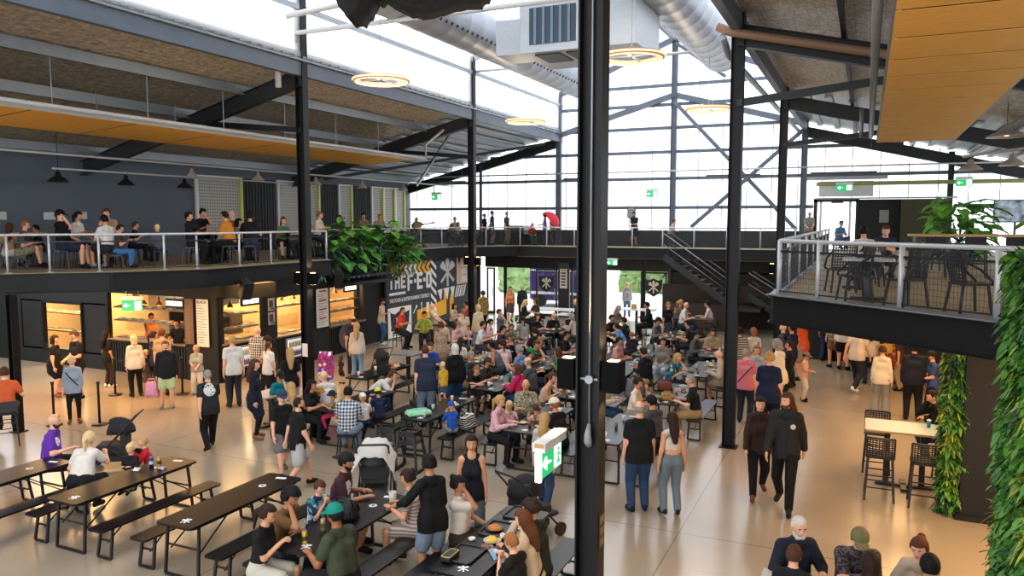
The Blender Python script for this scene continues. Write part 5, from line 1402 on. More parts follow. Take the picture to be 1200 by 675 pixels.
lamp('under_balcony_lamp', 'AREA', (3.0, 10.5, 3.0), 330, (1, .60, .27), 2.5, sizey=3)
lamp('mural_fill', 'AREA', (-14.9, 27.4, 3.0), 130, (1, .93, .84), .6, (0, math.radians(-40), 0), sizey=5)  # added light without a fixture, only there to brighten the mural
lamp('under_balcony_lamp', 'AREA', (-8, 32.8, 2.95), 40, (1, .75, .5), 8.0, sizey=.6)
# exit signs
def exit_sign(lab, x, y, z, rz, w=.42, h=.22, top=None, arrow=1):
    t = thing('exit_sign', lab, 'exit sign', (x, y, z), rz)
    bm = BM(); box(bm, (0, .035, h/2+.04), (w+.02, .13, .09), bev=.01); obj('housing', bm, MENUW, t)
    bm = BM(); box(bm, (0, .03, -.01), (w, .02, h), bev=.004); obj('face', bm, glow('1fa05c', 1.1, 'exit_green'), t)
    W = glow('ffffff', 1.3, 'exit_white')
    bm = BM(); box(bm, (arrow*w*.28, .016, -.01), (w*.3, .008, h*.82)); obj('door_panel', bm, W, t)
    bm = BM(); G = glow('1fa05c', 1.1, 'exit_green')
    tube(bm, [(arrow*w*.29, .008, .055), (arrow*w*.29, .004, .055)], .02, 10)
    for a, b in (((.29, .03), (.27, -.03)), ((.27, -.03), (.33, -.085)), ((.27, -.03), (.22, -.085)), ((.29, .02), (.35, -.01)), ((.29, .02), (.23, 0))): bar(bm, (arrow*w*a[0], .006, a[1]), (arrow*w*b[0], .006, b[1]), .02, .006)
    obj('running_figure', bm, G, t)
    bm = BM(); bar(bm, (-arrow*w*.38, .012, -.01), (-arrow*w*.08, .012, -.01), .028, .01); 
    prism(bm, [(-arrow*w*.42, -.01), (-arrow*w*.26, .055), (-arrow*w*.26, -.075)][::arrow], 0, .012, Matrix.Translation((0, .018, 0)) @ XZ); obj('arrow', bm, W, t)
    if top: bm = BM(); tube(bm, [(-w*.3, .04, h/2+.06), (-w*.3, .04, top-z)], .008, 5); tube(bm, [(w*.3, .04, h/2+.06), (w*.3, .04, top-z)], .008, 5); obj('hanger', bm, GALV, t)
    return t
e = exit_sign('lit green running man exit sign bracketed to the nearest column', -2.63, 6.66, 2.34, PI/2, .54, .26)
bm = BM(); box(bm, (.02, .03, .19), (.62, .09, .04), bev=.006); obj('timber_bracket', bm, TIMBER, e)
bm = BM(); box(bm, (-.295, .03, -.01), (.04, .06, .28), bev=.01); obj('lit_end', bm, glow('f4f4ee', 1.6, 'exit_end_glow'), e)
exit_sign('green exit sign hanging in front of the first kitchen', -16.9, 13.6, 2.44, math.radians(25), .52, .26, 2.98, 1)
exit_sign('small green exit sign on the gable behind the far balcony guitarist', -19.4, 33.2, 5.75, 0, .55, .28, 6.7)
exit_sign('small green exit sign before the gable, left of the middle gable column', -8.55, 33.2, 5.75, 0, .50, .28, 6.7)
exit_sign('small green exit sign on the off-white balcony panel', -.85, 33.55, 5.9, 0, .62, .24)
exit_sign('small green exit sign at the right of the gable above the television', 3.25, 33.2, 6.0, 0, .55, .26, 6.7)
exit_sign('green exit sign under the far balcony over the bright doorway', -9.9, 31.8, 2.78, 0, .5, .2)
# red fire signs, notice on the gable
for zz, lab in ((5.55, 'upper small red fire sign on the gable'), (4.85, 'middle small red fire sign on the gable'), (4.5, 'lower small red fire sign on the gable')):
    bm = BM(); box(bm, (-11.05, 33.7, zz), (.22, .02, .28 if zz > 5 else .24)); o = tag(obj('fire_sign', bm, mat('sign_red', 'c03030', .5)), lab, 'sign')
    bm = BM(); prism(bm, [(-.05, -.06), (.05, -.06), (.05, .05), (.02, .09), (-.02, .09), (-.05, .05)], 0, .006, Matrix.Translation((-11.05, 33.69, zz)) @ XZ); obj('extinguisher_symbol', bm, WHITE, o)
bm = BM(); box(bm, (-9.6, 33.7, 4.95), (.38, .03, .52)); o = tag(obj('framed_notice', bm, BLACK), 'small framed notice on the gable beside the man walking the far balcony', 'notice')
bm = BM(); box(bm, (-9.6, 33.68, 4.95), (.31, .01, .44)); obj('notice_sheet', bm, mat('notice_grey', '8a8b8b', .6), o)
# back room seen through the small serving window and kitchen fittings of the first stall
lamp('kitchen_lamp', 'AREA', (-24.6, 17.2, 2.7), 420, WC, 1.6, (0, 0, 0))
bm = BM(); box(bm, (-26.4, 17.6, 1.5), (.1, 3.0, 3.0)); struct('wall_kitchen_end', bm, WARMWALL)
for i, (x, y, z, w, d, h, c, nm, lab) in enumerate(((-24.3, 16.9, .95, 2.6, .5, .06, 'c9a878', 'prep_shelf', 'steel shelf of the kitchen behind the small serving window'), (-24.5, 17.1, 1.5, 2.6, .35, .05, 'a98a60', 'prep_shelf', 'upper steel shelf behind the small serving window'),
        (-20.4, 18.4, 1.5, .9, .5, 1.2, '8a7a60', 'oven', 'tall steel oven at the back of the first kitchen'), (-18.6, 18.4, 1.35, 1.0, .5, .7, '7a6a54', 'oven', 'grill at the back right of the first kitchen'), (-19.5, 18.3, 2.3, 2.6, .7, .4, '9a8868', 'exhaust_hood', 'steel exhaust hood at the back of the first kitchen'))):
    bm = BM(); box(bm, (0, 0, 0), (w, d, h), bev=.015); o = tag(obj(nm, bm, mat('steel_'+c, c, .35, .5), loc=(x, y, z)), lab, nm.replace('_', ' '))
    if h > .3:
        bm = BM(); box(bm, (0, -d/2-.01, 0), (w*.8, .02, h*.6)); obj('door_panel', bm, mat('oven_glass', '2a211a', .2), o)
        bm = BM(); tube(bm, [(-w*.35, -d/2-.04, h*.34), (w*.35, -d/2-.04, h*.34)], .015, 6); obj('handle', bm, GALV, o)
    else:
        for q in range(5): heap(Matrix.Translation((x-.75+q*.37, y, z+h/2)), (0, 0, 0), .11, FOODC[(q+i) % 6], lab='steel tray of food on the '+('upper' if i else 'lower')+' shelf behind the small serving window', grp=f'food trays {"high" if i else "low"} behind the serving window')
HANG = mat('poster_cream', 'cfa878', .6)
for i, x in enumerate((-20.6, -19.9, -18.4)):
    bm = BM(); box(bm, (0, 0, 0), (.3, .02, .42)); tag(obj('docket_sheet', bm, HANG, loc=(x, 16.75, 2.15)), ['cream order sheet hanging at the left in the first kitchen', 'cream order sheet hanging left of middle in the first kitchen', 'cream order sheet hanging at the right in the first kitchen'][i], 'sheet')

# ------------------------------------------------------------------ furniture
TOPM = mat('black_table_top', '0c0c0e', .32, spec=.35, noise=.2, nscale=5); FRAME = mat('black_frame', '121214', .4)
def fold_leg(bm, y, w, h, s):
    for sx in (-1, 1): bar(bm, (sx*(w/2-.04), y, h), (sx*(w/2-.02), y+s*.06, .02), .035, .03)
    bar(bm, (-(w/2-.02), y+s*.06, .02), (w/2-.02, y+s*.06, .02), .03, .03); bar(bm, (-(w/2-.04), y, h*.55), (w/2-.04, y, h*.55), .022, .022)
def make_table(top=TOPM):
    t = thing('trestle_table', '', 'table'); w, L = .62, 2.12
    bm = BM(); prism(bm, rrect(w, L, .06), .72, .75); obj('tabletop', bm, top, t)
    bm = BM()
    for s in (-1, 1): box(bm, (s*(w/2-.05), 0, .705), (.03, L-.2, .03))
    obj('rail', bm, FRAME, t)
    for s in (-1, 1):
        bm = BM(); fold_leg(bm, s*(L/2-.18), w, .72, s); obj('leg_frame', bm, FRAME, t)
        for sx in (-1, 1): bm = BM(); bar(bm, (sx*(w/2-.06), s*(L/2-.19), .34), (sx*(w/2-.08), s*(L/2-.72), .70), .016, .016); obj('brace', bm, FRAME, t)
    bm = BM(); emblem_mesh(bm, .17, .7502, .7512, Matrix.Translation((.05, -L/2+.18, 0)) @ Matrix.Rotation(.5, 4, 'Z')); obj('white_emblem', bm, WHITE, t)
    bm = BM(); prism(bm, [(.055*math.cos(2*PI*i/20), .055*math.sin(2*PI*i/20)+.55) for i in range(20)], .7502, .7510); o = obj('round_badge', bm, WHITE, t)
    bm = BM(); emblem_mesh(bm, .075, .7511, .7516, Matrix.Translation((0, .55, 0))); obj('badge_print', bm, TOPM, o)
    bm = BM(); prism(bm, rrect(.16, .07, .01), .7502, .7510, Matrix.Translation((.02, L/2-.14, 0)) @ Matrix.Rotation(.25, 4, 'Z')); obj('white_sticker', bm, WHITE, t)
    return t
def make_bench():
    t = thing('trestle_bench', '', 'bench'); w, L = .30, 2.12
    bm = BM(); prism(bm, rrect(w, L, .05), .425, .45); obj('seat', bm, TOPM, t)
    for s in (-1, 1):
        bm = BM(); fold_leg(bm, s*(L/2-.2), w, .425, s); obj('leg_frame', bm, FRAME, t)
        bm = BM(); bar(bm, (0, s*(L/2-.2), .2), (0, s*(L/2-.5), .42), .014, .014); obj('brace', bm, FRAME, t)
    return t
TB = make_table(); BN = make_bench(); _first = {'t': True, 'b': True}
def table(x, y0, label, benches='lr', lab2='', rz=0.):
    c = (x, y0+1.06, 0)
    if _first['t']: TB.location = c; TB.rotation_euler.z = rz; TB['label'] = label; TB['group'] = 'black trestle tables'; _first['t'] = False
    else: dup(TB, c, rz, label, 'black trestle tables')
    for s in benches:
        sx = -.66 if s in 'lL' else .66
        d = (x+sx*math.cos(rz), y0+1.06+sx*math.sin(rz), 0); lb = f'black bench {"left" if s in "lL" else "right"} of the {lab2 or label}'
        if _first['b']: BN.location = d; BN.rotation_euler.z = rz; BN['label'] = lb; BN['group'] = 'black trestle benches'; _first['b'] = False
        else: dup(BN, d, rz, lb, 'black trestle benches')
TABLES = [(-11.7, 5.85, 'table where the purple polo man sits', 'lr'), (-9.93, 6.72, 'empty table with two cans, front row', 'lr'), (-7.85, 6.76, 'empty table without anything on it, front row', 'lr'),
          (-5.93, 6.78, 'table with yellow beer can, front row', 'lr'), (-3.97, 7.05, 'table crowded with food trays, front row', 'lr'), (-3.97, 4.85, 'table at the bottom edge beside the nearest column', 'l'),
          (-9.8, 12.3, 'table behind the plaid shirt man', 'lr'), (-7.83, 12.45, 'table with mint green bag', 'lr'), (-5.62, 12.5, 'table of the pale pink top woman', 'lr'), (-4.05, 12.5, 'table behind the standing man in black tee', 'lr'),
          (-11.22, 15.2, 'empty table lit yellow by the kitchen column', 'r'), (-9.6, 15.6, 'table the big man in navy tee leans on', 'r'), (-7.72, 15.35, 'table of the two boys', 'lr'), (-5.75, 15.4, 'table of the ponytail woman in beige', 'lr'), (-3.78, 15.75, 'table of the grey haired man in black tee', 'lr'),
          (-9.6, 18.3, 'table below the mural column', 'lr'), (-7.65, 18.2, 'table of the olive green jumper', 'lr'), (-5.6, 18.2, 'table of the salmon tee man', 'lr'), (-3.75, 18.9, 'table of the blue floral shirt', 'lr'),
          (-9.6, 21.3, 'table with the red cup', 'lr'), (-7.7, 21.2, 'table of the dark tee man left of the column light', 'lr'), (-5.7, 21.2, 'table of the sky blue tee man', 'lr'), (-3.9, 21.8, 'table of the grey jumper and dark cap', 'lr'),
          (-9.9, 24.2, 'table of the auburn reader', 'lr'), (-7.8, 24.3, 'table farthest back behind the nearest column', 'lr'), (-5.7, 24.4, 'table in front of the tall table stools', 'lr')]
for x, y, lb, bs in TABLES: table(x, y, 'black trestle '+lb, bs, lb)
PALE = mat('pale_table_top', 'b9b7b2', .35)
def small_table(x, y, w, l, h, label, top, rz=0, cat='table', pedestal=True, edge=None):
    t = thing('pedestal_table' if pedestal else 'dining_table', label, cat, (x, y, 0 if h < 2 else D), rz)
    if h > 2: h = h-D
    bm = BM(); prism(bm, rrect(w, l, .03), h-.035, h); obj('tabletop', bm, top, t)
    if edge: bm = BM(); prism(bm, rrect(w+.012, l+.012, .035), h-.032, h-.006); obj('timber_edge', bm, edge, t)
    for s in ((-w*.22, w*.22) if w > .9 else (0,)):
        bm = BM(); bar(bm, (s, 0, .03), (s, 0, h-.03), .09); obj('pedestal', bm, FRAME, t)
    bm = BM(); box(bm, (0, 0, .025), (w*.7, .10, .05), bev=.01); box(bm, (0, 0, .025), (.10, l*.75, .05), bev=.01); obj('base', bm, FRAME, t); return t
small_table(-12.0, 13.15, .6, .95, .75, 'pale topped table by the kitchens where the teal tee woman eats', PALE)
small_table(-12.0, 18.85, .75, .75, .75, 'small grey table beside the pram near the mural', mat('grey_top', '77797c', .3))
small_table(-11.2, 28.6, .8, 1.5, 1.05, 'white tall table before the bright doorway', mat('white_top', 'd8d8d6', .3), PI/2)
small_table(-8.25, 29.9, .7, 1.5, 1.05, 'white tall table with a paper bag near the right doorway', mat('white_top', 'd8d8d6', .3), PI/2)
small_table(-5.6, 27.9, .7, 1.5, 1.05, 'tall dark table before the serving counter', FRAME, PI/2)
small_table(-9.9, 27.2, .7, 1.3, 1.05, 'tall table left of the nearest column where the bald man sits', mat('white_top', 'd8d8d6', .3), PI/2)
small_table(.74, 14.6, 1.26, .82, 1.05, 'tall table with pale blue-grey top and timber edge beside the green column', mat('bluegrey_top', '9fb0b4', .35), 0, edge=TIMBER)
small_table(-14.6, 24.6, .7, .7, .75, 'small black table before the mural shield', FRAME); small_table(-13.6, 25.6, .7, .7, .75, 'small black table before the mural wedges', FRAME)
small_table(.25, 8.35, 2.3, .62, .75, 'long pale table cut by the bottom edge at lower right', PALE)
# ---- stools and chairs
def make_stool(h):
    t = thing('bar_stool' if h > .55 else 'stool', '', 'stool')
    bm = BM(); prism(bm, rrect(.38, .36, .06), h-.04, h); obj('seat', bm, FRAME, t)
    if h > .55:
        bm = BM(); prism(bm, rrect(.38, .22, .05), 0, .025, Matrix.Translation((0, -.19, h+.13)) @ Matrix.Rotation(PI/2-.1, 4, 'X')); obj('backrest', bm, FRAME, t)
    for sx in (-1, 1):
        for sy in (-1, 1): bm = BM(); bar(bm, (sx*.15, sy*.14, h-.03), (sx*.19, sy*.18, .0), .026); obj('leg', bm, FRAME, t)
    if h > .55:
        bm = BM()
        for z, k in ((.30, .178), (.50, .168)):
            for sx in (-1, 1): bar(bm, (sx*k, -k, z), (sx*k, k, z), .016); bar(bm, (-k, sx*k, z), (k, sx*k, z), .016)
        obj('foot_rail', bm, FRAME, t)
    return t
STOOLS = {}
def stool(x, y, z, h, rz, label, group='black stools'):
    h = round(h, 2)
    if h not in STOOLS:
        STOOLS[h] = make_stool(h); t = STOOLS[h]; t.location = (x, y, z); t.rotation_euler.z = rz; t['label'] = label; t['group'] = group; return t
    return dup(STOOLS[h], (x, y, z), rz, label, group)
WOVEN = mat('woven_black_plastic', '1b1b1d', .5, bump=.8, bscale=60)
def woven_chair(label, x, y, rz, bar_height=False, z=D, first=[None, None]):
    i = 1 if bar_height else 0
    if first[i] is not None: return dup(first[i], (x, y, z), rz, label, 'black woven plastic chairs')
    h = .74 if bar_height else .44
    t = thing('woven_bar_stool' if bar_height else 'woven_chair', label, 'stool' if bar_height else 'chair', (x, y, z), rz, 'black woven plastic chairs')
    def lattice(nx, ny, f, name, th=.016):
        bm = BM()
        for i_ in range(nx+1):
            for j in range(ny): bar(bm, f(i_/nx, j/ny), f(i_/nx, (j+1)/ny), th if 0 < i_ < nx else .03)
        for j in range(ny+1):
            for i_ in range(nx): bar(bm, f(i_/nx, j/ny), f((i_+1)/nx, j/ny), th if 0 < j < ny else .03)
        obj(name, bm, WOVEN, t)
    bm = BM(); prism(bm, rrect(.44, .42, .06), h-.03, h); obj('seat', bm, WOVEN, t)
    bh = .42 if not bar_height else .30
    def back(u, v): a = (u-.5)*1.5; return (math.sin(a)*.30, -.20-.06*v-(1-math.cos(a))*-.16, h+.02+v*bh)
    lattice(9, 8, back, 'backrest')
    for sx in (-1, 1):
        for sy in (-1, 1): bm = BM(); bar(bm, (sx*.18, sy*.17, h-.02), (sx*.22, sy*.22, 0), .032); obj('leg', bm, WOVEN, t)
        if not bar_height: bm = BM(); tube(bm, [(sx*.215, -.17, h+.30), (sx*.25, .02, h+.20), (sx*.24, .20, h+.03), (sx*.21, .21, h-.02)], .02, 6); obj('armrest', bm, WOVEN, t)
    if bar_height:
        bm = BM()
        for z_, k in ((.22, .207), (.42, .195)):
            for s in (-1, 1): bar(bm, (s*k, -k, z_), (s*k, k, z_), .018); bar(bm, (-k, s*k, z_), (k, s*k, z_), .018)
        obj('foot_rail', bm, WOVEN, t)
    first[i] = t; return t
woven_chair('black woven bar stool at the near left of the tall table with timber edge', .35, 13.85, 0, True, 0); woven_chair('black woven bar stool at the near right of the tall table with timber edge', 1.0, 13.75, 0, True, 0)
woven_chair('black woven bar stool behind the left end of the tall table with timber edge', .32, 15.35, PI, True, 0)

BAL = [('black woven plastic chair nearest the balcony corner post', -.12, 12.1, 1.9), ('black woven plastic chair left of the second rail post, back to the hall', .52, 11.55, 2.2), ('black woven plastic chair at the right, side on, beyond the third rail post', 1.2, 11.15, -1.2),
       ('black woven plastic chair far back by the monstera pot', 1.5, 20.3, 2.6), ('black woven plastic chair far back left of the monstera pot', .2, 21.8, 1.2), ('black woven plastic chair of the man in cream tee', -.35, 13.6, .3), ('black woven plastic chair of the man in navy tee', .1, 15.1, 2.9)]
for lb, x, y, rz in BAL: woven_chair(lb, x, y, rz).scale = (.88, .88, .88)
GT = mat('grey_balcony_top', 'a9a9a8', .35)
for lb, x, y in (('square grey balcony table between the left woven chairs', .05, 12.35), ('square grey balcony table at the right behind the third rail post', 1.75, 10.95), ('square grey balcony table between the two seated men', -.1, 14.35), ('square grey balcony table far back by the monstera', 1.0, 21.0)): small_table(x, y, .68, .68, D+.62, lb, GT)
t = thing('balcony_bar', 'long timber topped bar with black stools on the right balcony', 'bar table', (2.9, 18.2, D), .12)
bm = BM(); box(bm, (0, 0, .86), (4.2, .5, .05), bev=.01); obj('bar_top', bm, TIMBER, t)
for s in (-1.95, 0, 1.95): bm = BM(); box(bm, (s, 0, .42), (.10, .36, .83)); obj('support', bm, TIMBER if s == 0 else FRAME, t)
for i in range(5): stool(1.3+.72*i, 17.75+.09*i, D, .62, PI, f'black stool under the timber balcony bar, {["first","second","third","fourth","fifth"][i]} from its left end')
for lb, x, y, rz in (('tall balcony table of the man in black cap', -17.4, 13.0, .8), ('tall balcony table before the mustard shirt', -15.98, 15.45, .2), ('tall balcony table of the auburn haired woman in green', -15.65, 18.05, .1), ('tall balcony table at the far left', -19.1, 12.5, .8)): small_table(x, y, .6, 1.1, D+.86, lb, TIMBER, rz)
small_table(-16.5, 32.9, .6, 1.0, D+.66, 'low dark table on the far balcony above the mural', FRAME, .4)
# ---- props
def label_group(o, l, c, g=None): return tag(o, l, c, g)
def cup(x, y, z, r=.04, h=.11, c='d8d6d2', lab='', grp=None, lid=False, name='cup'):
    bm = BM(); lathe(bm, [(r*.75, 0), (r, h), (r*.92, h), (r*.7, .008)], 12, cap=True); o = obj(name, bm, mat('cup_'+c, c, .4), loc=(x, y, z)); tag(o, lab, name.replace('_', ' '), grp)
    if lid: bm = BM(); lathe(bm, [(r*1.04, h), (r*1.04, h+.01), (r*.6, h+.018)], 12); obj('lid', bm, WHITE, o)
    return o
def can(x, y, z, c, c2, lab):
    o = obj('drink_can', lathe(BM(), [(.026, 0), (.033, .008), (.033, .145), (.026, .158)], 16), mat('can_'+c, c, .3, .4), loc=(x, y, z)); tag(o, lab, 'can')
    bm = BM(); lathe(bm, [(.027, .157), (.027, .16), (.02, .159)], 14); obj('can_lid', bm, GALV, o)
    bm = BM(); lathe(bm, [(.0336, .05), (.0336, .10)], 16, cap=False); obj('band', bm, mat('can_'+c2, c2, .4), o); return o
can(-10.03, 8.30, .75, '1d2f6a', 'b8bcc8', 'blue can on the empty front table'); can(-9.93, 8.36, .75, 'b08a2a', '2a2a2a', 'gold can beside the blue can on the front table')
def napkin(x, y, z, s, c, lab, rz=.3):
    bm = BM(); bmesh.ops.create_grid(bm, x_segments=6, y_segments=6, size=s)
    for v in bm.verts: v.co.z += random.uniform(0, .035)
    bmesh.ops.solidify(bm, geom=bm.faces[:], thickness=.004); o = obj('napkin', bm, mat('paper_'+c, c, .8), loc=(x, y, z+.004), rot=(0, 0, rz)); return tag(o, lab, 'napkin')
napkin(-10.1, 8.08, .75, .05, 'dcd8d0', 'crumpled paper napkin left of the two cans'); napkin(-9.8, 8.3, .75, .05, 'c0a6c8', 'lilac wrapper right of the two cans')
can(-5.95, 7.02, .75, 'c8a828', '3a3a20', 'yellow beer can on the front table before the curly haired man'); can(-6.0, 7.42, .75, 'b8a060', '5a5a40', 'tan can by the curly haired man')
c = cup(-5.72, 8.55, .75, .055, .17, 'c9c9c0', 'large clear plastic cup with pale drink on the front table', None, False, 'plastic_cup')
bm = BM(); lathe(bm, [(.038, .01), (.045, .06)], 12); obj('drink', bm, mat('pale_drink', 'c9c890', .3), c)
def tray(x, y, z, w, l, lab, rz=0, food=None):
    t = thing('food_tray', lab, 'tray', (x, y, z), rz); bm = BM(); prism(bm, rrect(w, l, .04), 0, .01); obj('base', bm, mat('tray_black', '1a1a1c', .4), t)
    bm = BM(); tube(bm, [(p[0], p[1], .018) for p in rrect(w, l, .04)], .012, 6, closed=True); obj('rim', bm, mat('tray_black', '1a1a1c', .4), t); return t
def plate(x, y, z, c, lab, r=.10, rim='2a2a2c'):
    o = obj('plate', lathe(BM(), [(r*.6, 0), (r, .02), (r*.97, .024), (r*.6, .008)], 20), mat('plate_'+rim, rim, .4), loc=(x, y, z)); tag(o, lab, 'plate')
    bm = BM(); bmesh.ops.create_icosphere(bm, subdivisions=2, radius=1)
    for v in bm.verts: v.co = Vector((v.co.x*r*.75, v.co.y*r*.6, .012+max(0, v.co.z)*.05))*random.uniform(.85, 1.12)
    obj('food', bm, mat('food_'+c, c, .7, noise=.3, nscale=30), o); return o
G = -3.97
tray(G-.10, 7.55, .75, .34, .46, 'empty black tray at the near end of the food table'); tray(G-.06, 8.35, .75, .34, .46, 'black tray under the fried food'); tray(G-.02, 8.95, .75, .34, .42, 'black tray at the far end of the food table by the pram')
bm = BM(); box(bm, (0, 0, .03), (.12, .24, .06), bev=.012); o = tag(obj('takeaway_box', bm, mat('tray_black', '1a1a1c', .4), loc=(G-.20, 7.38, .762)), 'black takeaway box on the empty black tray', 'box')
bm = BM(); tube(bm, [(p[0], p[1], .06) for p in rrect(.11, .23, .02)], .006, 5, closed=True); obj('yellow_rim', bm, mat('yellow_rim', 'b0a040', .5), o)
plate(G-.10, 8.33, .762, 'c0702a', 'black plate of orange fried food on the food table', .12); plate(G+.02, 8.02, .75, 'd9b23c', 'plate of yellow chips on the food table', .11, 'b5b2ac'); plate(G+.05, 7.82, .75, '8a5a34', 'bowl of sauce beside the yellow chips', .075, '8a8782')
cup(G-.22, 7.95, .75, .045, .03, 'd8d6d2', 'small white tub on the food table', None, False, 'tub'); cup(G+.2, 7.7, .75, .05, .05, 'c9c9c5', 'white round tub beside the child with phone', None, False, 'tub'); cup(G+.22, 8.7, .75, .04, .12, '5a4a3a', 'brown paper cup at the far end of the food table', None, True)
napkin(G+.12, 8.18, .75, .07, 'd5c8bc', 'white paper napkin between plates on the food table'); napkin(G+.18, 8.55, .75, .08, 'd8d8d8', 'folded white wrapper at the far end of the food table')
bm = BM(); box(bm, (0, 0, .006), (.075, .15, .012), bev=.004); o = tag(obj('phone', bm, mat('phone_black', '111114', .3), loc=(-3.67, 7.45, .87), rot=(.9, 0, 1.4)), 'phone held by the fair haired child', 'phone')
bm = BM(); box(bm, (0, 0, .0125), (.068, .135, .002)); obj('screen', bm, mat('phone_screen', '7a9ab8', .2, emis=.4), o)
bm = BM(); box(bm, (0, 0, .10), (.20, .12, .20), bev=.02); o = tag(obj('paper_bag', bm, mat('kraft_paper', 'b98f5c', .8), loc=(-8.35, 29.85, 1.05)), 'brown paper bag on the white tall table near the right doorway', 'bag')
bm = BM(); tube(bm, [(-.05, 0, .19), (-.04, 0, .27), (.04, 0, .27), (.05, 0, .19)], .008, 5); obj('handle', bm, mat('kraft_paper', 'b98f5c', .8), o)
cup(1.1, 14.75, 1.05, .035, .12, '1f6f7a', 'teal cup on the tall table with timber edge', None, True)
tt = tray(-11.2, 16.95, .75, .42, .36, 'tray of leftovers on the empty lit table'); plate(-11.25, 17.05, .762, 'b53a3a', 'plate with red food on the tray of leftovers', .1, 'cfcac2'); plate(-11.1, 16.85, .762, 'c9bda8', 'plate of crumbs on the tray of leftovers', .1, 'cfcac2')
cup(-9.45, 21.75, .75, .045, .13, 'c8402a', 'bright red cup at the end of a middle table', None, False)
GC = 'cups on the middle tables'; GP = 'plates of food on the middle tables'; GB = 'bottles on the middle tables'
for (x, y0, lb, bs) in TABLES[7:]:
    who = lb
    for i in range(3):
        yy = y0+.3+i*.68+random.uniform(-.15, .15); xx = x+random.uniform(-.2, .2)
        cup(xx, yy, .75, .036, .11, random.choice(['d8d6d2', 'c9b79a', '8a5a3a', 'b8c4c8']), 'paper cup on the '+who, GC)
    for i in range(2):
        yy = y0+.55+i*.9+random.uniform(-.1, .1); xx = x+(.17 if i else -.17)
        plate(xx, yy, .75, random.choice(FOODC), 'plate of food on the '+who, .09, random.choice(['cfcac2', '2a2a2c', 'b98f5c'])).__setitem__('group', GP)
    if random.random() < .6:
        o = obj('bottle', lathe(BM(), [(.03, 0), (.034, .01), (.034, .15), (.013, .19), (.013, .22)], 10), mat(random.choice(['bottle_a', 'bottle_b', 'bottle_c']), random.choice(['d8c040', '3a5a3a', 'c9d4d8']), .2), loc=(x+.05, y0+1.1+random.uniform(-.2, .2), .75)); tag(o, 'bottle on the '+who, 'bottle', GB)
def sbag(name, label, x, y, z, w, d, h, c, rz=0, cat='bag'):
    bm = BM(); box(bm, (0, 0, h/2), (w, d, h)); bmesh.ops.subdivide_edges(bm, edges=bm.edges, cuts=3, use_grid_fill=True)
    for v in bm.verts:
        f = v.co.z/h; v.co.x *= 1-.25*f*f; v.co.y *= 1-.3*f*f; v.co += Vector((random.uniform(-.012, .012), random.uniform(-.012, .012), 0))
    bmesh.ops.bevel(bm, geom=[e for e in bm.edges if e.calc_face_angle(0) > .8], offset=.03, segments=2, affect='EDGES')
    o = tag(obj(name, bm, mat('bag_'+c, c, .7, noise=.2), loc=(x, y, z), rot=(0, 0, rz), smooth=True), label, cat)
    bm = BM(); tube(bm, [(-w*.3, 0, h*.95), (-w*.25, 0, h*1.18), (w*.25, 0, h*1.18), (w*.3, 0, h*.95)], .012, 6); obj('handle', bm, mat('bag_'+c, c), o)
    bm = BM(); box(bm, (0, -d*.46, h*.38), (w*.7, .05, h*.42), bev=.02); obj('front_pocket', bm, mat('bag_'+c, c), o); return o
sbag('backpack', 'brown leather backpack standing on the floor by the bench end', -6.25, 11.75, 0, .34, .22, .45, '5a2f1c', .4, 'backpack')
sbag('handbag', 'black handbag on the table before the maroon jersey man', -6.0, 7.85, .75, .34, .2, .24, '121214', .3)
sbag('handbag', 'reddish brown bag on the table by the grey haired man in black tee', -4.0, 17.0, .75, .32, .2, .22, '6a3020', .2); sbag('handbag', 'tan box bag on the table by the grey haired man in black tee', -3.75, 16.15, .75, .28, .2, .16, '9a7440', .1)
sbag('backpack', 'grey backpack on the table beside the woman with a baby', -4.45, 16.1, .75, .4, .28, .42, '5a5a60', .6, 'backpack')
sbag('tote_bag', 'mint green bag lying on the near end of a middle table', -7.95, 12.85, .75, .5, .35, .10, '8ac4a0', .8)
# black takeaway cups carried by the man in the black cap are built with the queue props below
# ---- stanchions
def stanchion(label, x, y, belt=None):
    t = thing('queue_post', label, 'queue barrier', (x, y, 0)); bm = BM(); lathe(bm, [(.17, 0), (.17, .02), (.05, .045), (.03, .05)], 20); obj('base', bm, FRAME, t)
    bm = BM(); lathe(bm, [(.028, .04), (.028, .93), (.04, .94), (.04, 1.0)], 12); obj('post', bm, FRAME, t)
    if belt: bm = BM(); bar(bm, (0, 0, .92), (belt[0]-x, belt[1]-y, .92), .004, .05); obj('belt', bm, mat('belt_black', '17171a', .7), t)
    return t
S1 = (-17.85, 13.75); S2 = (-16.3, 14.55); S3 = (-15.9, 11.85); S4 = (-15.35, 11.05)
stanchion('queue post by the long haired person in black tee', *S1, S2); stanchion('queue post beside the small child and pink backpack', *S2); stanchion('queue post at the hand of the woman in grey-blue top', -15.55, 11.55); stanchion('queue post left of the woman in grey-blue top', -16.45, 11.1)
sbag('backpack', 'pink child backpack held by the man in dark jacket', -15.68, 13.08, .30, .30, .18, .38, 'd58fb0', .4, 'backpack')
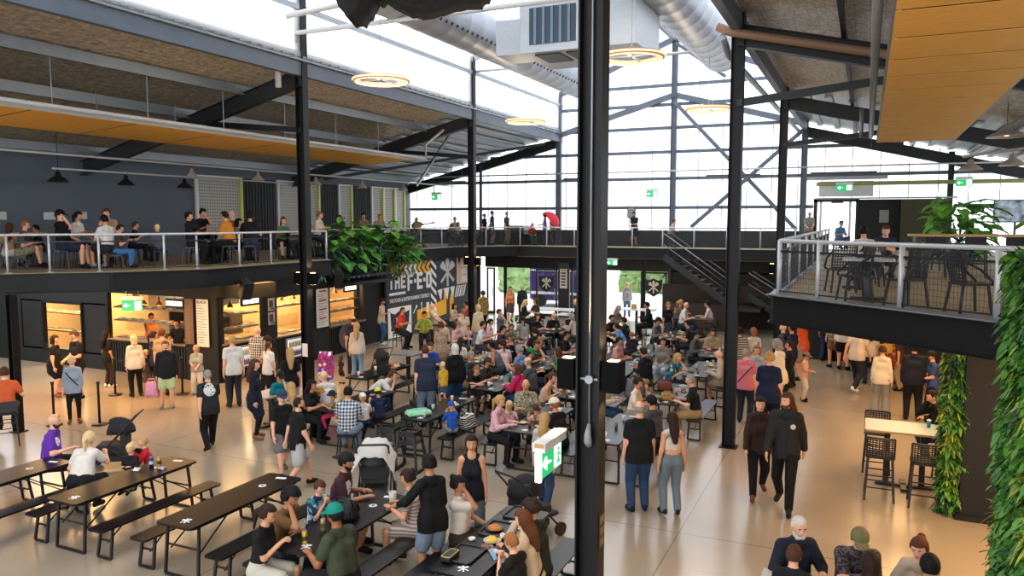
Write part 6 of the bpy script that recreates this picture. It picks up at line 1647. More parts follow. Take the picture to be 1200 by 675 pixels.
# ---- prams
def pram(label, x, y, rz, hood='17181b', drape=None, s=1.):
    t = thing('pram', label, 'pram', (x, y, 0), rz); t.scale = (s, s, s)
    for sx in (-1, 1):
        for yy, r in ((-.32, .14), (.38, .10)):
            bm = BM(); tube(bm, [(sx*.24, yy, r), (sx*.29, yy, r)], r, 18); obj('wheel', bm, FRAME, t)
        bm = BM(); tube(bm, [(sx*.25, .38, .12), (sx*.24, .05, .48), (sx*.24, -.42, 1.0)], .014, 6); tube(bm, [(sx*.25, -.32, .14), (sx*.24, .05, .48)], .014, 6); obj('frame', bm, FRAME, t)
    bm = BM(); tube(bm, [(-.24, -.42, 1.0), (-.2, -.47, 1.04), (.2, -.47, 1.04), (.24, -.42, 1.0)], .018, 8); obj('push_handle', bm, FRAME, t)
    bm = BM(); box(bm, (0, .02, .42), (.4, .5, .12), bev=.03); box(bm, (0, -.2, .65), (.4, .10, .45), bev=.03, M=None); box(bm, (0, .34, .30), (.36, .18, .06), bev=.02); obj('seat', bm, mat('pram_seat', '2a2a2d', .8), t)
    bm = BM(); bmesh.ops.create_uvsphere(bm, u_segments=18, v_segments=12, radius=1)
    bmesh.ops.delete(bm, geom=[v for v in bm.verts if v.co.z < -.12 or v.co.y > .55], context='VERTS')
    for v in bm.verts: v.co = Vector((v.co.x*.23, -.08+v.co.y*.30, .68+v.co.z*.28))
    bmesh.ops.solidify(bm, geom=bm.faces[:], thickness=.012); obj('hood', bm, mat('pram_'+hood, hood, .85), t, smooth=True)
    bm = BM(); box(bm, (0, .0, .22), (.36, .5, .12), bev=.03); obj('basket', bm, mat('pram_seat', '2a2a2d', .8), t)
    if drape:
        bm = BM(); bmesh.ops.create_grid(bm, x_segments=12, y_segments=12, size=.33)
        for v in bm.verts: v.co = Vector((v.co.x, v.co.y-.1, 1.0-1.6*max(0, abs(v.co.x)-.16)-1.2*max(0, abs(v.co.y)-.2)+.012*math.sin(v.co.x*40)))
        bmesh.ops.solidify(bm, geom=bm.faces[:], thickness=.012); obj('draped_cloth', bm, mat('drape_cloth', 'c8c2bb', .9), t, smooth=True)
    return t
pram('black pram with pink toy between the empty front tables', -12.55, 9.6, 2.2)
pram('dark grey pram with a pale cloth thrown over it behind the maroon jersey man', -7.15, 10.2, .5, '3a3c40', True, 1.05)
pram('black pram with big carry handle at the far end of the food table', -4.3, 9.95, -.4)
pram('black pram with pale hood lining beside the small grey table', -12.6, 18.3, .9, '1c1c1f', None, .95)
pram('dark pram between the tables by the big man in navy tee', -9.1, 14.9, 1.2, '202022')
# ---- high chairs
def high_chair(label, x, y, rz, first=[]):
    if first: return dup(first[0], (x, y, 0), rz, label, 'black high chairs')
    t = thing('high_chair', label, 'high chair', (x, y, 0), rz, 'black high chairs'); first.append(t)
    for sx in (-1, 1):
        for sy in (-1, 1): bm = BM(); bar(bm, (sx*.15, sy*.13, .74), (sx*.24, sy*.23, 0), .04); obj('leg', bm, FRAME, t)
    for a, b in (((-.24, -.25, .02), (-.24, .25, .02)), ((.24, -.25, .02), (.24, .25, .02)), ((-.2, .19, .32), (.2, .19, .32)), ((-.2, -.19, .32), (.2, -.19, .32))): bm = BM(); bar(bm, a, b, .042); obj('stretcher', bm, FRAME, t)
    bm = BM(); box(bm, (0, 0, .52), (.32, .30, .03)); obj('seat', bm, FRAME, t)
    bm = BM()
    for sx in (-1, 1): box(bm, (sx*.16, 0, .71), (.03, .32, .07))
    box(bm, (0, -.15, .71), (.34, .03, .10)); box(bm, (0, .15, .72), (.34, .03, .04)); obj('guard_rail', bm, FRAME, t); return t
high_chair('black high chair at the near end of the table with mint bag, left', -8.0, 11.85, .2); high_chair('black high chair at the near end of the table with mint bag, right', -7.5, 11.8, .1)
# ---- things on the balconies
t = thing('red_umbrella', 'big red umbrella on the far balcony before the gable column', 'umbrella', (-13.35, 33.0, D+1.05)); t.rotation_euler = (0, math.radians(55), math.radians(20))
bm = BM(); bmesh.ops.create_uvsphere(bm, u_segments=16, v_segments=12, radius=.52); bmesh.ops.delete(bm, geom=[v for v in bm.verts if v.co.z < .05], context='VERTS'); bmesh.ops.solidify(bm, geom=bm.faces[:], thickness=.01); obj('canopy', bm, mat('umbrella_red', 'c8202a', .7), t)
bm = BM(); tube(bm, [(0, 0, -.35), (0, 0, .55)], .012, 6); obj('shaft', bm, GALV, t)
t = thing('coffee_machine', 'dark box machine on the far balcony beside the man in khaki trousers', 'machine', (-15.0, 33.1, D)); bm = BM(); box(bm, (0, 0, .75), (.75, .5, .34), bev=.02); obj('body', bm, mat('machine_grey', '4a4c50', .4), t)
bm = BM(); box(bm, (0, 0, .3), (.7, .45, .58)); obj('stand', bm, FRAME, t); bm = BM(); box(bm, (.62, .05, .72), (.35, .4, .4)); obj('white_box', bm, WHITE, t)
t = thing('guitar', 'brown guitar held by the player on the far balcony', 'guitar', (-17.66, 28.7, D+.95), .5); t.rotation_euler = (PI/2, -.15, 1.08)
bm = BM(); prism(bm, [(.21*math.cos(a)-.1+.05*math.cos(2*a), .17*math.sin(a)*(1-.12*math.cos(2*a))) for a in [2*PI*i/20 for i in range(20)]], -.045, .045); obj('body', bm, mat('guitar_wood', '8a5a2c', .4), t)
bm = BM(); box(bm, (.42, 0, .03), (.55, .05, .03)); box(bm, (.72, 0, .03), (.12, .07, .02)); obj('neck', bm, mat('guitar_neck', '3a2416', .4), t)
def speaker(label, x, y, z, rx, rz, s=1.):
    t = thing('loudspeaker', label, 'speaker', (x, y, z), rz); t.rotation_euler = (rx, 0, rz); t.scale = (s,)*3
    bm = BM(); prism(bm, [(-.17, -.2), (.17, -.2), (.11, .2), (-.11, .2)], -.3, .3); obj('cabinet', bm, mat('speaker_black', '141416', .6), t)
    bm = BM(); box(bm, (0, -.208, 0), (.3, .015, .54)); obj('grille', bm, mat('speaker_grille', '0c0c0d', .8), t)
    bm = BM(); bar(bm, (0, .1, .25), (0, .25, .45), .04); obj('bracket', bm, FRAME, t); return t
speaker('black loudspeaker hung under the left balcony edge before the stalls', -14.35, 14.9, 2.85, .5, 1.2, .8); speaker('black loudspeaker under the balcony corner by the kitchen column', -14.5, 18.9, 2.8, .4, .8, .75)
speaker('black loudspeaker above the mural top', -16.2, 26.2, 3.1, .5, 1.2, .6); speaker('slanted black loudspeaker under the right end of the right balcony beam', 1.78, 9.9, 2.82, .55, -.5, .85)
# colourful hanging garment by the kitchen column
bm = BM(); box(bm, (0, 0, 0), (.42, .10, .85)); bmesh.ops.subdivide_edges(bm, edges=bm.edges, cuts=5, use_grid_fill=True)
for v in bm.verts: v.co.x *= 1-.25*(v.co.z/.43)**2; v.co.y += .03*math.sin(v.co.z*14)
o = tag(obj('pattern_banner', bm, cloth('floral/b02a5a/d8506a/e8e0e4/5a3a9a'), loc=(-12.72, 16.0, .75), rot=(0, 0, .5), smooth=True), 'colourful pink and purple patterned bag hung beside the kitchen column', 'bag')
# coffee cups on a carrier
t = tag(obj('cup_carrier', box(BM(), (0, 0, .01), (.22, .22, .02)), mat('kraft_paper', 'b98f5c', .8), loc=(1.18, 19.74, .99)), 'cardboard carrier under the white coffee cups', 'carrier')
for i in range(4): cup(1.12+.11*(i % 2), 19.69+.11*(i//2), 1.01, .042, .12, 'dcd8d2', 'white coffee cup in the cardboard carrier', 'coffee cups in the carrier', True)
bm = BM(); box(bm, (0, 0, 0), (.34, .02, .26), bev=.004); tag(obj('menu_card', bm, mat('menu_yellow', 'd8b04a', .6), loc=(.60, 23.05, 1.12), rot=(.3, 0, .2)), 'yellow menu card held up under the right balcony', 'menu')
# fleece and striped jacket on bench
bm = BM(); box(bm, (0, 0, .12), (.3, .42, .24)); bmesh.ops.subdivide_edges(bm, edges=bm.edges, cuts=4, use_grid_fill=True)
for v in bm.verts: v.co += Vector((random.uniform(-.03, .03), random.uniform(-.03, .03), random.uniform(-.02, .02))); v.co.x *= 1-.4*max(0, v.co.z)/.24
tag(obj('folded_jacket', bm, cloth('stripe/17181c/cfcac2'), loc=(-7.17, 13.35, .45), smooth=True), 'black and white striped jacket lying on a bench', 'jacket')
# ------------------------------------------------------------------ plants
def leaf_cloud(name, items, m, parent, kind='blade'):
    """items: (pos, direction, size, width). one mesh of curved leaves"""
    V, F = [], []
    for p, d, s, wd in items:
        d = Vector(d).normalized(); side = d.cross(Vector((0, 0, 1)))
        if side.length < .1: side = Vector((1, 0, 0))
        side.normalize(); up = side.cross(d); p = Vector(p); n0 = len(V)
        if kind == 'blade': prof = ((0, .15), (.35, 1), (.7, .75), (1, .05))
        elif kind == 'round': prof = ((0, .3), (.25, 1), (.6, .95), (.9, .45), (1.05, .04))
        else: prof = ((-.12, .55), (.05, 1), (.4, 1.05), (.75, .6), (1.05, .03))
        for t_, w_ in prof:
            c = p+d*s*t_+Vector((0, 0, -.35*s*t_*t_)); a = side*wd*w_*.5
            V += [c-a+up*wd*.12, c, c+a+up*wd*.12]
        for k in range(len(prof)-1):
            b_ = n0+k*3; F += [[b_, b_+1, b_+4, b_+3], [b_+1, b_+2, b_+5, b_+4]]
    return obj(name, npmesh(name, np.array([tuple(v) for v in V]), F, [m]), None, parent)
def leafmat(name, c, c2):
    m = mat(name, c, .5); nt, N, L, b = nodes(m); g = N.new('ShaderNodeTexCoord'); n = N.new('ShaderNodeTexNoise'); n.inputs['Scale'].default_value = 5
    r = N.new('ShaderNodeValToRGB'); r.color_ramp.elements[0].color = hexc(c); r.color_ramp.elements[1].color = hexc(c2); r.color_ramp.elements[0].position = .35; r.color_ramp.elements[1].position = .68
    L.new(g.outputs['Object'], n.inputs['Vector']); L.new(n.outputs['Fac'], r.inputs[0]); L.new(r.outputs[0], b.inputs['Base Color']); return m
LG = [leafmat('leaf_deep', '163f12', '3a7026'), leafmat('leaf_mid', '2c6420', '5c9234'), leafmat('leaf_bright', '6a8a26', 'a4b044'), leafmat('leaf_blue', '2c5448', '55796a'), leafmat('leaf_monstera', '2f7a2c', '6db04a'), leafmat('leaf_monstera_pale', '4a9434', '8cc454')]
U = random.uniform
def green_face(label, cx, cy, hw, hd, z0, z1, n, seed, dirs):
    random.seed(seed); t = thing('vertical_garden', label, 'green wall', (cx, cy, 0))
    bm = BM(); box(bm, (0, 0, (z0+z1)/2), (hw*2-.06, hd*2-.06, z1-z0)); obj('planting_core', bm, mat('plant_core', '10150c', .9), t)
    its = {k: [] for k in range(4)}
    for c in range(n):
        dx, dy = random.choice(dirs); p0 = Vector((dx*hw if dx else U(-hw, hw), dy*hd if dy else U(-hd, hd), U(z0, z1))); q_ = math.sin(p0.x*5+p0.z*2.3)+math.sin(p0.z*3.1-p0.y*4+seed)
        k = random.choices(range(4), (6, 2, .3, 1.2) if q_ < -.3 else (2, 5, .8, .2) if q_ < .7 else (2, 2, 5, .1))[0]
        n_ = Vector((dx, dy, .25)).normalized(); t1 = n_.cross(Vector((0, 0, 1))).normalized(); t2 = n_.cross(t1); a0 = U(0, 6); m_ = random.randint(6, 10); sc = U(.5, 1.1)
        for q in range(m_):
            a = a0+q*2*PI/m_; d = n_*U(.2, 1.0)+t1*math.cos(a)+t2*math.sin(a)
            its[k].append((p0+n_*U(-.02, .08), d, U(.09, .17)*sc, (U(.02, .04) if k != 1 else U(.05, .085))*sc))
    for k, nm in enumerate(('fern_fronds', 'broad_leaves', 'bright_leaves', 'blue_green_leaves')): leaf_cloud(nm, its[k], LG[k], t, 'round' if k == 1 else 'blade')
    return t
green_face('tall living green wall filling the right edge, nearest the camera', 2.10, 6.6, .98, .6, 0, 4.35, 1900, 3, [(0, -1), (-1, 0), (0, -1), (-1, 0)])
green_face('narrow green plant column left of the black pillar under the right balcony', 1.36, 13.62, .10, .18, 0, 3.0, 420, 4, [(0, -1), (-1, 0)])
bm = BM(); box(bm, (1.72, 13.5, 1.5), (.52, .34, 3.0)); box(bm, (1.72, 13.5, .04), (.64, .46, .08)); tag(obj('pillar', bm, BLKWALL), 'broad black pillar with plants on its left side under the right balcony', 'pillar')['kind'] = 'structure'
def monstera(label, x, y, z, n, r, h, seed, drop=0., dirs=None, pot=None, size=(.28, .5)):
    random.seed(seed); t = thing('monstera', label, 'plant', (x, y, z)); big, small, vine, st = [], [], [], BM()
    for i in range(n):
        a = U(0, 2*PI); rr = r*U(.3, 1); p = Vector((math.cos(a)*rr*(dirs[0] if dirs else 1), math.sin(a)*rr*(dirs[1] if dirs else 1), U(.0, h)-drop*U(0, 1)*.75))
        s = U(*size); big.append((p, (math.cos(a)+U(-.4, .4), math.sin(a)-.3+U(-.4, .4), U(-.5, .5)), s, s*.85))
        if i % 3 == 0: tube(st, [(0, 0, 0), p*.6+Vector((0, 0, .1)), p], .010, 5, False)
    for i in range(int(n*1.2)):
        a = U(0, 2*PI); p = Vector((math.cos(a)*r*U(.5, 1)*(dirs[0] if dirs else 1), math.sin(a)*r*U(.5, 1)*(dirs[1] if dirs else 1), -drop*U(0, 1)))
        for q in range(3): small.append((p+Vector((U(-.08, .08), U(-.08, .08), U(-.1, .1))), (U(-1, 1), U(-1, 1), U(-1, .3)), U(.12, .22), U(.06, .1)))
    obj('stems', st, mat('plant_stem', '3a5a20', .6), t)
    leaf_cloud('large_leaves', big, LG[5 if seed % 2 else 4], t, 'heart')
    if drop: leaf_cloud('trailing_leaves', small, LG[random.choice((0, 3, 2))], t, 'blade')
    if pot: bm = BM(); lathe(bm, [(.18, -pot), (.25, -.02), (.23, -.02), (.17, -pot+.05)], 18); obj('pot', bm, mat('pot_black', '1a1a1b', .5), t)
    return t
bm = BM(); box(bm, (-16.2, 22.6, D+.05), (.34, 6.2, .5)); tag(obj('planter_box', bm, FRAME), 'long black planter box on the deck edge above the stalls', 'planter')
for i, (yy, nm) in enumerate(((20.4, 'left end'), (21.6, 'left middle'), (22.8, 'middle'), (24.0, 'right middle'), (25.1, 'right end'))):
    monstera(f'glossy monstera trailing over the balcony planter, {nm}', -16.1, yy, D+.35, 54, .75, .9, 20+i, 1.15, (.75, 1), None, (.26, .46))
monstera('bushy monstera in a pot on the right balcony beside the olive wall', 2.35, 24.5, D+.55, 115, .75, 1.25, 31, .4, None, .55, (.28, .48))
monstera('monstera at the right edge whose big leaves hang by the balcony rail', 1.65, 7.6, 4.25, 12, .34, .55, 33, .35, None, None, (.22, .34))

# ------------------------------------------------------------------ people
def who(label, x, y, z, rz, kind, h, fem, seat, seed, top, bot, hair, hat=None, shoe='1a1a1a', beard=None, skin=1, fat=1., lean=None, hy=0., extra=()):
    J = make_pose(kind, h, bool(fem), lean, None, hy, 0., seat, seed); d = math.hypot(x, y)
    f = lambda q: tuple(q.split(':')) if q else None
    return person('person', label, x, y, z, rz, J, bool(fem), f(top), f(bot), f(hair), f(hat), skin, fat, shoe, .017 if d < 11 else .021 if d < 17 else .026 if d < 24 else .032, d < 19, None, beard, extra)

who('woman in short black dress by the black wall at far left', -19.07, 12.96, 0, 5.34, 'st', 1.62, 1, 0.45, 1, 'dress:141416', 'none:0', 'bob:dark', shoe='8a5a44', skin=0, fat=1.3)
who('man in black tee behind the woman in short black dress', -18.25, 13.04, 0, 3.05, 'hd', 1.80, 0, 0.45, 2, 'tee:18181b', 'pants:1c1c20', 'short:brown', skin=0)
who('woman in grey-blue top and black leggings facing the camera between queue posts', -16.18, 11.40, 0, 4.10, 'st', 1.54, 1, 0.45, 3, 'threeq:8f9aa8', 'leggings:0f0f12', 'pony:fair', shoe='6b4a36', skin=0, extra=('strap',))
who('long haired person in black tee and dark brown trousers at the first kitchen', -18.85, 14.31, 0, 6.16, 'st', 1.56, 1, 0.45, 4, 'tee:131315', 'pants:33271f', 'long:black', shoe='e6e2dc', skin=2)
who('woman in cream blouse and black trousers with her back turned in the kitchen queue', -17.17, 13.84, 0, 1.07, 'st', 1.62, 1, 0.45, 5, 'long:cfc4b2', 'pants:101013', 'bob:fair', skin=0)
who('small child beside the queue post in front of the first kitchen', -17.16, 14.17, 0, 4.55, 'st', 1.16, 0, 0.45, 6, 'tee:4a4038', 'shorts:5a4a3c', 'short:fair')
who('man in dark jacket and pale lime shorts holding a pink backpack', -15.44, 13.32, 0, 4.00, 'st', 1.67, 0, 0.45, 7, 'jacket:17181c', 'shorts:aebb8a', 'short:brown', shoe='7b7f82', skin=0, fat=1.1)
who('woman with dark ponytail ordering at the first kitchen counter', -17.01, 14.28, 0, 5.93, 'st', 1.66, 1, 0.45, 8, 'tee:222638', 'pants:1a1a1e', 'pony:dark')
who('man in tan tee ordering at the first kitchen counter', -16.64, 14.25, 0, 0.34, 'st', 1.76, 0, 0.45, 9, 'tee:a58a66', 'pants:2a2620', 'short:auburn', skin=0)
who('cook in orange shirt inside the first kitchen', -20.14, 16.83, 0, 4.71, 'hd', 1.74, 0, 0.45, 10, 'tee:c26a2c', 'pants:1c1c20', 'crop:black', skin=3)
who('cook in black inside the first kitchen at right', -18.15, 16.16, 0, 3.46, 'rh', 1.74, 0, 0.45, 11, 'tee:17171a', 'pants:17171a', 'short:black', skin=2)
who('woman in loose grey-green top and cream trousers looking down at her phone', -15.94, 14.73, 0, 3.70, 'hd', 1.30, 1, 0.45, 12, 'oversize:9a9a90', 'wide:cfc8b8', 'bob:blond', shoe='8a7c6c', skin=0)
who('woman in taupe top with black backpack at the shelved stall', -14.15, 14.21, 0, 0.61, 'st', 1.50, 1, 0.45, 13, 'threeq:8c7c6a', 'pants:17171a', 'bun:black', skin=2)
who('man in white tee at the counter of the shelved stall', -14.01, 14.07, 0, 0.96, 'st', 1.78, 0, 0.45, 14, 'tee:c9c6bf', 'pants:24262c', 'short:blond', skin=0)
who('bald man in plaid shirt at the counter near the small posters', -14.52, 15.45, 0, 0.23, 'st', 1.80, 0, 0.45, 15, 'shirt:plaid/1c1c1f/8c8378/c9c2b6', 'pants:1d1d20', 0, skin=0)
who('woman in dark brown tee reaching left near the small posters', -13.70, 15.12, 0, 1.96, 'rh', 1.66, 1, 0.45, 16, 'tee:2c251e', 'pants:1d1d20', 'pony:dark', hat='cap:17171a')
who('large man in white tee and black shorts by the drinks fridge', -13.67, 14.92, 0, 5.98, 'st', 1.53, 0, 0.45, 17, 'tee:cfcac3', 'shorts:111114', 'short:brown', beard='brown', fat=1.25)
who('woman with long blond hair in low-backed black top at the drinks fridge', -11.94, 13.74, 0, 0.80, 'st', 1.66, 1, 0.45, 18, 'tee:101013', 'shorts:aab2ba', 'long:blond', skin=0)
who('man in black tee with white back print walking away', -11.82, 11.19, 0, 1.07, 'wk', 1.64, 0, 0.45, 19, 'tee:tee_back_print', 'pants:0e0e11', 'crop:grey', skin=0, fat=1.2)
who('woman in long navy coat standing at the end of the small trestle table', -11.57, 12.17, 0, 5.21, 'st', 1.69, 1, 0.45, 20, 'dresslong:161a2a', 'leggings:0f1018', 'long:brown', shoe='8a5f48', skin=0)
who('woman in teal tee and black cap eating at the table by the kitchens', -11.69, 13.09, 0, 4.04, 'se', 1.66, 1, 0.45, 21, 'tee:18808e', 'pants:2a2a30', 'pony:dark', hat='cap:18181b')
stool(-11.686, 13.088, 0, 0.45, 4.04, 'black stool under the woman in teal tee and black cap eating at the table')
who('woman in spotted tan top seated with her back turned by the kitchens', -10.45, 12.06, 0, 0.89, 'si', 1.66, 1, 0.45, 22, 'tee:leopard/6f5a48/b29a80', 'pants:2a2620', 'long:blond')
stool(-10.450, 12.056, 0, 0.45, 0.89, 'black stool under the woman in spotted tan top seated with her back turned')
who('man in navy cap and black polo walking toward the benches', -9.47, 10.61, 0, 4.22, 'wk', 1.55, 0, 0.45, 23, 'polo:131315', 'shorts:6a6a68', 'short:grey', hat='cap:24324e', shoe='5a5048', skin=0, fat=1.15)
who('balding bearded man in glasses, black tee and pale grey shorts', -8.71, 10.13, 0, 5.68, 'wk', 1.61, 0, 0.45, 24, 'tee:121214', 'shorts:b2b0ae', 'crop:dark', shoe='1a1a1a', beard='dark', skin=0, fat=1.25, extra=('glasses',))
who('woman with long black hair in black beside the man in white at the pram table', -10.46, 12.50, 0, 4.88, 'si', 1.66, 1, 0.45, 25, 'tee:141416', 'pants:17171a', 'long:black', skin=2)
who('balding fair man in white tee by the kitchen column', -10.46, 13.15, 0, 1.03, 'si', 1.77, 0, 0.45, 26, 'tee:d2cec8', 'pants:30323a', 'fringe:fair', skin=0)
who('woman in tan bucket hat and black feeding a toddler', -10.52, 12.79, 0, 5.14, 'rh', 1.08, 1, 0.45, 27, 'tee:141416', 'longskirt:121214', 'bob:blond', hat='bucket:a8732c', skin=0, lean=20)
who('toddler in dark sun hat being fed by the woman in bucket hat', -9.80, 12.53, 0, 2.15, 'sk', 0.90, 0, 0.62, 28, 'tee:8a7a58', 'pants:b92b52', 'short:dark', hat='bucket:1c1c1f')
who('man in blue plaid shirt and jeans with his back turned on the long bench', -9.06, 12.01, 0, 0.47, 'si', 1.77, 0, 0.45, 29, 'shirt:plaid/24304a/8c92a0/d5d5d2', 'jeans:7d8ea3', 'short:black', shoe='6a3c1e', fat=1.1)
stool(-9.059, 12.008, 0, 0.45, 0.47, 'black stool under the man in blue plaid shirt and jeans with his back turned')
who('child in white cap and white tee with navy overalls on the long bench', -9.14, 12.66, 0, 0.80, 'si', 1.20, 0, 0.45, 30, 'tee:cfcdc8', 'pants:24305a', 'short:fair', hat='capback:d5d2cc')
who('child in lime cap and navy top on the long bench', -9.14, 13.23, 0, 0.95, 'si', 1.20, 0, 0.45, 31, 'tee:1a2448', 'shorts:2a2a30', 'short:dark', hat='cap:b6d63a')
who('man in white tee bent far over the table behind the lime cap child', -10.46, 14.80, 0, 5.03, 'sr', 1.77, 0, 0.45, 32, 'tee:cbc6c2', 'jeans:2f4468', 'short:brown', skin=0, lean=58)
who('girl with long brown hair in dark green tee standing by the empty lit table', -13.28, 17.36, 0, 6.24, 'st', 0.75, 0, 0.45, 33, 'tee:30302a', 'shorts:24242a', 'long:brown')
who('woman in pale pink top and light jeans walking toward the red logo sign', -13.19, 18.00, 0, 0.46, 'st', 1.66, 1, 0.45, 34, 'long:c2b4a8', 'jeans:6f93b4', 'long:blond', shoe='8a6a50', skin=0)
who('balding man in charcoal at the stall with the red logo sign', -13.76, 18.62, 0, 0.64, 'st', 1.76, 0, 0.45, 35, 'tee:2b2b2d', 'pants:222226', 'fringe:brown', skin=0)
who('man in beige tee, jeans and dark cap leaning by the mural shield', -16.16, 23.57, 0, 5.05, 'ph', 1.75, 0, 0.45, 36, 'tee:bdb2a4', 'jeans:33527a', 'short:dark', hat='cap:2a1c18', shoe='d5d2cc', beard='dark')
who('man in bright red tee seated in front of the mural shield', -15.11, 23.13, 0, 4.94, 'si', 1.77, 0, 0.60, 37, 'tee:c8382c', 'pants:17171a', 'crop:brown')
stool(-15.108, 23.132, 0, 0.60, 4.94, 'black stool under the man in bright red tee seated in front of the mural shield')
who('worker in yellow and black safety vest seated before the mural', -13.67, 22.51, 0, 3.69, 'si', 1.77, 0, 0.60, 38, 'tee:vstripe/1b1c1a/c4dc3a', 'pants:17171a', 'short:black')
stool(-13.670, 22.507, 0, 0.60, 3.69, 'black stool under the worker in yellow and black safety vest seated before the mural')
who('man in beige with pale trousers lounging before the mural yellow field', -14.57, 24.76, 0, 4.99, 'sk', 1.77, 0, 0.60, 39, 'tee:b3a592', 'wide:b5a994', 0, skin=0, lean=-12)
stool(-14.568, 24.763, 0, 0.60, 4.99, 'black stool under the man in beige with pale trousers lounging before the mural yellow field')
who('dark haired woman in grey-beige top before the mural wedges', -14.25, 25.49, 0, 4.69, 'si', 1.66, 1, 0.60, 40, 'tee:a49a8e', 'pants:222226', 'bob:black')
stool(-14.246, 25.489, 0, 0.60, 4.69, 'black stool under the dark haired woman in grey-beige top before the mural wedges')
who('man in burgundy tee before the white mural wedges', -13.81, 26.09, 0, 1.71, 'si', 1.77, 0, 0.60, 41, 'tee:8c3a3c', 'pants:222226', 'short:black', skin=2)
stool(-13.812, 26.094, 0, 0.60, 1.71, 'black stool under the man in burgundy tee before the white mural wedges')
who('fair haired woman in cream top standing left of the mural column', -12.20, 22.63, 0, 0.84, 'st', 1.62, 1, 0.45, 42, 'tee:d2bfa4', 'pants:3a3a40', 'pony:ginger', skin=0)
who('person in mustard and brown patterned jacket by the glass door', -13.90, 27.45, 0, 0.99, 'st', 1.78, 0, 0.45, 43, 'jacket:camo/5a4a34/a8873a/2a241c/8a6a34', 'pants:17171a', 'short:dark', skin=2)
who('man in cream jacket standing right of the mural column', -11.97, 23.25, 0, 1.35, 'st', 1.72, 0, 0.45, 44, 'jacket:cdb894', 'jeans:8ba0b4', 'short:fair', skin=0)
who('man in faded pink tee and cap holding a toddler near the mural column', -11.98, 21.62, 0, 4.52, 'si', 1.77, 0, 0.45, 45, 'tee:c9a4a0', 'pants:3a3a40', 'short:brown', hat='cap:8a6a58', skin=0)
stool(-11.982, 21.618, 0, 0.45, 4.52, 'black stool under the man in faded pink tee and cap holding a toddler near')
who('toddler in pink on a lap near the mural column', -12.01, 22.61, 0, 3.98, 'sk', 0.85, 0, 0.60, 46, 'tee:cfa0a4', 'pants:8a8a90', 'short:brown')
who('woman with long dark hair in white top beside the leopard dress', -10.26, 18.75, 0, 0.07, 'si', 1.66, 1, 0.45, 47, 'tee:cdbfae', 'pants:2a2a30', 'long:dark')
who('woman in leopard print dress standing among the tables', -10.77, 18.66, 0, 0.70, 'hd', 1.72, 1, 0.45, 48, 'dress:leopard/4a382a/a48a70', 'leggings:17171a', 'bun:brown', fat=1.15)
who('big man in navy tee and light jeans standing with his back turned', -8.75, 14.48, 0, 0.72, 'rh', 1.84, 0, 0.45, 49, 'tee:232b3c', 'jeans:6f8296', 'crop:brown', skin=0, fat=1.25)
who('man in bright blue tee seen past the big man in navy tee', -10.56, 17.63, 0, 3.85, 'si', 1.77, 0, 0.45, 50, 'tee:25449a', 'pants:22242a', 'short:brown', skin=0)
who('toddler in yellow tee and denim shorts held up on a bench', -8.51, 14.80, 0.45, 1.13, 'st', 0.95, 0, 0.45, 51, 'tee:d2a82c', 'shorts:4a6384', 'crop:fair', skin=0)
who('blond woman in black jumper and blue jeans with her back turned', -8.72, 15.74, 0, 0.86, 'st', 1.68, 1, 0.45, 52, 'jumper:121214', 'jeans:2a4a74', 'bob:white', skin=0, fat=1.2)
who('man in dark teal tee leaning in beside the blond woman in black', -8.94, 16.68, 0, 4.68, 'si', 1.77, 0, 0.45, 53, 'tee:3c4c4e', 'pants:8a7a60', 'short:grey')
who('child in blue hooded fleece kneeling on the bench', -7.17, 12.82, 0, 0.78, 'si', 1.05, 0, 0.50, 54, 'jumper:1f4f9c', 'pants:8a8682', 0, hat='beanie:1f4f9c')
who('boy with fair hair in black tee resting his arms on the table', -8.38, 16.04, 0, 3.88, 'sc', 1.55, 0, 0.45, 55, 'tee:161619', 'shorts:222226', 'short:ginger', skin=0)
who('boy in brown tee and dark cap at the table beside the fair haired boy', -8.38, 16.55, 0, 4.65, 'si', 1.60, 0, 0.45, 56, 'tee:3a2f28', 'pants:222226', 'short:dark', hat='cap:3a302c')
who('woman in magenta hooded jumper seated with her back turned', -7.06, 15.89, 0, 1.48, 'si', 1.66, 1, 0.45, 57, 'jumper:b01f4e', 'jeans:1f2f4e', 'bob:auburn', fat=1.15)
who('grey haired man in glasses and charcoal tee behind the magenta jumper', -7.06, 16.54, 0, 1.38, 'si', 1.77, 0, 0.45, 58, 'tee:4b4d52', 'pants:222226', 'fringe:grey', skin=0, extra=('glasses',))
who('tattooed man in grey sleeveless top reaching over the table', -8.94, 18.75, 0, 1.77, 'sr', 1.77, 0, 0.45, 59, 'tank:5a5c62', 'shorts:33353c', 'short:black', skin=2)
who('woman with dark ponytail in pale pink top, back turned', -8.94, 18.91, 0, 0.62, 'si', 1.66, 1, 0.45, 60, 'tee:d3b3ae', 'jeans:a9b0b8', 'pony:dark', fat=1.1)
who('man in washed blue shirt between pink top and green cap', -7.99, 18.03, 0, 1.38, 'si', 1.77, 0, 0.45, 61, 'shirt:6f86ab', 'pants:33353c', 'short:grey')
stool(-7.987, 18.033, 0, 0.45, 1.38, 'black stool under the man in washed blue shirt between pink top and green cap')
who('man in grey polo drinking near the bright doorway', -12.04, 25.15, 0, 4.90, 'sm', 1.77, 0, 0.45, 62, 'polo:64666a', 'pants:33353c', 'short:brown')
stool(-12.044, 25.152, 0, 0.45, 4.90, 'black stool under the man in grey polo drinking near the bright doorway')
who('dark haired woman in pink tee below the man drinking', -11.44, 22.88, 0, 4.82, 'si', 1.66, 1, 0.45, 63, 'tee:cba6ae', 'pants:33353c', 'pony:black')
stool(-11.441, 22.878, 0, 0.45, 4.82, 'black stool under the dark haired woman in pink tee below the man drinking')
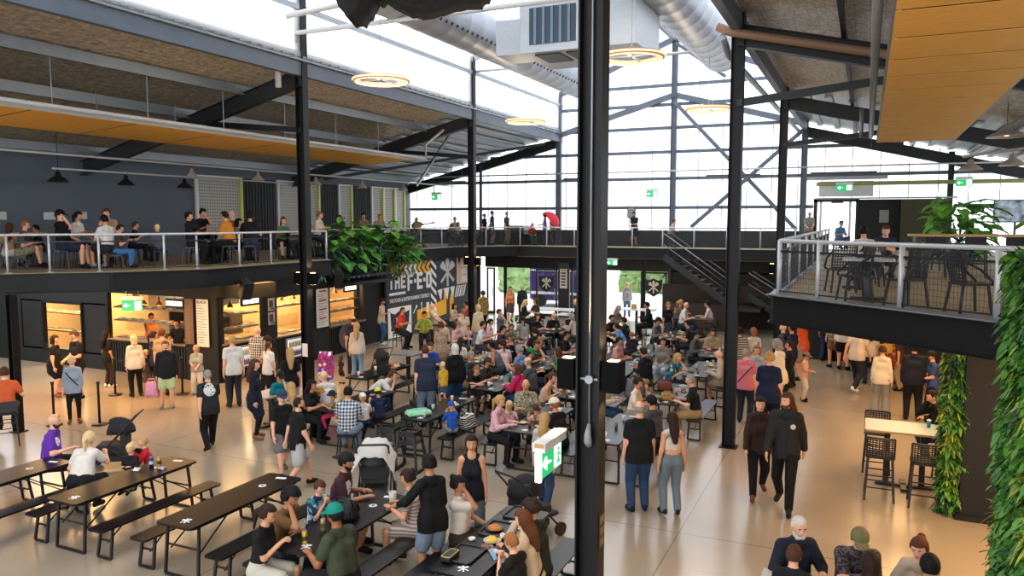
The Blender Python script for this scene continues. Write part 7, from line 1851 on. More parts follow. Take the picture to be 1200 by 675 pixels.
who('person in white tee just right of the mural column', -11.26, 21.90, 0, 4.92, 'si', 1.77, 0, 0.45, 64, 'tee:d6d8da', 'pants:33353c', 'short:dark')
stool(-11.261, 21.897, 0, 0.45, 4.92, 'black stool under the person in white tee just right of the mural column')
who('man in dark purple tee at the table end by the red cup', -10.26, 21.30, 0, 4.81, 'si', 1.77, 0, 0.45, 65, 'tee:43233f', 'pants:22242a', 'short:black', fat=1.15)
who('woman with long brown hair in olive pattern top facing the camera', -10.26, 22.20, 0, 3.75, 'si', 1.66, 1, 0.45, 66, 'tee:camo/5a5644/8a8468/3a3a2c/6a6650', 'pants:22242a', 'long:brown')
who('baby in red held by the woman in olive pattern top', -9.93, 21.41, 0, 3.58, 'sk', 0.75, 0, 0.60, 67, 'tee:b06a62', 'pants:33353c', 'crop:brown')
who('woman in grey jumper with dark ponytail before the bright doorway', -10.56, 23.99, 0, 0.77, 'si', 1.66, 1, 0.45, 68, 'jumper:8b8580', 'pants:33353c', 'pony:dark')
who('man in black tee with back turned by the red cup', -8.94, 21.26, 0, 1.02, 'si', 1.77, 0, 0.45, 69, 'tee:1a1c1c', 'pants:22242a', 'short:dark')
who('auburn haired woman in black reading over her table', -10.56, 24.88, 0, 4.41, 'si', 1.66, 1, 0.45, 70, 'tee:17171b', 'pants:22242a', 'bob:auburn', skin=0)
who('bald man in black shirt beside the auburn haired woman', -10.04, 25.25, 0, 3.95, 'si', 1.77, 0, 0.45, 71, 'shirt:14161c', 'pants:22242a', 0, skin=0)
stool(-10.045, 25.252, 0, 0.45, 3.95, 'black stool under the bald man in black shirt beside the auburn haired woman')
who('grey haired woman in beige jumper left of the nearest column', -9.24, 25.46, 0, 1.48, 'si', 1.66, 1, 0.45, 72, 'jumper:b0a294', 'pants:4a4640', 'bob:grey', skin=0)
who('bald man in black at a tall table left of the nearest column', -9.70, 27.15, 0, 2.09, 'si', 1.77, 0, 0.75, 73, 'jumper:131418', 'pants:17171a', 0, skin=0)
stool(-9.700, 27.149, 0, 0.75, 2.09, 'black stool under the bald man in black at a tall table left of the nearest')
who('woman with long pale hair in black at the white tall table', -11.75, 26.46, 0, 4.86, 'si', 1.66, 1, 0.75, 74, 'jumper:111114', 'pants:141416', 'long:fair', skin=0)
stool(-11.755, 26.459, 0, 0.75, 4.86, 'black stool under the woman with long pale hair in black at the white tall table')
who('brown haired woman across the white tall table', -11.44, 27.25, 0, 2.50, 'si', 1.66, 1, 0.75, 75, 'tee:3a2a24', 'pants:222226', 'long:brown')
stool(-11.436, 27.246, 0, 0.75, 2.50, 'black stool under the brown haired woman across the white tall table')
who('man in black tee with dark hair left of the column light', -8.01, 20.96, 0, 4.72, 'si', 1.77, 0, 0.45, 76, 'tee:131417', 'pants:22242a', 'short:black', skin=2)
stool(-8.008, 20.958, 0, 0.45, 4.72, 'black stool under the man in black tee with dark hair left of the column light')
who('man in brown resting his head on his hand', -8.31, 19.31, 0, 4.24, 'sh', 1.77, 0, 0.45, 77, 'tee:5a4a40', 'pants:22242a', 'short:brown')
who('ginger haired woman in dark plum top at the same table as green jumper', -8.31, 19.83, 0, 4.05, 'si', 1.66, 1, 0.45, 78, 'tee:2a2236', 'pants:22242a', 'bun:ginger', skin=0, fat=1.1)
who('man in green cap leaning over the dark table', -7.78, 17.71, 0, 4.94, 'si', 1.77, 0, 0.45, 79, 'tee:22302a', 'pants:22242a', 'short:dark', hat='cap:0f6b46')
stool(-7.781, 17.707, 0, 0.45, 4.94, 'black stool under the man in green cap leaning over the dark table')
who('woman in olive green jumper reaching across the table', -6.99, 18.70, 0, 1.51, 'sr', 1.66, 1, 0.45, 80, 'jumper:5d7a34', 'pants:8a7a52', 'bob:brown', fat=1.1)
who('woman in beige sleeveless top with ponytail, arm raised to her face', -6.41, 15.48, 0, 4.83, 'sh', 1.66, 1, 0.45, 81, 'tank:c0a690', 'pants:3a3a40', 'pony:brown', skin=0)
who('man in white tee left of the nearest column below its light', -6.41, 16.51, 0, 4.81, 'si', 1.77, 0, 0.45, 82, 'tee:d0c6ba', 'pants:222226', 'short:brown', fat=1.15)
who('bald man in pale camouflage shirt facing the camera', -6.28, 14.34, 0, 3.55, 'si', 1.77, 0, 0.45, 83, 'shirt:camo/6f6a56/aaa386/4a4a3c/8a846c', 'pants:33353c', 0, fat=1.2)
who('man in white cap and black tee leaning over his table', -4.96, 12.87, 0, 1.26, 'si', 1.77, 0, 0.45, 84, 'tee:131315', 'pants:17171a', 'short:ginger', hat='cap:d8cbb4', beard='ginger', fat=1.2)
who('woman in pale pink top with long ponytail at the bench end', -6.28, 12.87, 0, 4.63, 'si', 1.66, 1, 0.45, 85, 'long:d6a6ae', 'pants:17171a', 'pony:blond', skin=0)
who('little girl with fair hair beside the woman in pale pink top', -6.28, 13.48, 0, 3.83, 'si', 1.15, 0, 0.45, 86, 'tee:d8b4b0', 'pants:33353c', 'long:fair')
who('small child opposite the fair haired girl', -5.64, 13.43, 0, 0.75, 'si', 1.10, 0, 0.45, 87, 'tee:caa294', 'pants:33353c', 'short:brown')
stool(-5.636, 13.430, 0, 0.45, 0.75, 'black stool under the small child opposite the fair haired girl')
who('woman in long pale grey jumper and jeans walking away left of the nearest column', -4.51, 11.02, 0, 0.13, 'wk', 1.57, 1, 0.45, 88, 'jumper:b7aca0', 'jeans:2a4466', 'long:blond', skin=0)
who('dark haired boy just right of the nearest column', -7.98, 25.33, 0, 4.49, 'si', 1.77, 0, 0.45, 89, 'tee:17171b', 'pants:17171a', 'short:black')
stool(-7.979, 25.330, 0, 0.45, 4.49, 'black stool under the dark haired boy just right of the nearest column')
who('grey haired woman in taupe at the tall table with a paper bag', -7.96, 26.06, 0, 4.48, 'si', 1.66, 1, 0.75, 90, 'jumper:6f655e', 'pants:22242a', 'long:grey', skin=0)
stool(-7.960, 26.060, 0, 0.75, 4.48, 'black stool under the grey haired woman in taupe at the tall table with a paper')
who('man in black reaching over the tall table from a stool', -6.96, 27.09, 0, 1.69, 'si', 1.77, 0, 0.75, 91, 'jumper:0f1013', 'pants:111114', 'short:black')
stool(-6.961, 27.089, 0, 0.75, 1.69, 'black stool under the man in black reaching over the tall table from a stool')
who('man in sky blue tee bent over a white table', -6.92, 23.79, 0, 1.60, 'sr', 1.77, 0, 0.45, 92, 'tee:4f80b0', 'shorts:5a5c60', 'short:dark', skin=0)
stool(-6.916, 23.788, 0, 0.45, 1.60, 'black stool under the man in sky blue tee bent over a white table')
who('man in dark jumper bent over behind the sky blue tee', -7.14, 24.84, 0, 1.51, 'si', 1.77, 0, 0.45, 93, 'jumper:1a1c22', 'pants:17171a', 'short:dark')
who('ginger haired child with back turned beside the black jumper', -6.36, 22.78, 0, 0.88, 'si', 1.40, 0, 0.45, 94, 'tee:2a2226', 'pants:22242a', 'short:ginger', skin=0)
who('man in salmon tee right of the nearest column light', -6.26, 20.51, 0, 4.56, 'si', 1.77, 0, 0.45, 95, 'tee:c99a94', 'pants:22242a', 'short:black', skin=2)
who('man in black jumper and khaki trousers, back turned, at the white table', -4.94, 19.00, 0, 1.23, 'si', 1.77, 0, 0.45, 96, 'jumper:14141a', 'pants:9a8868', 'short:dark', fat=1.1)
who('woman in taupe cardigan and pale jeans turned toward the camera', -5.04, 21.16, 0, 3.03, 'sk', 1.66, 1, 0.45, 97, 'jumper:7a716a', 'jeans:a9c2d8', 'bob:dark')
who('man in grey long sleeved top and dark cap at a far table', -6.36, 25.33, 0, 4.43, 'si', 1.77, 0, 0.45, 98, 'long:6a6468', 'pants:22242a', 'short:black', hat='cap:1a1a1e')
who('ginger blond woman in black top standing by the stair wall', -6.38, 27.28, 0, 3.89, 'st', 1.66, 1, 0.45, 99, 'tee:141416', 'skirt:3a3f4a', 'bob:ginger', skin=0)
who('girl standing beside the ginger blond woman in black', -6.37, 28.36, 0, 4.06, 'st', 1.40, 0, 0.45, 100, 'tee:7a6a60', 'pants:33353c', 'long:brown')
who('bald man in white shirt at the tall table before the counter', -5.96, 27.70, 0, 4.66, 'si', 1.77, 0, 0.75, 101, 'shirt:dcd6cf', 'jeans:2a3a5a', 0, skin=0, fat=1.15)
stool(-5.959, 27.697, 0, 0.75, 4.66, 'black stool under the bald man in white shirt at the tall table before the counter')
who('woman with ponytail half hidden behind the bald man in white shirt', -6.41, 28.88, 0, 5.10, 'si', 1.66, 1, 0.75, 102, 'tee:6a5a50', 'pants:22242a', 'pony:blond')
stool(-6.405, 28.884, 0, 0.75, 5.10, 'black stool under the woman with ponytail half hidden behind the bald man in white shirt')
who('man in pale pink shirt on a stool at the tall table before the counter', -5.02, 28.30, 0, 1.61, 'si', 1.77, 0, 0.75, 103, 'shirt:cfb8bc', 'pants:6a5a50', 'short:black')
stool(-5.018, 28.305, 0, 0.75, 1.61, 'black stool under the man in pale pink shirt on a stool at the tall table')
who('man in black tee under the tall table by the open floor column', -5.04, 24.91, 0, 1.77, 'si', 1.77, 0, 0.45, 104, 'tee:141416', 'pants:22242a', 'short:black')
who('man in grey jumper and dark cap at the blue grey table', -4.56, 22.75, 0, 4.55, 'si', 1.77, 0, 0.45, 105, 'jumper:55535a', 'pants:22242a', 'short:black', hat='capback:26262a')
who('dark haired man in tan jacket facing the camera', -4.11, 23.45, 0, 3.32, 'si', 1.77, 0, 0.45, 106, 'jacket:a08a6c', 'pants:33353c', 'short:dark')
stool(-4.109, 23.452, 0, 0.45, 3.32, 'black stool under the dark haired man in tan jacket facing the camera')
who('bald man in beige jacket left of the open floor column', -3.09, 19.49, 0, 1.60, 'si', 1.77, 0, 0.45, 107, 'jacket:b4a491', 'shorts:8a7c66', 0, skin=0)
who('woman in blue floral shirt with her hand to her face', -4.41, 19.10, 0, 4.49, 'sh', 1.66, 1, 0.45, 108, 'shirt:floral/1a5a74/2a8aa0/c7cdbc/12303c', 'pants:1c2430', 'bob:blond', skin=0, fat=1.15)
who('grey haired man in black tee and tan trousers leaning on the table', -3.12, 16.12, 0, 1.64, 'si', 1.77, 0, 0.45, 109, 'tee:17171a', 'pants:a0845a', 'crop:grey', skin=0)
who('dark haired woman in cream top holding a baby', -4.38, 15.59, 0, 4.72, 'si', 1.66, 1, 0.45, 110, 'tee:d9cdb6', 'pants:8a8478', 'bun:dark')
stool(-4.377, 15.588, 0, 0.45, 4.72, 'black stool under the dark haired woman in cream top holding a baby')
who('baby held by the dark haired woman in cream top', -4.23, 16.22, 0, 3.14, 'sk', 0.72, 0, 0.62, 111, 'tee:d6b49a', 'pants:c6a48a', 0, skin=0)
who('woman in beige jacket half hidden by the nearest column', -5.09, 15.62, 0, 4.66, 'si', 1.66, 1, 0.45, 112, 'jacket:b5a58e', 'jeans:25364e', 'long:brown')
who('bald man in black tee and jeans standing with his back turned on the open floor', -3.11, 11.55, 0, 0.53, 'st', 1.78, 0, 0.45, 113, 'tee:131315', 'jeans:2a4060', 'fringe:grey', shoe='17171a', skin=0, fat=1.2)
who('woman with long dark hair in white crop top and flared jeans', -2.62, 11.66, 0, 0.57, 'st', 1.62, 1, 0.45, 114, 'crop:cfc3b4', 'jeans:65737c', 'long:dark')
who('man in grey tee and black cap seated between the standing pair', -3.39, 13.79, 0, 1.11, 'si', 1.77, 0, 0.45, 115, 'tee:45434a', 'pants:17171a', 'short:black', hat='cap:141416')
who('man in pink tee and dark jeans with a crossbody strap in the queue', -2.36, 17.76, 0, 6.15, 'st', 1.72, 0, 0.45, 116, 'tee:c9707c', 'jeans:1f2736', 'crop:grey', skin=0, fat=1.1, extra=('strap',))
who('woman in navy tee with blond hair pinned up in the queue', -1.70, 16.30, 0, 6.21, 'st', 1.92, 1, 0.45, 117, 'tee:18203a', 'pants:121420', 'bun:blond', skin=0, fat=1.25)
who('woman in glasses facing the camera between pink tee and navy tee', -2.25, 18.86, 0, 3.00, 'st', 1.62, 1, 0.45, 118, 'threeq:a9a6aa', 'pants:33353c', 'bob:ginger', skin=0, extra=('glasses',))
who('ginger haired woman in white top with black strap at the bar queue', -2.70, 21.72, 0, 0.39, 'st', 1.66, 1, 0.45, 119, 'tee:cdc6ba', 'pants:33353c', 'bob:ginger', extra=('strap',))
who('man in black and cream jumper right of the open floor column', -2.96, 21.03, 0, 0.49, 'st', 1.74, 0, 0.45, 120, 'jumper:stripe/17181c/b5ab9d', 'pants:22242a', 'short:black', skin=2)
who('bald man behind the woman in white shirt in the queue', -1.96, 22.11, 0, 1.31, 'st', 1.78, 0, 0.45, 121, 'polo:3a3f52', 'pants:33353c', 0, skin=0)
who('grey haired woman in white shirt holding up her phone in the queue', -1.67, 18.24, 0, 1.23, 'ph', 1.92, 1, 0.45, 122, 'shirt:d5cfc6', 'jeans:8fa4b8', 'bob:grey', skin=0)
who('dark haired man in navy tee beside the orange tee', -1.73, 22.17, 0, 1.13, 'st', 1.76, 0, 0.45, 123, 'tee:1d2340', 'pants:22242a', 'short:black')
who('man in bright orange tee and pale shorts at the balcony edge', -1.52, 23.28, 0, 1.29, 'hd', 1.89, 0, 0.45, 124, 'tee:dd5f38', 'shorts:a39a8c', 'short:brown', skin=0, fat=1.1)
who('woman in black hooded top with black shoulder bag in the queue', -1.56, 19.33, 0, 1.74, 'st', 1.72, 1, 0.45, 125, 'jumper:101012', 'pants:101013', 'short:dark', extra=('sunglasses',))
who('child in peach top and pale trousers holding a snack', -1.31, 20.61, 0, 4.51, 'hd', 1.25, 0, 0.45, 126, 'tee:d6a58c', 'pants:cfc4b6', 'short:dark', hat='cap:7a6c64')
who('woman in dark brown jacket walking toward the camera', -1.50, 13.08, 0, 3.40, 'wk', 1.71, 1, 0.45, 127, 'jacket:33201a', 'pants:0f0f12', 'long:dark', shoe='5a3a2c', skin=0)
who('long haired bearded man in black jacket walking toward the camera', -1.03, 12.67, 0, 3.05, 'wk', 1.92, 0, 0.45, 128, 'jacket:jacket_badge', 'pants:0e0e11', 'long:brown', beard='brown', skin=0, fat=0.92, hy=-0.55)
who('man in navy top and jeans, head hidden by the balcony beam', -1.06, 26.89, 0, 5.97, 'st', 1.84, 0, 0.45, 129, 'tee:1b2032', 'jeans:23375c', 'short:dark')
who('woman in grey top and brown skirt under the balcony beam', -0.74, 25.75, 0, 0.38, 'st', 1.92, 1, 0.45, 130, 'tee:9a9690', 'skirt:7a6048', 'long:brown')
who('woman in cream long sleeved top and dark shorts under the balcony beam', -0.51, 25.41, 0, 6.13, 'st', 1.92, 1, 0.45, 131, 'long:d0c7bb', 'shorts:17171a', 'long:dark', skin=0)
who('man in cream tee and dark trousers walking away under the balcony beam', -0.11, 22.35, 0, 5.76, 'wk', 1.92, 0, 0.45, 132, 'tee:cbbba8', 'pants:20242e', 'short:dark', shoe='e2ded6', fat=1.1)
who('woman in white shirt and dark jeans under the balcony beam', 0.22, 23.57, 0, 0.17, 'st', 1.72, 1, 0.45, 133, 'shirt:d8d4d0', 'jeans:1f2a44', 'long:dark')
who('woman in cream jumper and wide grey trousers beyond the tall table', 0.45, 19.81, 0, 6.17, 'st', 1.66, 1, 0.45, 134, 'long:d2c4ae', 'wide:84807a', 'bun:brown', skin=0)
who('woman in red patterned dress under the balcony beam', 0.79, 23.83, 0, 3.28, 'st', 1.70, 1, 0.45, 135, 'dress:floral/a8452c/c8643c/8a3a28/d8a48a', 'leggings:8a5a44', 'long:ginger')
who('person in tan trousers holding up a yellow menu', 1.00, 22.97, 0, 1.18, 'rh', 1.65, 0, 0.45, 136, 'tee:3a2a20', 'pants:9a8060', 'short:dark')
who('big man in navy jumper and black trousers, back turned, beyond the tall table', 1.11, 19.69, 0, 6.23, 'st', 1.79, 0, 0.45, 137, 'jumper:131728', 'pants:131317', 'short:black', fat=1.2)
who('man in blue tee and black cap carrying a tray of coffee cups', 1.53, 19.80, 0, 1.76, 'hd', 1.62, 0, 0.45, 138, 'tee:33477e', 'pants:17171a', 'short:dark', hat='cap:141416')
who('man in black jumper on a stool at the tall table under the balcony', 1.43, 15.24, 0, 1.67, 'sh', 1.77, 0, 0.75, 139, 'jumper:111114', 'jeans:2a3a5c', 'crop:black')
stool(1.431, 15.245, 0, 0.75, 1.67, 'black stool under the man in black jumper on a stool at the tall table under')
who('bald man in grey polo leaning on the far end of the right balcony rail', -2.09, 33.06, D, 3.29, 'lt', 1.55, 0, 0.45, 140, 'polo:8c8a88', 'pants:6a6258', 0, skin=0)
who('person in blue seen through the balcony doorway', -1.01, 33.81, D, 3.87, 'si', 1.71, 0, 0.28, 141, 'tee:5a7ea8', 'jeans:4a6284', 'short:dark')
stool(-1.014, 33.809, D, 0.28, 3.87, 'black stool under the person in blue seen through the balcony doorway')
who('man in cream tee with back turned at the right balcony table', -0.02, 15.70, D, 0.18, 'si', 1.52, 0, 0.28, 142, 'tee:cfc0ae', 'pants:33353c', 'short:black', fat=1.1)
stool(-0.020, 15.700, D, 0.28, 0.18, 'black stool under the man in cream tee with back turned at the right balcony table')
who('man in navy tee facing the camera at the right balcony table', 0.33, 16.92, D, 3.21, 'sc', 1.57, 0, 0.31, 143, 'tee:2a2f42', 'pants:33353c', 'short:brown', skin=0)
stool(0.330, 16.921, D, 0.31, 3.21, 'black stool under the man in navy tee facing the camera at the right balcony table')
who('long haired woman in tan at the far left balcony table', -19.31, 12.12, D, 0.83, 'si', 1.59, 1, 0.28, 144, 'tee:a07a58', 'pants:bcb4a8', 'long:brown')
stool(-19.312, 12.125, D, 0.28, 0.83, 'black stool under the long haired woman in tan at the far left balcony table')
who('man in grey tee and patterned shorts on the left balcony', -18.94, 12.16, D, 5.44, 'si', 1.73, 0, 0.28, 145, 'tee:4a4c4c', 'shorts:camo/6a6450/948c74/4a4638/7a745e', 'short:ginger', skin=0)
stool(-18.936, 12.160, D, 0.28, 5.44, 'black stool under the man in grey tee and patterned shorts on the left balcony')
who('dark haired person in black beside the man in patterned shorts', -19.32, 12.96, D, 2.38, 'si', 1.30, 1, 0.37, 146, 'tee:17171b', 'pants:22242a', 'short:black')
stool(-19.316, 12.956, D, 0.37, 2.38, 'black stool under the dark haired person in black beside the man in patterned shorts')
who('man in black cap and black tee drinking at the left balcony rail', -17.64, 12.37, D, 5.32, 'sm', 1.86, 0, 0.46, 147, 'tee:111114', 'shorts:22283a', 'short:dark', hat='cap:111114', skin=0, fat=1.15)
stool(-17.641, 12.368, D, 0.46, 5.32, 'black stool under the man in black cap and black tee drinking at the left balcony')
who('woman in white tee with drink on the left balcony', -17.97, 12.89, D, 5.04, 'si', 1.66, 1, 0.53, 148, 'tee:d4d0cc', 'shorts:22242a', 'pony:black')
stool(-17.967, 12.886, D, 0.53, 5.04, 'black stool under the woman in white tee with drink on the left balcony')
who('person in tan tee with raised hand on the left balcony', -17.97, 13.91, D, 3.62, 'se', 1.77, 0, 0.57, 149, 'tee:a88a6c', 'pants:22242a', 'short:auburn', skin=0)
stool(-17.972, 13.914, D, 0.57, 3.62, 'black stool under the person in tan tee with raised hand on the left balcony')
who('dark haired person in white tee with back to the left balcony rail', -16.76, 12.92, D, 1.53, 'si', 1.77, 0, 0.39, 150, 'tee:d9d6d2', 'shorts:22242a', 'short:black', shoe='c9b4b0')
stool(-16.760, 12.918, D, 0.39, 1.53, 'black stool under the dark haired person in white tee with back to the left balcony')
who('person in olive top and blue jeans on a low seat on the left balcony', -16.71, 13.08, D, 5.44, 'si', 1.42, 1, 0.33, 151, 'tee:3a362c', 'jeans:3d6ea4', 'short:dark')
stool(-16.709, 13.084, D, 0.33, 5.44, 'black stool under the person in olive top and blue jeans on a low seat')
who('boy in navy standing out against the dark balcony wall', -17.83, 14.43, D, 5.51, 'si', 1.40, 0, 0.41, 152, 'tee:1c2030', 'pants:17171a', 'short:brown', skin=0)
stool(-17.828, 14.429, D, 0.41, 5.51, 'black stool under the boy in navy standing out against the dark balcony wall')
who('fair haired child in grey jacket on the left balcony', -16.36, 14.02, D, 1.21, 'sk', 1.25, 0, 0.40, 153, 'jumper:4a4c5a', 'pants:22242a', 'crop:fair', skin=0)
stool(-16.364, 14.021, D, 0.40, 1.21, 'black stool under the fair haired child in grey jacket on the left balcony')
who('man in dark jumper hand to mouth near the first pale panel', -16.18, 14.91, D, 5.28, 'sm', 1.77, 0, 0.47, 154, 'jumper:17181c', 'pants:17171a', 'short:black')
stool(-16.185, 14.906, D, 0.47, 5.28, 'black stool under the man in dark jumper hand to mouth near the first pale panel')
who('woman in black tee with bun before the first pale panel', -16.79, 15.78, D, 4.74, 'se', 1.66, 1, 0.63, 155, 'tee:141519', 'pants:17171a', 'bun:black')
stool(-16.790, 15.784, D, 0.63, 4.74, 'black stool under the woman in black tee with bun before the first pale panel')
who('man in mustard orange shirt on a balcony stool', -15.45, 15.56, D, 1.92, 'si', 1.77, 0, 0.50, 156, 'shirt:c47a1c', 'pants:111114', 'short:black', fat=1.15)
stool(-15.448, 15.557, D, 0.50, 1.92, 'black stool under the man in mustard orange shirt on a balcony stool')
who('bald man just behind the mustard orange shirt', -16.58, 16.92, D, 2.87, 'si', 1.77, 0, 0.53, 157, 'tee:a06a58', 'pants:22242a', 0, skin=0)
stool(-16.582, 16.919, D, 0.53, 2.87, 'black stool under the bald man just behind the mustard orange shirt')
who('woman in grey behind the mustard orange shirt', -16.23, 16.52, D, 5.22, 'si', 1.66, 1, 0.36, 158, 'tee:6a6468', 'pants:22242a', 'bob:black')
stool(-16.228, 16.521, D, 0.36, 5.22, 'black stool under the woman in grey behind the mustard orange shirt')
who('man in black tee and flat cap with back to the balcony rail', -15.40, 16.22, D, 0.58, 'si', 1.77, 0, 0.48, 159, 'tee:18181c', 'jeans:2a3040', 'short:black', hat='beanie:111114', fat=1.1)
stool(-15.402, 16.220, D, 0.48, 0.58, 'black stool under the man in black tee and flat cap with back to the balcony')
who('auburn haired woman in green before the pale panels', -16.05, 18.27, D, 4.12, 'si', 1.66, 1, 0.41, 160, 'tee:4e7a62', 'shorts:33353c', 'long:auburn', skin=0)
stool(-16.053, 18.272, D, 0.41, 4.12, 'black stool under the auburn haired woman in green before the pale panels')
who('man in white shirt left of the kitchen column on the balcony', -15.18, 18.34, D, 2.01, 'si', 1.77, 0, 0.47, 161, 'shirt:c3c2c8', 'pants:22242a', 'short:brown')
stool(-15.180, 18.335, D, 0.47, 2.01, 'black stool under the man in white shirt left of the kitchen column on the balcony')
who('woman in cream right of the kitchen column on the balcony', -15.92, 19.69, D, 4.86, 'si', 1.66, 1, 0.58, 162, 'shirt:c4b8a8', 'pants:22242a', 'bun:ginger', skin=0)
stool(-15.920, 19.689, D, 0.58, 4.86, 'black stool under the woman in cream right of the kitchen column on the balcony')
who('auburn head above the left end of the hanging balcony plants', -17.33, 22.96, D, 2.75, 'si', 1.66, 1, 0.50, 163, 'tee:7a5a44', 'pants:22242a', 'bob:auburn')
stool(-17.330, 22.958, D, 0.50, 2.75, 'black stool under the auburn head above the left end of the hanging balcony plants')
who('dark haired head above the middle of the hanging balcony plants', -17.65, 24.61, D, 3.94, 'si', 1.66, 1, 0.60, 164, 'tee:8a6a5a', 'pants:22242a', 'bun:black')
stool(-17.650, 24.614, D, 0.60, 3.94, 'black stool under the dark haired head above the middle of the hanging balcony plants')
who('fair head above the right end of the hanging balcony plants', -17.44, 25.36, D, 4.09, 'si', 1.77, 0, 0.52, 165, 'tee:a08a78', 'pants:22242a', 'crop:ginger')
stool(-17.442, 25.357, D, 0.52, 4.09, 'black stool under the fair head above the right end of the hanging balcony plants')
who('guitarist in black tee on the far balcony', -17.94, 28.85, D, 4.22, 'sp', 1.70, 0, 0.42, 166, 'tee:1a1a1e', 'pants:22242a', 'crop:grey', skin=0)
stool(-17.938, 28.846, D, 0.42, 4.22, 'black stool under the guitarist in black tee on the far balcony')
who('man in pale tee standing out against the gable above the mural', -17.52, 31.73, D, 3.47, 'si', 1.77, 0, 0.43, 167, 'tee:c9b4a8', 'pants:33353c', 'crop:brown')
stool(-17.515, 31.727, D, 0.43, 3.47, 'black stool under the man in pale tee standing out against the gable above the mural')
who('woman in pale top on the far balcony above the mural', -17.13, 31.19, D, 4.17, 'si', 1.34, 1, 0.38, 168, 'tee:b0a49c', 'pants:33353c', 'bob:auburn')
stool(-17.129, 31.186, D, 0.38, 4.17, 'black stool under the woman in pale top on the far balcony above the mural')
who('person in grey bending to the left on the far balcony', -16.63, 30.40, D, 1.91, 'sr', 1.42, 1, 0.33, 169, 'tee:4a4a48', 'shorts:33353c', 'short:dark', lean=40)
stool(-16.634, 30.401, D, 0.33, 1.91, 'black stool under the person in grey bending to the left on the far balcony')
who('person in dark tee just right of the mural column on the far balcony', -16.72, 31.97, D, 4.84, 'si', 1.37, 0, 0.32, 170, 'tee:22323a', 'pants:17171a', 'short:dark')
stool(-16.716, 31.975, D, 0.32, 4.84, 'black stool under the person in dark tee just right of the mural column')
who('woman in black on the far balcony beside the navy tee', -16.30, 32.35, D, 4.66, 'st', 1.47, 1, 0.45, 171, 'tee:17171b', 'pants:17171a', 'short:brown')
who('man in navy tee and grey shorts facing right on the far balcony', -15.91, 32.32, D, 4.91, 'st', 1.60, 0, 0.45, 172, 'tee:222a3e', 'shorts:6a6a70', 'short:dark')
who('man in dark tee and khaki trousers on the far balcony', -15.27, 32.61, D, 4.63, 'st', 1.55, 0, 0.45, 173, 'tee:233240', 'pants:9a7f60', 'crop:dark')
who('woman in red top and teal trousers seated on the far balcony', -14.11, 32.95, D, 3.72, 'sk', 1.42, 1, 0.29, 174, 'tee:b0392c', 'pants:1f7a6c', 'bob:grey', skin=0)
stool(-14.110, 32.945, D, 0.29, 3.72, 'black stool under the woman in red top and teal trousers seated on the far balcony')
who('woman in lilac tee on the far balcony', -13.71, 33.54, D, 1.87, 'hd', 1.51, 1, 0.45, 175, 'tee:a376b4', 'jeans:3a4a6a', 'bob:brown')
who('woman in grey-beige beside the red umbrella', -13.25, 33.30, D, 1.60, 'st', 1.51, 1, 0.45, 176, 'tee:9a9088', 'pants:4a4c50', 'short:brown', extra=('strap',))
who('man in black tee and shorts walking the far balcony by the notice', -9.28, 33.10, D, 2.89, 'hd', 1.54, 0, 0.45, 177, 'tee:1c1e22', 'shorts:17171a', 'short:dark', beard='dark')
who('man in cream shirt stooping on the far balcony', -7.63, 33.08, D, 4.76, 'lt', 1.20, 0, 0.45, 178, 'shirt:c3b4a2', 'pants:2a2d36', 'short:auburn', skin=0)
who('woman in orange-brown top and dark skirt in the bright doorway', -14.31, 30.91, 0, 3.75, 'wk', 1.67, 1, 0.45, 179, 'long:b5714c', 'skirt:4a3c38', 'long:brown')
who('man in dark top standing in the bright doorway', -14.17, 31.93, 0, 3.56, 'st', 1.65, 0, 0.45, 180, 'jumper:26282a', 'pants:222326', 'fringe:dark', skin=0)
who('person in striped jumper outside the right bright doorway', -10.24, 35.39, 0, 3.42, 'st', 1.64, 1, 0.45, 181, 'long:stripe/22232a/dcdcd8', 'jeans:5a6f8a', 'bob:fair', skin=0)
who('bald bearded man in purple polo with glasses on his head', -12.36, 8.23, 0, 5.42, 'sw', 1.77, 0, 0.45, 182, 'polo:polo_badges', 'pants:17171a', 0, beard='dark', skin=0, fat=1.2, extra=('sunglasses',))
who('fair haired woman in white tee with her back turned at the empty benches', -11.04, 7.82, 0, 0.42, 'sr', 1.66, 1, 0.45, 183, 'tee:cfc7bd', 'pants:131316', 'pony:fair', skin=0, fat=1.25)
who('fair haired toddler in black and pale pink beside the pram', -10.59, 8.40, 0, 3.52, 'sk', 0.95, 0, 0.50, 184, 'long:17171a', 'pants:8a6a58', 'bun:fair', skin=0)
who('boy in red jumper on the bench near the pram', -10.59, 8.74, 0, 2.38, 'si', 1.15, 0, 0.45, 185, 'long:bb2230', 'pants:8a8a90', 'crop:blond', skin=0)
who('man in orange tee on a stool at the far left edge', -15.83, 9.69, 0, 1.02, 'si', 1.77, 0, 0.70, 186, 'tee:c65a30', 'pants:1f2226', 'short:brown', skin=0)
stool(-15.830, 9.689, 0, 0.70, 1.02, 'black stool under the man in orange tee on a stool at the far left edge')
who('dark haired woman in black tee and pale shorts beside the curly haired man', -6.33, 6.66, 0, 5.02, 'sp', 1.66, 1, 0.45, 187, 'tee:111113', 'shorts:b5b0a0', 'pony:dark')
stool(-6.329, 6.663, 0, 0.45, 5.02, 'black stool under the dark haired woman in black tee and pale shorts beside the curly')
who('curly haired man in tan tee with his hand on his bowed head', -6.59, 7.23, 0, 4.72, 'sh', 1.77, 0, 0.45, 188, 'tee:6f5230', 'pants:22242a', 'curly:black', skin=2)
who('boy in blue and white checked shirt', -6.59, 8.00, 0, 4.51, 'sp', 1.35, 0, 0.45, 189, 'shirt:floral/1d2a48/8fb0cc/cfd8dc/2f8a9a', 'pants:22242a', 'short:brown', skin=0)
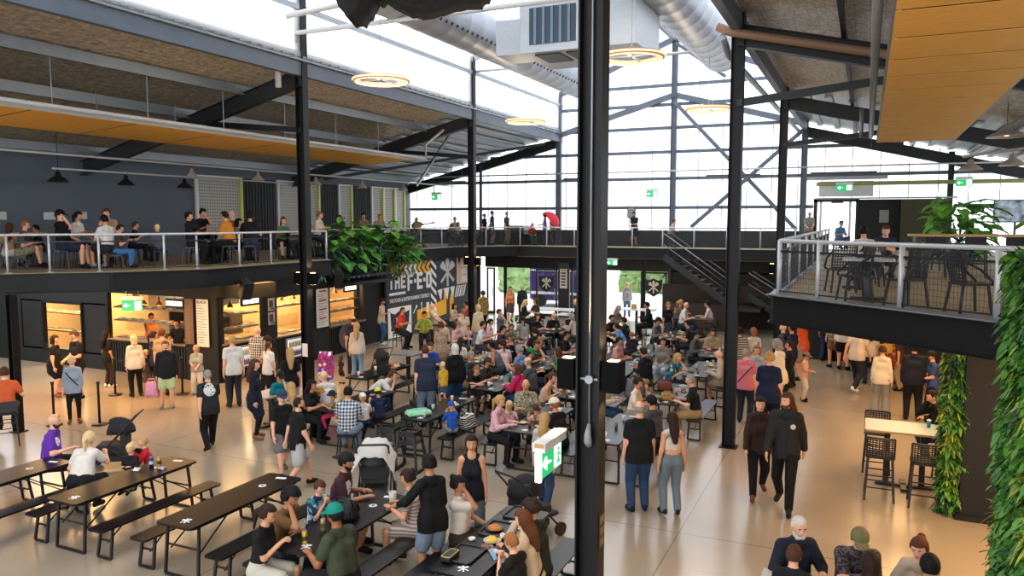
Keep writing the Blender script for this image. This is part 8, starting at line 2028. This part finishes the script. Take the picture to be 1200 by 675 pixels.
who('man in teal cap and olive tee with his back turned', -5.27, 6.88, 0, 1.45, 'si', 1.80, 0, 0.45, 190, 'tee:3c4230', 'pants:17171a', 'short:black', hat='cap:0f7d6c', skin=3, fat=1.15)
who('man in maroon jersey and backwards black cap', -6.59, 8.47, 0, 5.09, 'si', 1.82, 0, 0.45, 191, 'tee:print_jersey', 'shorts:17171a', 'short:black', hat='capback:1a1718', beard='black', skin=2, fat=1.15)
who('woman in striped dress with her hair in a bun at the middle table', -5.27, 8.49, 0, 1.79, 'si', 1.66, 1, 0.45, 192, 'dress:stripe/7d6a5e/b7a59a', 'none:0', 'bun:dark', shoe='3a2c24')
who('woman in black off-shoulder top and denim shorts standing with her back turned', -4.75, 7.98, 0, 0.98, 'hg', 1.70, 1, 0.45, 193, 'threeq:0e0e10', 'shorts:77869a', 'bun:black', shoe='3a2c24', skin=2)
who('woman in white tee with dark bun holding a drink at the food table', -4.63, 8.47, 0, 4.86, 'sm', 1.66, 1, 0.45, 194, 'tee:d3c8bd', 'pants:3a2d26', 'bun:black', skin=2, fat=1.2)
who('woman in black sleeveless top walking between the tables', -4.81, 9.13, 0, 3.63, 'st', 1.66, 1, 0.45, 195, 'tank:17171f', 'jeans:5a6472', 'long:dark', extra=('sunglasses',))
who('auburn haired woman in cream jumper eating at the food table', -3.31, 7.80, 0, 1.62, 'se', 1.66, 1, 0.45, 196, 'jumper:c4ad92', 'pants:33302c', 'long:auburn', skin=0, extra=('strap',))
who('person in dark green jumper on the far side of the auburn haired woman', -3.31, 7.98, 0, 1.44, 'si', 1.77, 0, 0.45, 197, 'jumper:20241f', 'pants:17171a', 'bun:dark')
who('fair haired child in black tee looking at a phone', -3.31, 7.39, 0, 1.39, 'sp', 1.40, 0, 0.45, 198, 'tee:171411', 'pants:22242a', 'short:ginger', skin=0)
who('old man with white beard in navy jumper at the lower right table', -0.63, 8.93, 0, 3.64, 'si', 1.77, 0, 0.45, 199, 'jumper:1d2230', 'pants:22242a', 'crop:white', beard='white', skin=0, fat=1.15)
stool(-0.632, 8.934, 0, 0.45, 3.64, 'black stool under the old man with white beard in navy jumper at the lower right')
who('brown haired boy in black seated in front of the old man', -0.57, 8.10, 0, 6.18, 'si', 1.55, 0, 0.45, 200, 'tee:17181d', 'pants:22242a', 'short:brown', skin=0)
stool(-0.565, 8.097, 0, 0.45, 6.18, 'black stool under the brown haired boy in black seated in front of the old man')
who('man in khaki cap and dark patterned jacket at the lower right table', 0.01, 9.13, 0, 3.31, 'sc', 1.77, 0, 0.45, 201, 'jacket:camo/241f22/5a4c50/17161a/3a3034', 'pants:22242a', 'short:dark', hat='cap:6f6a48', skin=0, fat=1.15)
stool(0.014, 9.134, 0, 0.45, 3.31, 'black stool under the man in khaki cap and dark patterned jacket at the lower right')
who('auburn haired woman in beige shirt at the lower right table', 0.67, 8.95, 0, 2.81, 'si', 1.66, 1, 0.45, 202, 'shirt:b7a490', 'pants:33353c', 'bun:auburn', skin=0)
stool(0.669, 8.954, 0, 0.45, 2.81, 'black stool under the auburn haired woman in beige shirt at the lower right table')
who('dark haired head in front of the khaki cap, back turned', 0.17, 8.07, 0, 0.07, 'si', 1.66, 1, 0.45, 203, 'tee:2a2626', 'pants:22242a', 'bob:dark')
stool(0.168, 8.069, 0, 0.45, 0.07, 'black stool under the dark haired head in front of the khaki cap, back turned')
who('dark haired head in front of the woman in beige shirt, back turned', 0.70, 8.13, 0, 0.09, 'si', 1.77, 0, 0.45, 204, 'tee:2a2c30', 'pants:22242a', 'short:black')
stool(0.702, 8.133, 0, 0.45, 0.09, 'black stool under the dark haired head in front of the woman in beige shirt, back')

# ------------------------------------------------------------------ daylight, camera
w = bpy.data.worlds.new('sky'); scene.world = w; w.use_nodes = True
bg = w.node_tree.nodes['Background']; bg.inputs[0].default_value = (.93, .965, 1, 1); bg.inputs[1].default_value = 3.4
cam = bpy.data.cameras.new('camera'); co = bpy.data.objects.new('camera', cam); COL.objects.link(co)
cam.sensor_width = 36; cam.lens = 27; cam.clip_start = .05
co.location = (0, 0, 4.6); co.rotation_euler = (PI/2-math.radians(5.05), 0, math.radians(24.7)); scene.camera = co
vs_ = scene.view_settings; vs_.view_transform = 'Standard'; vs_.look = 'None'; vs_.exposure = .05; vs_.gamma = 1; vs_.use_curve_mapping = False
scene.cycles.max_bounces = 8; scene.cycles.transparent_max_bounces = 12; scene.cycles.sample_clamp_indirect = 6; scene.cycles.caustics_reflective = False; scene.cycles.caustics_refractive = False
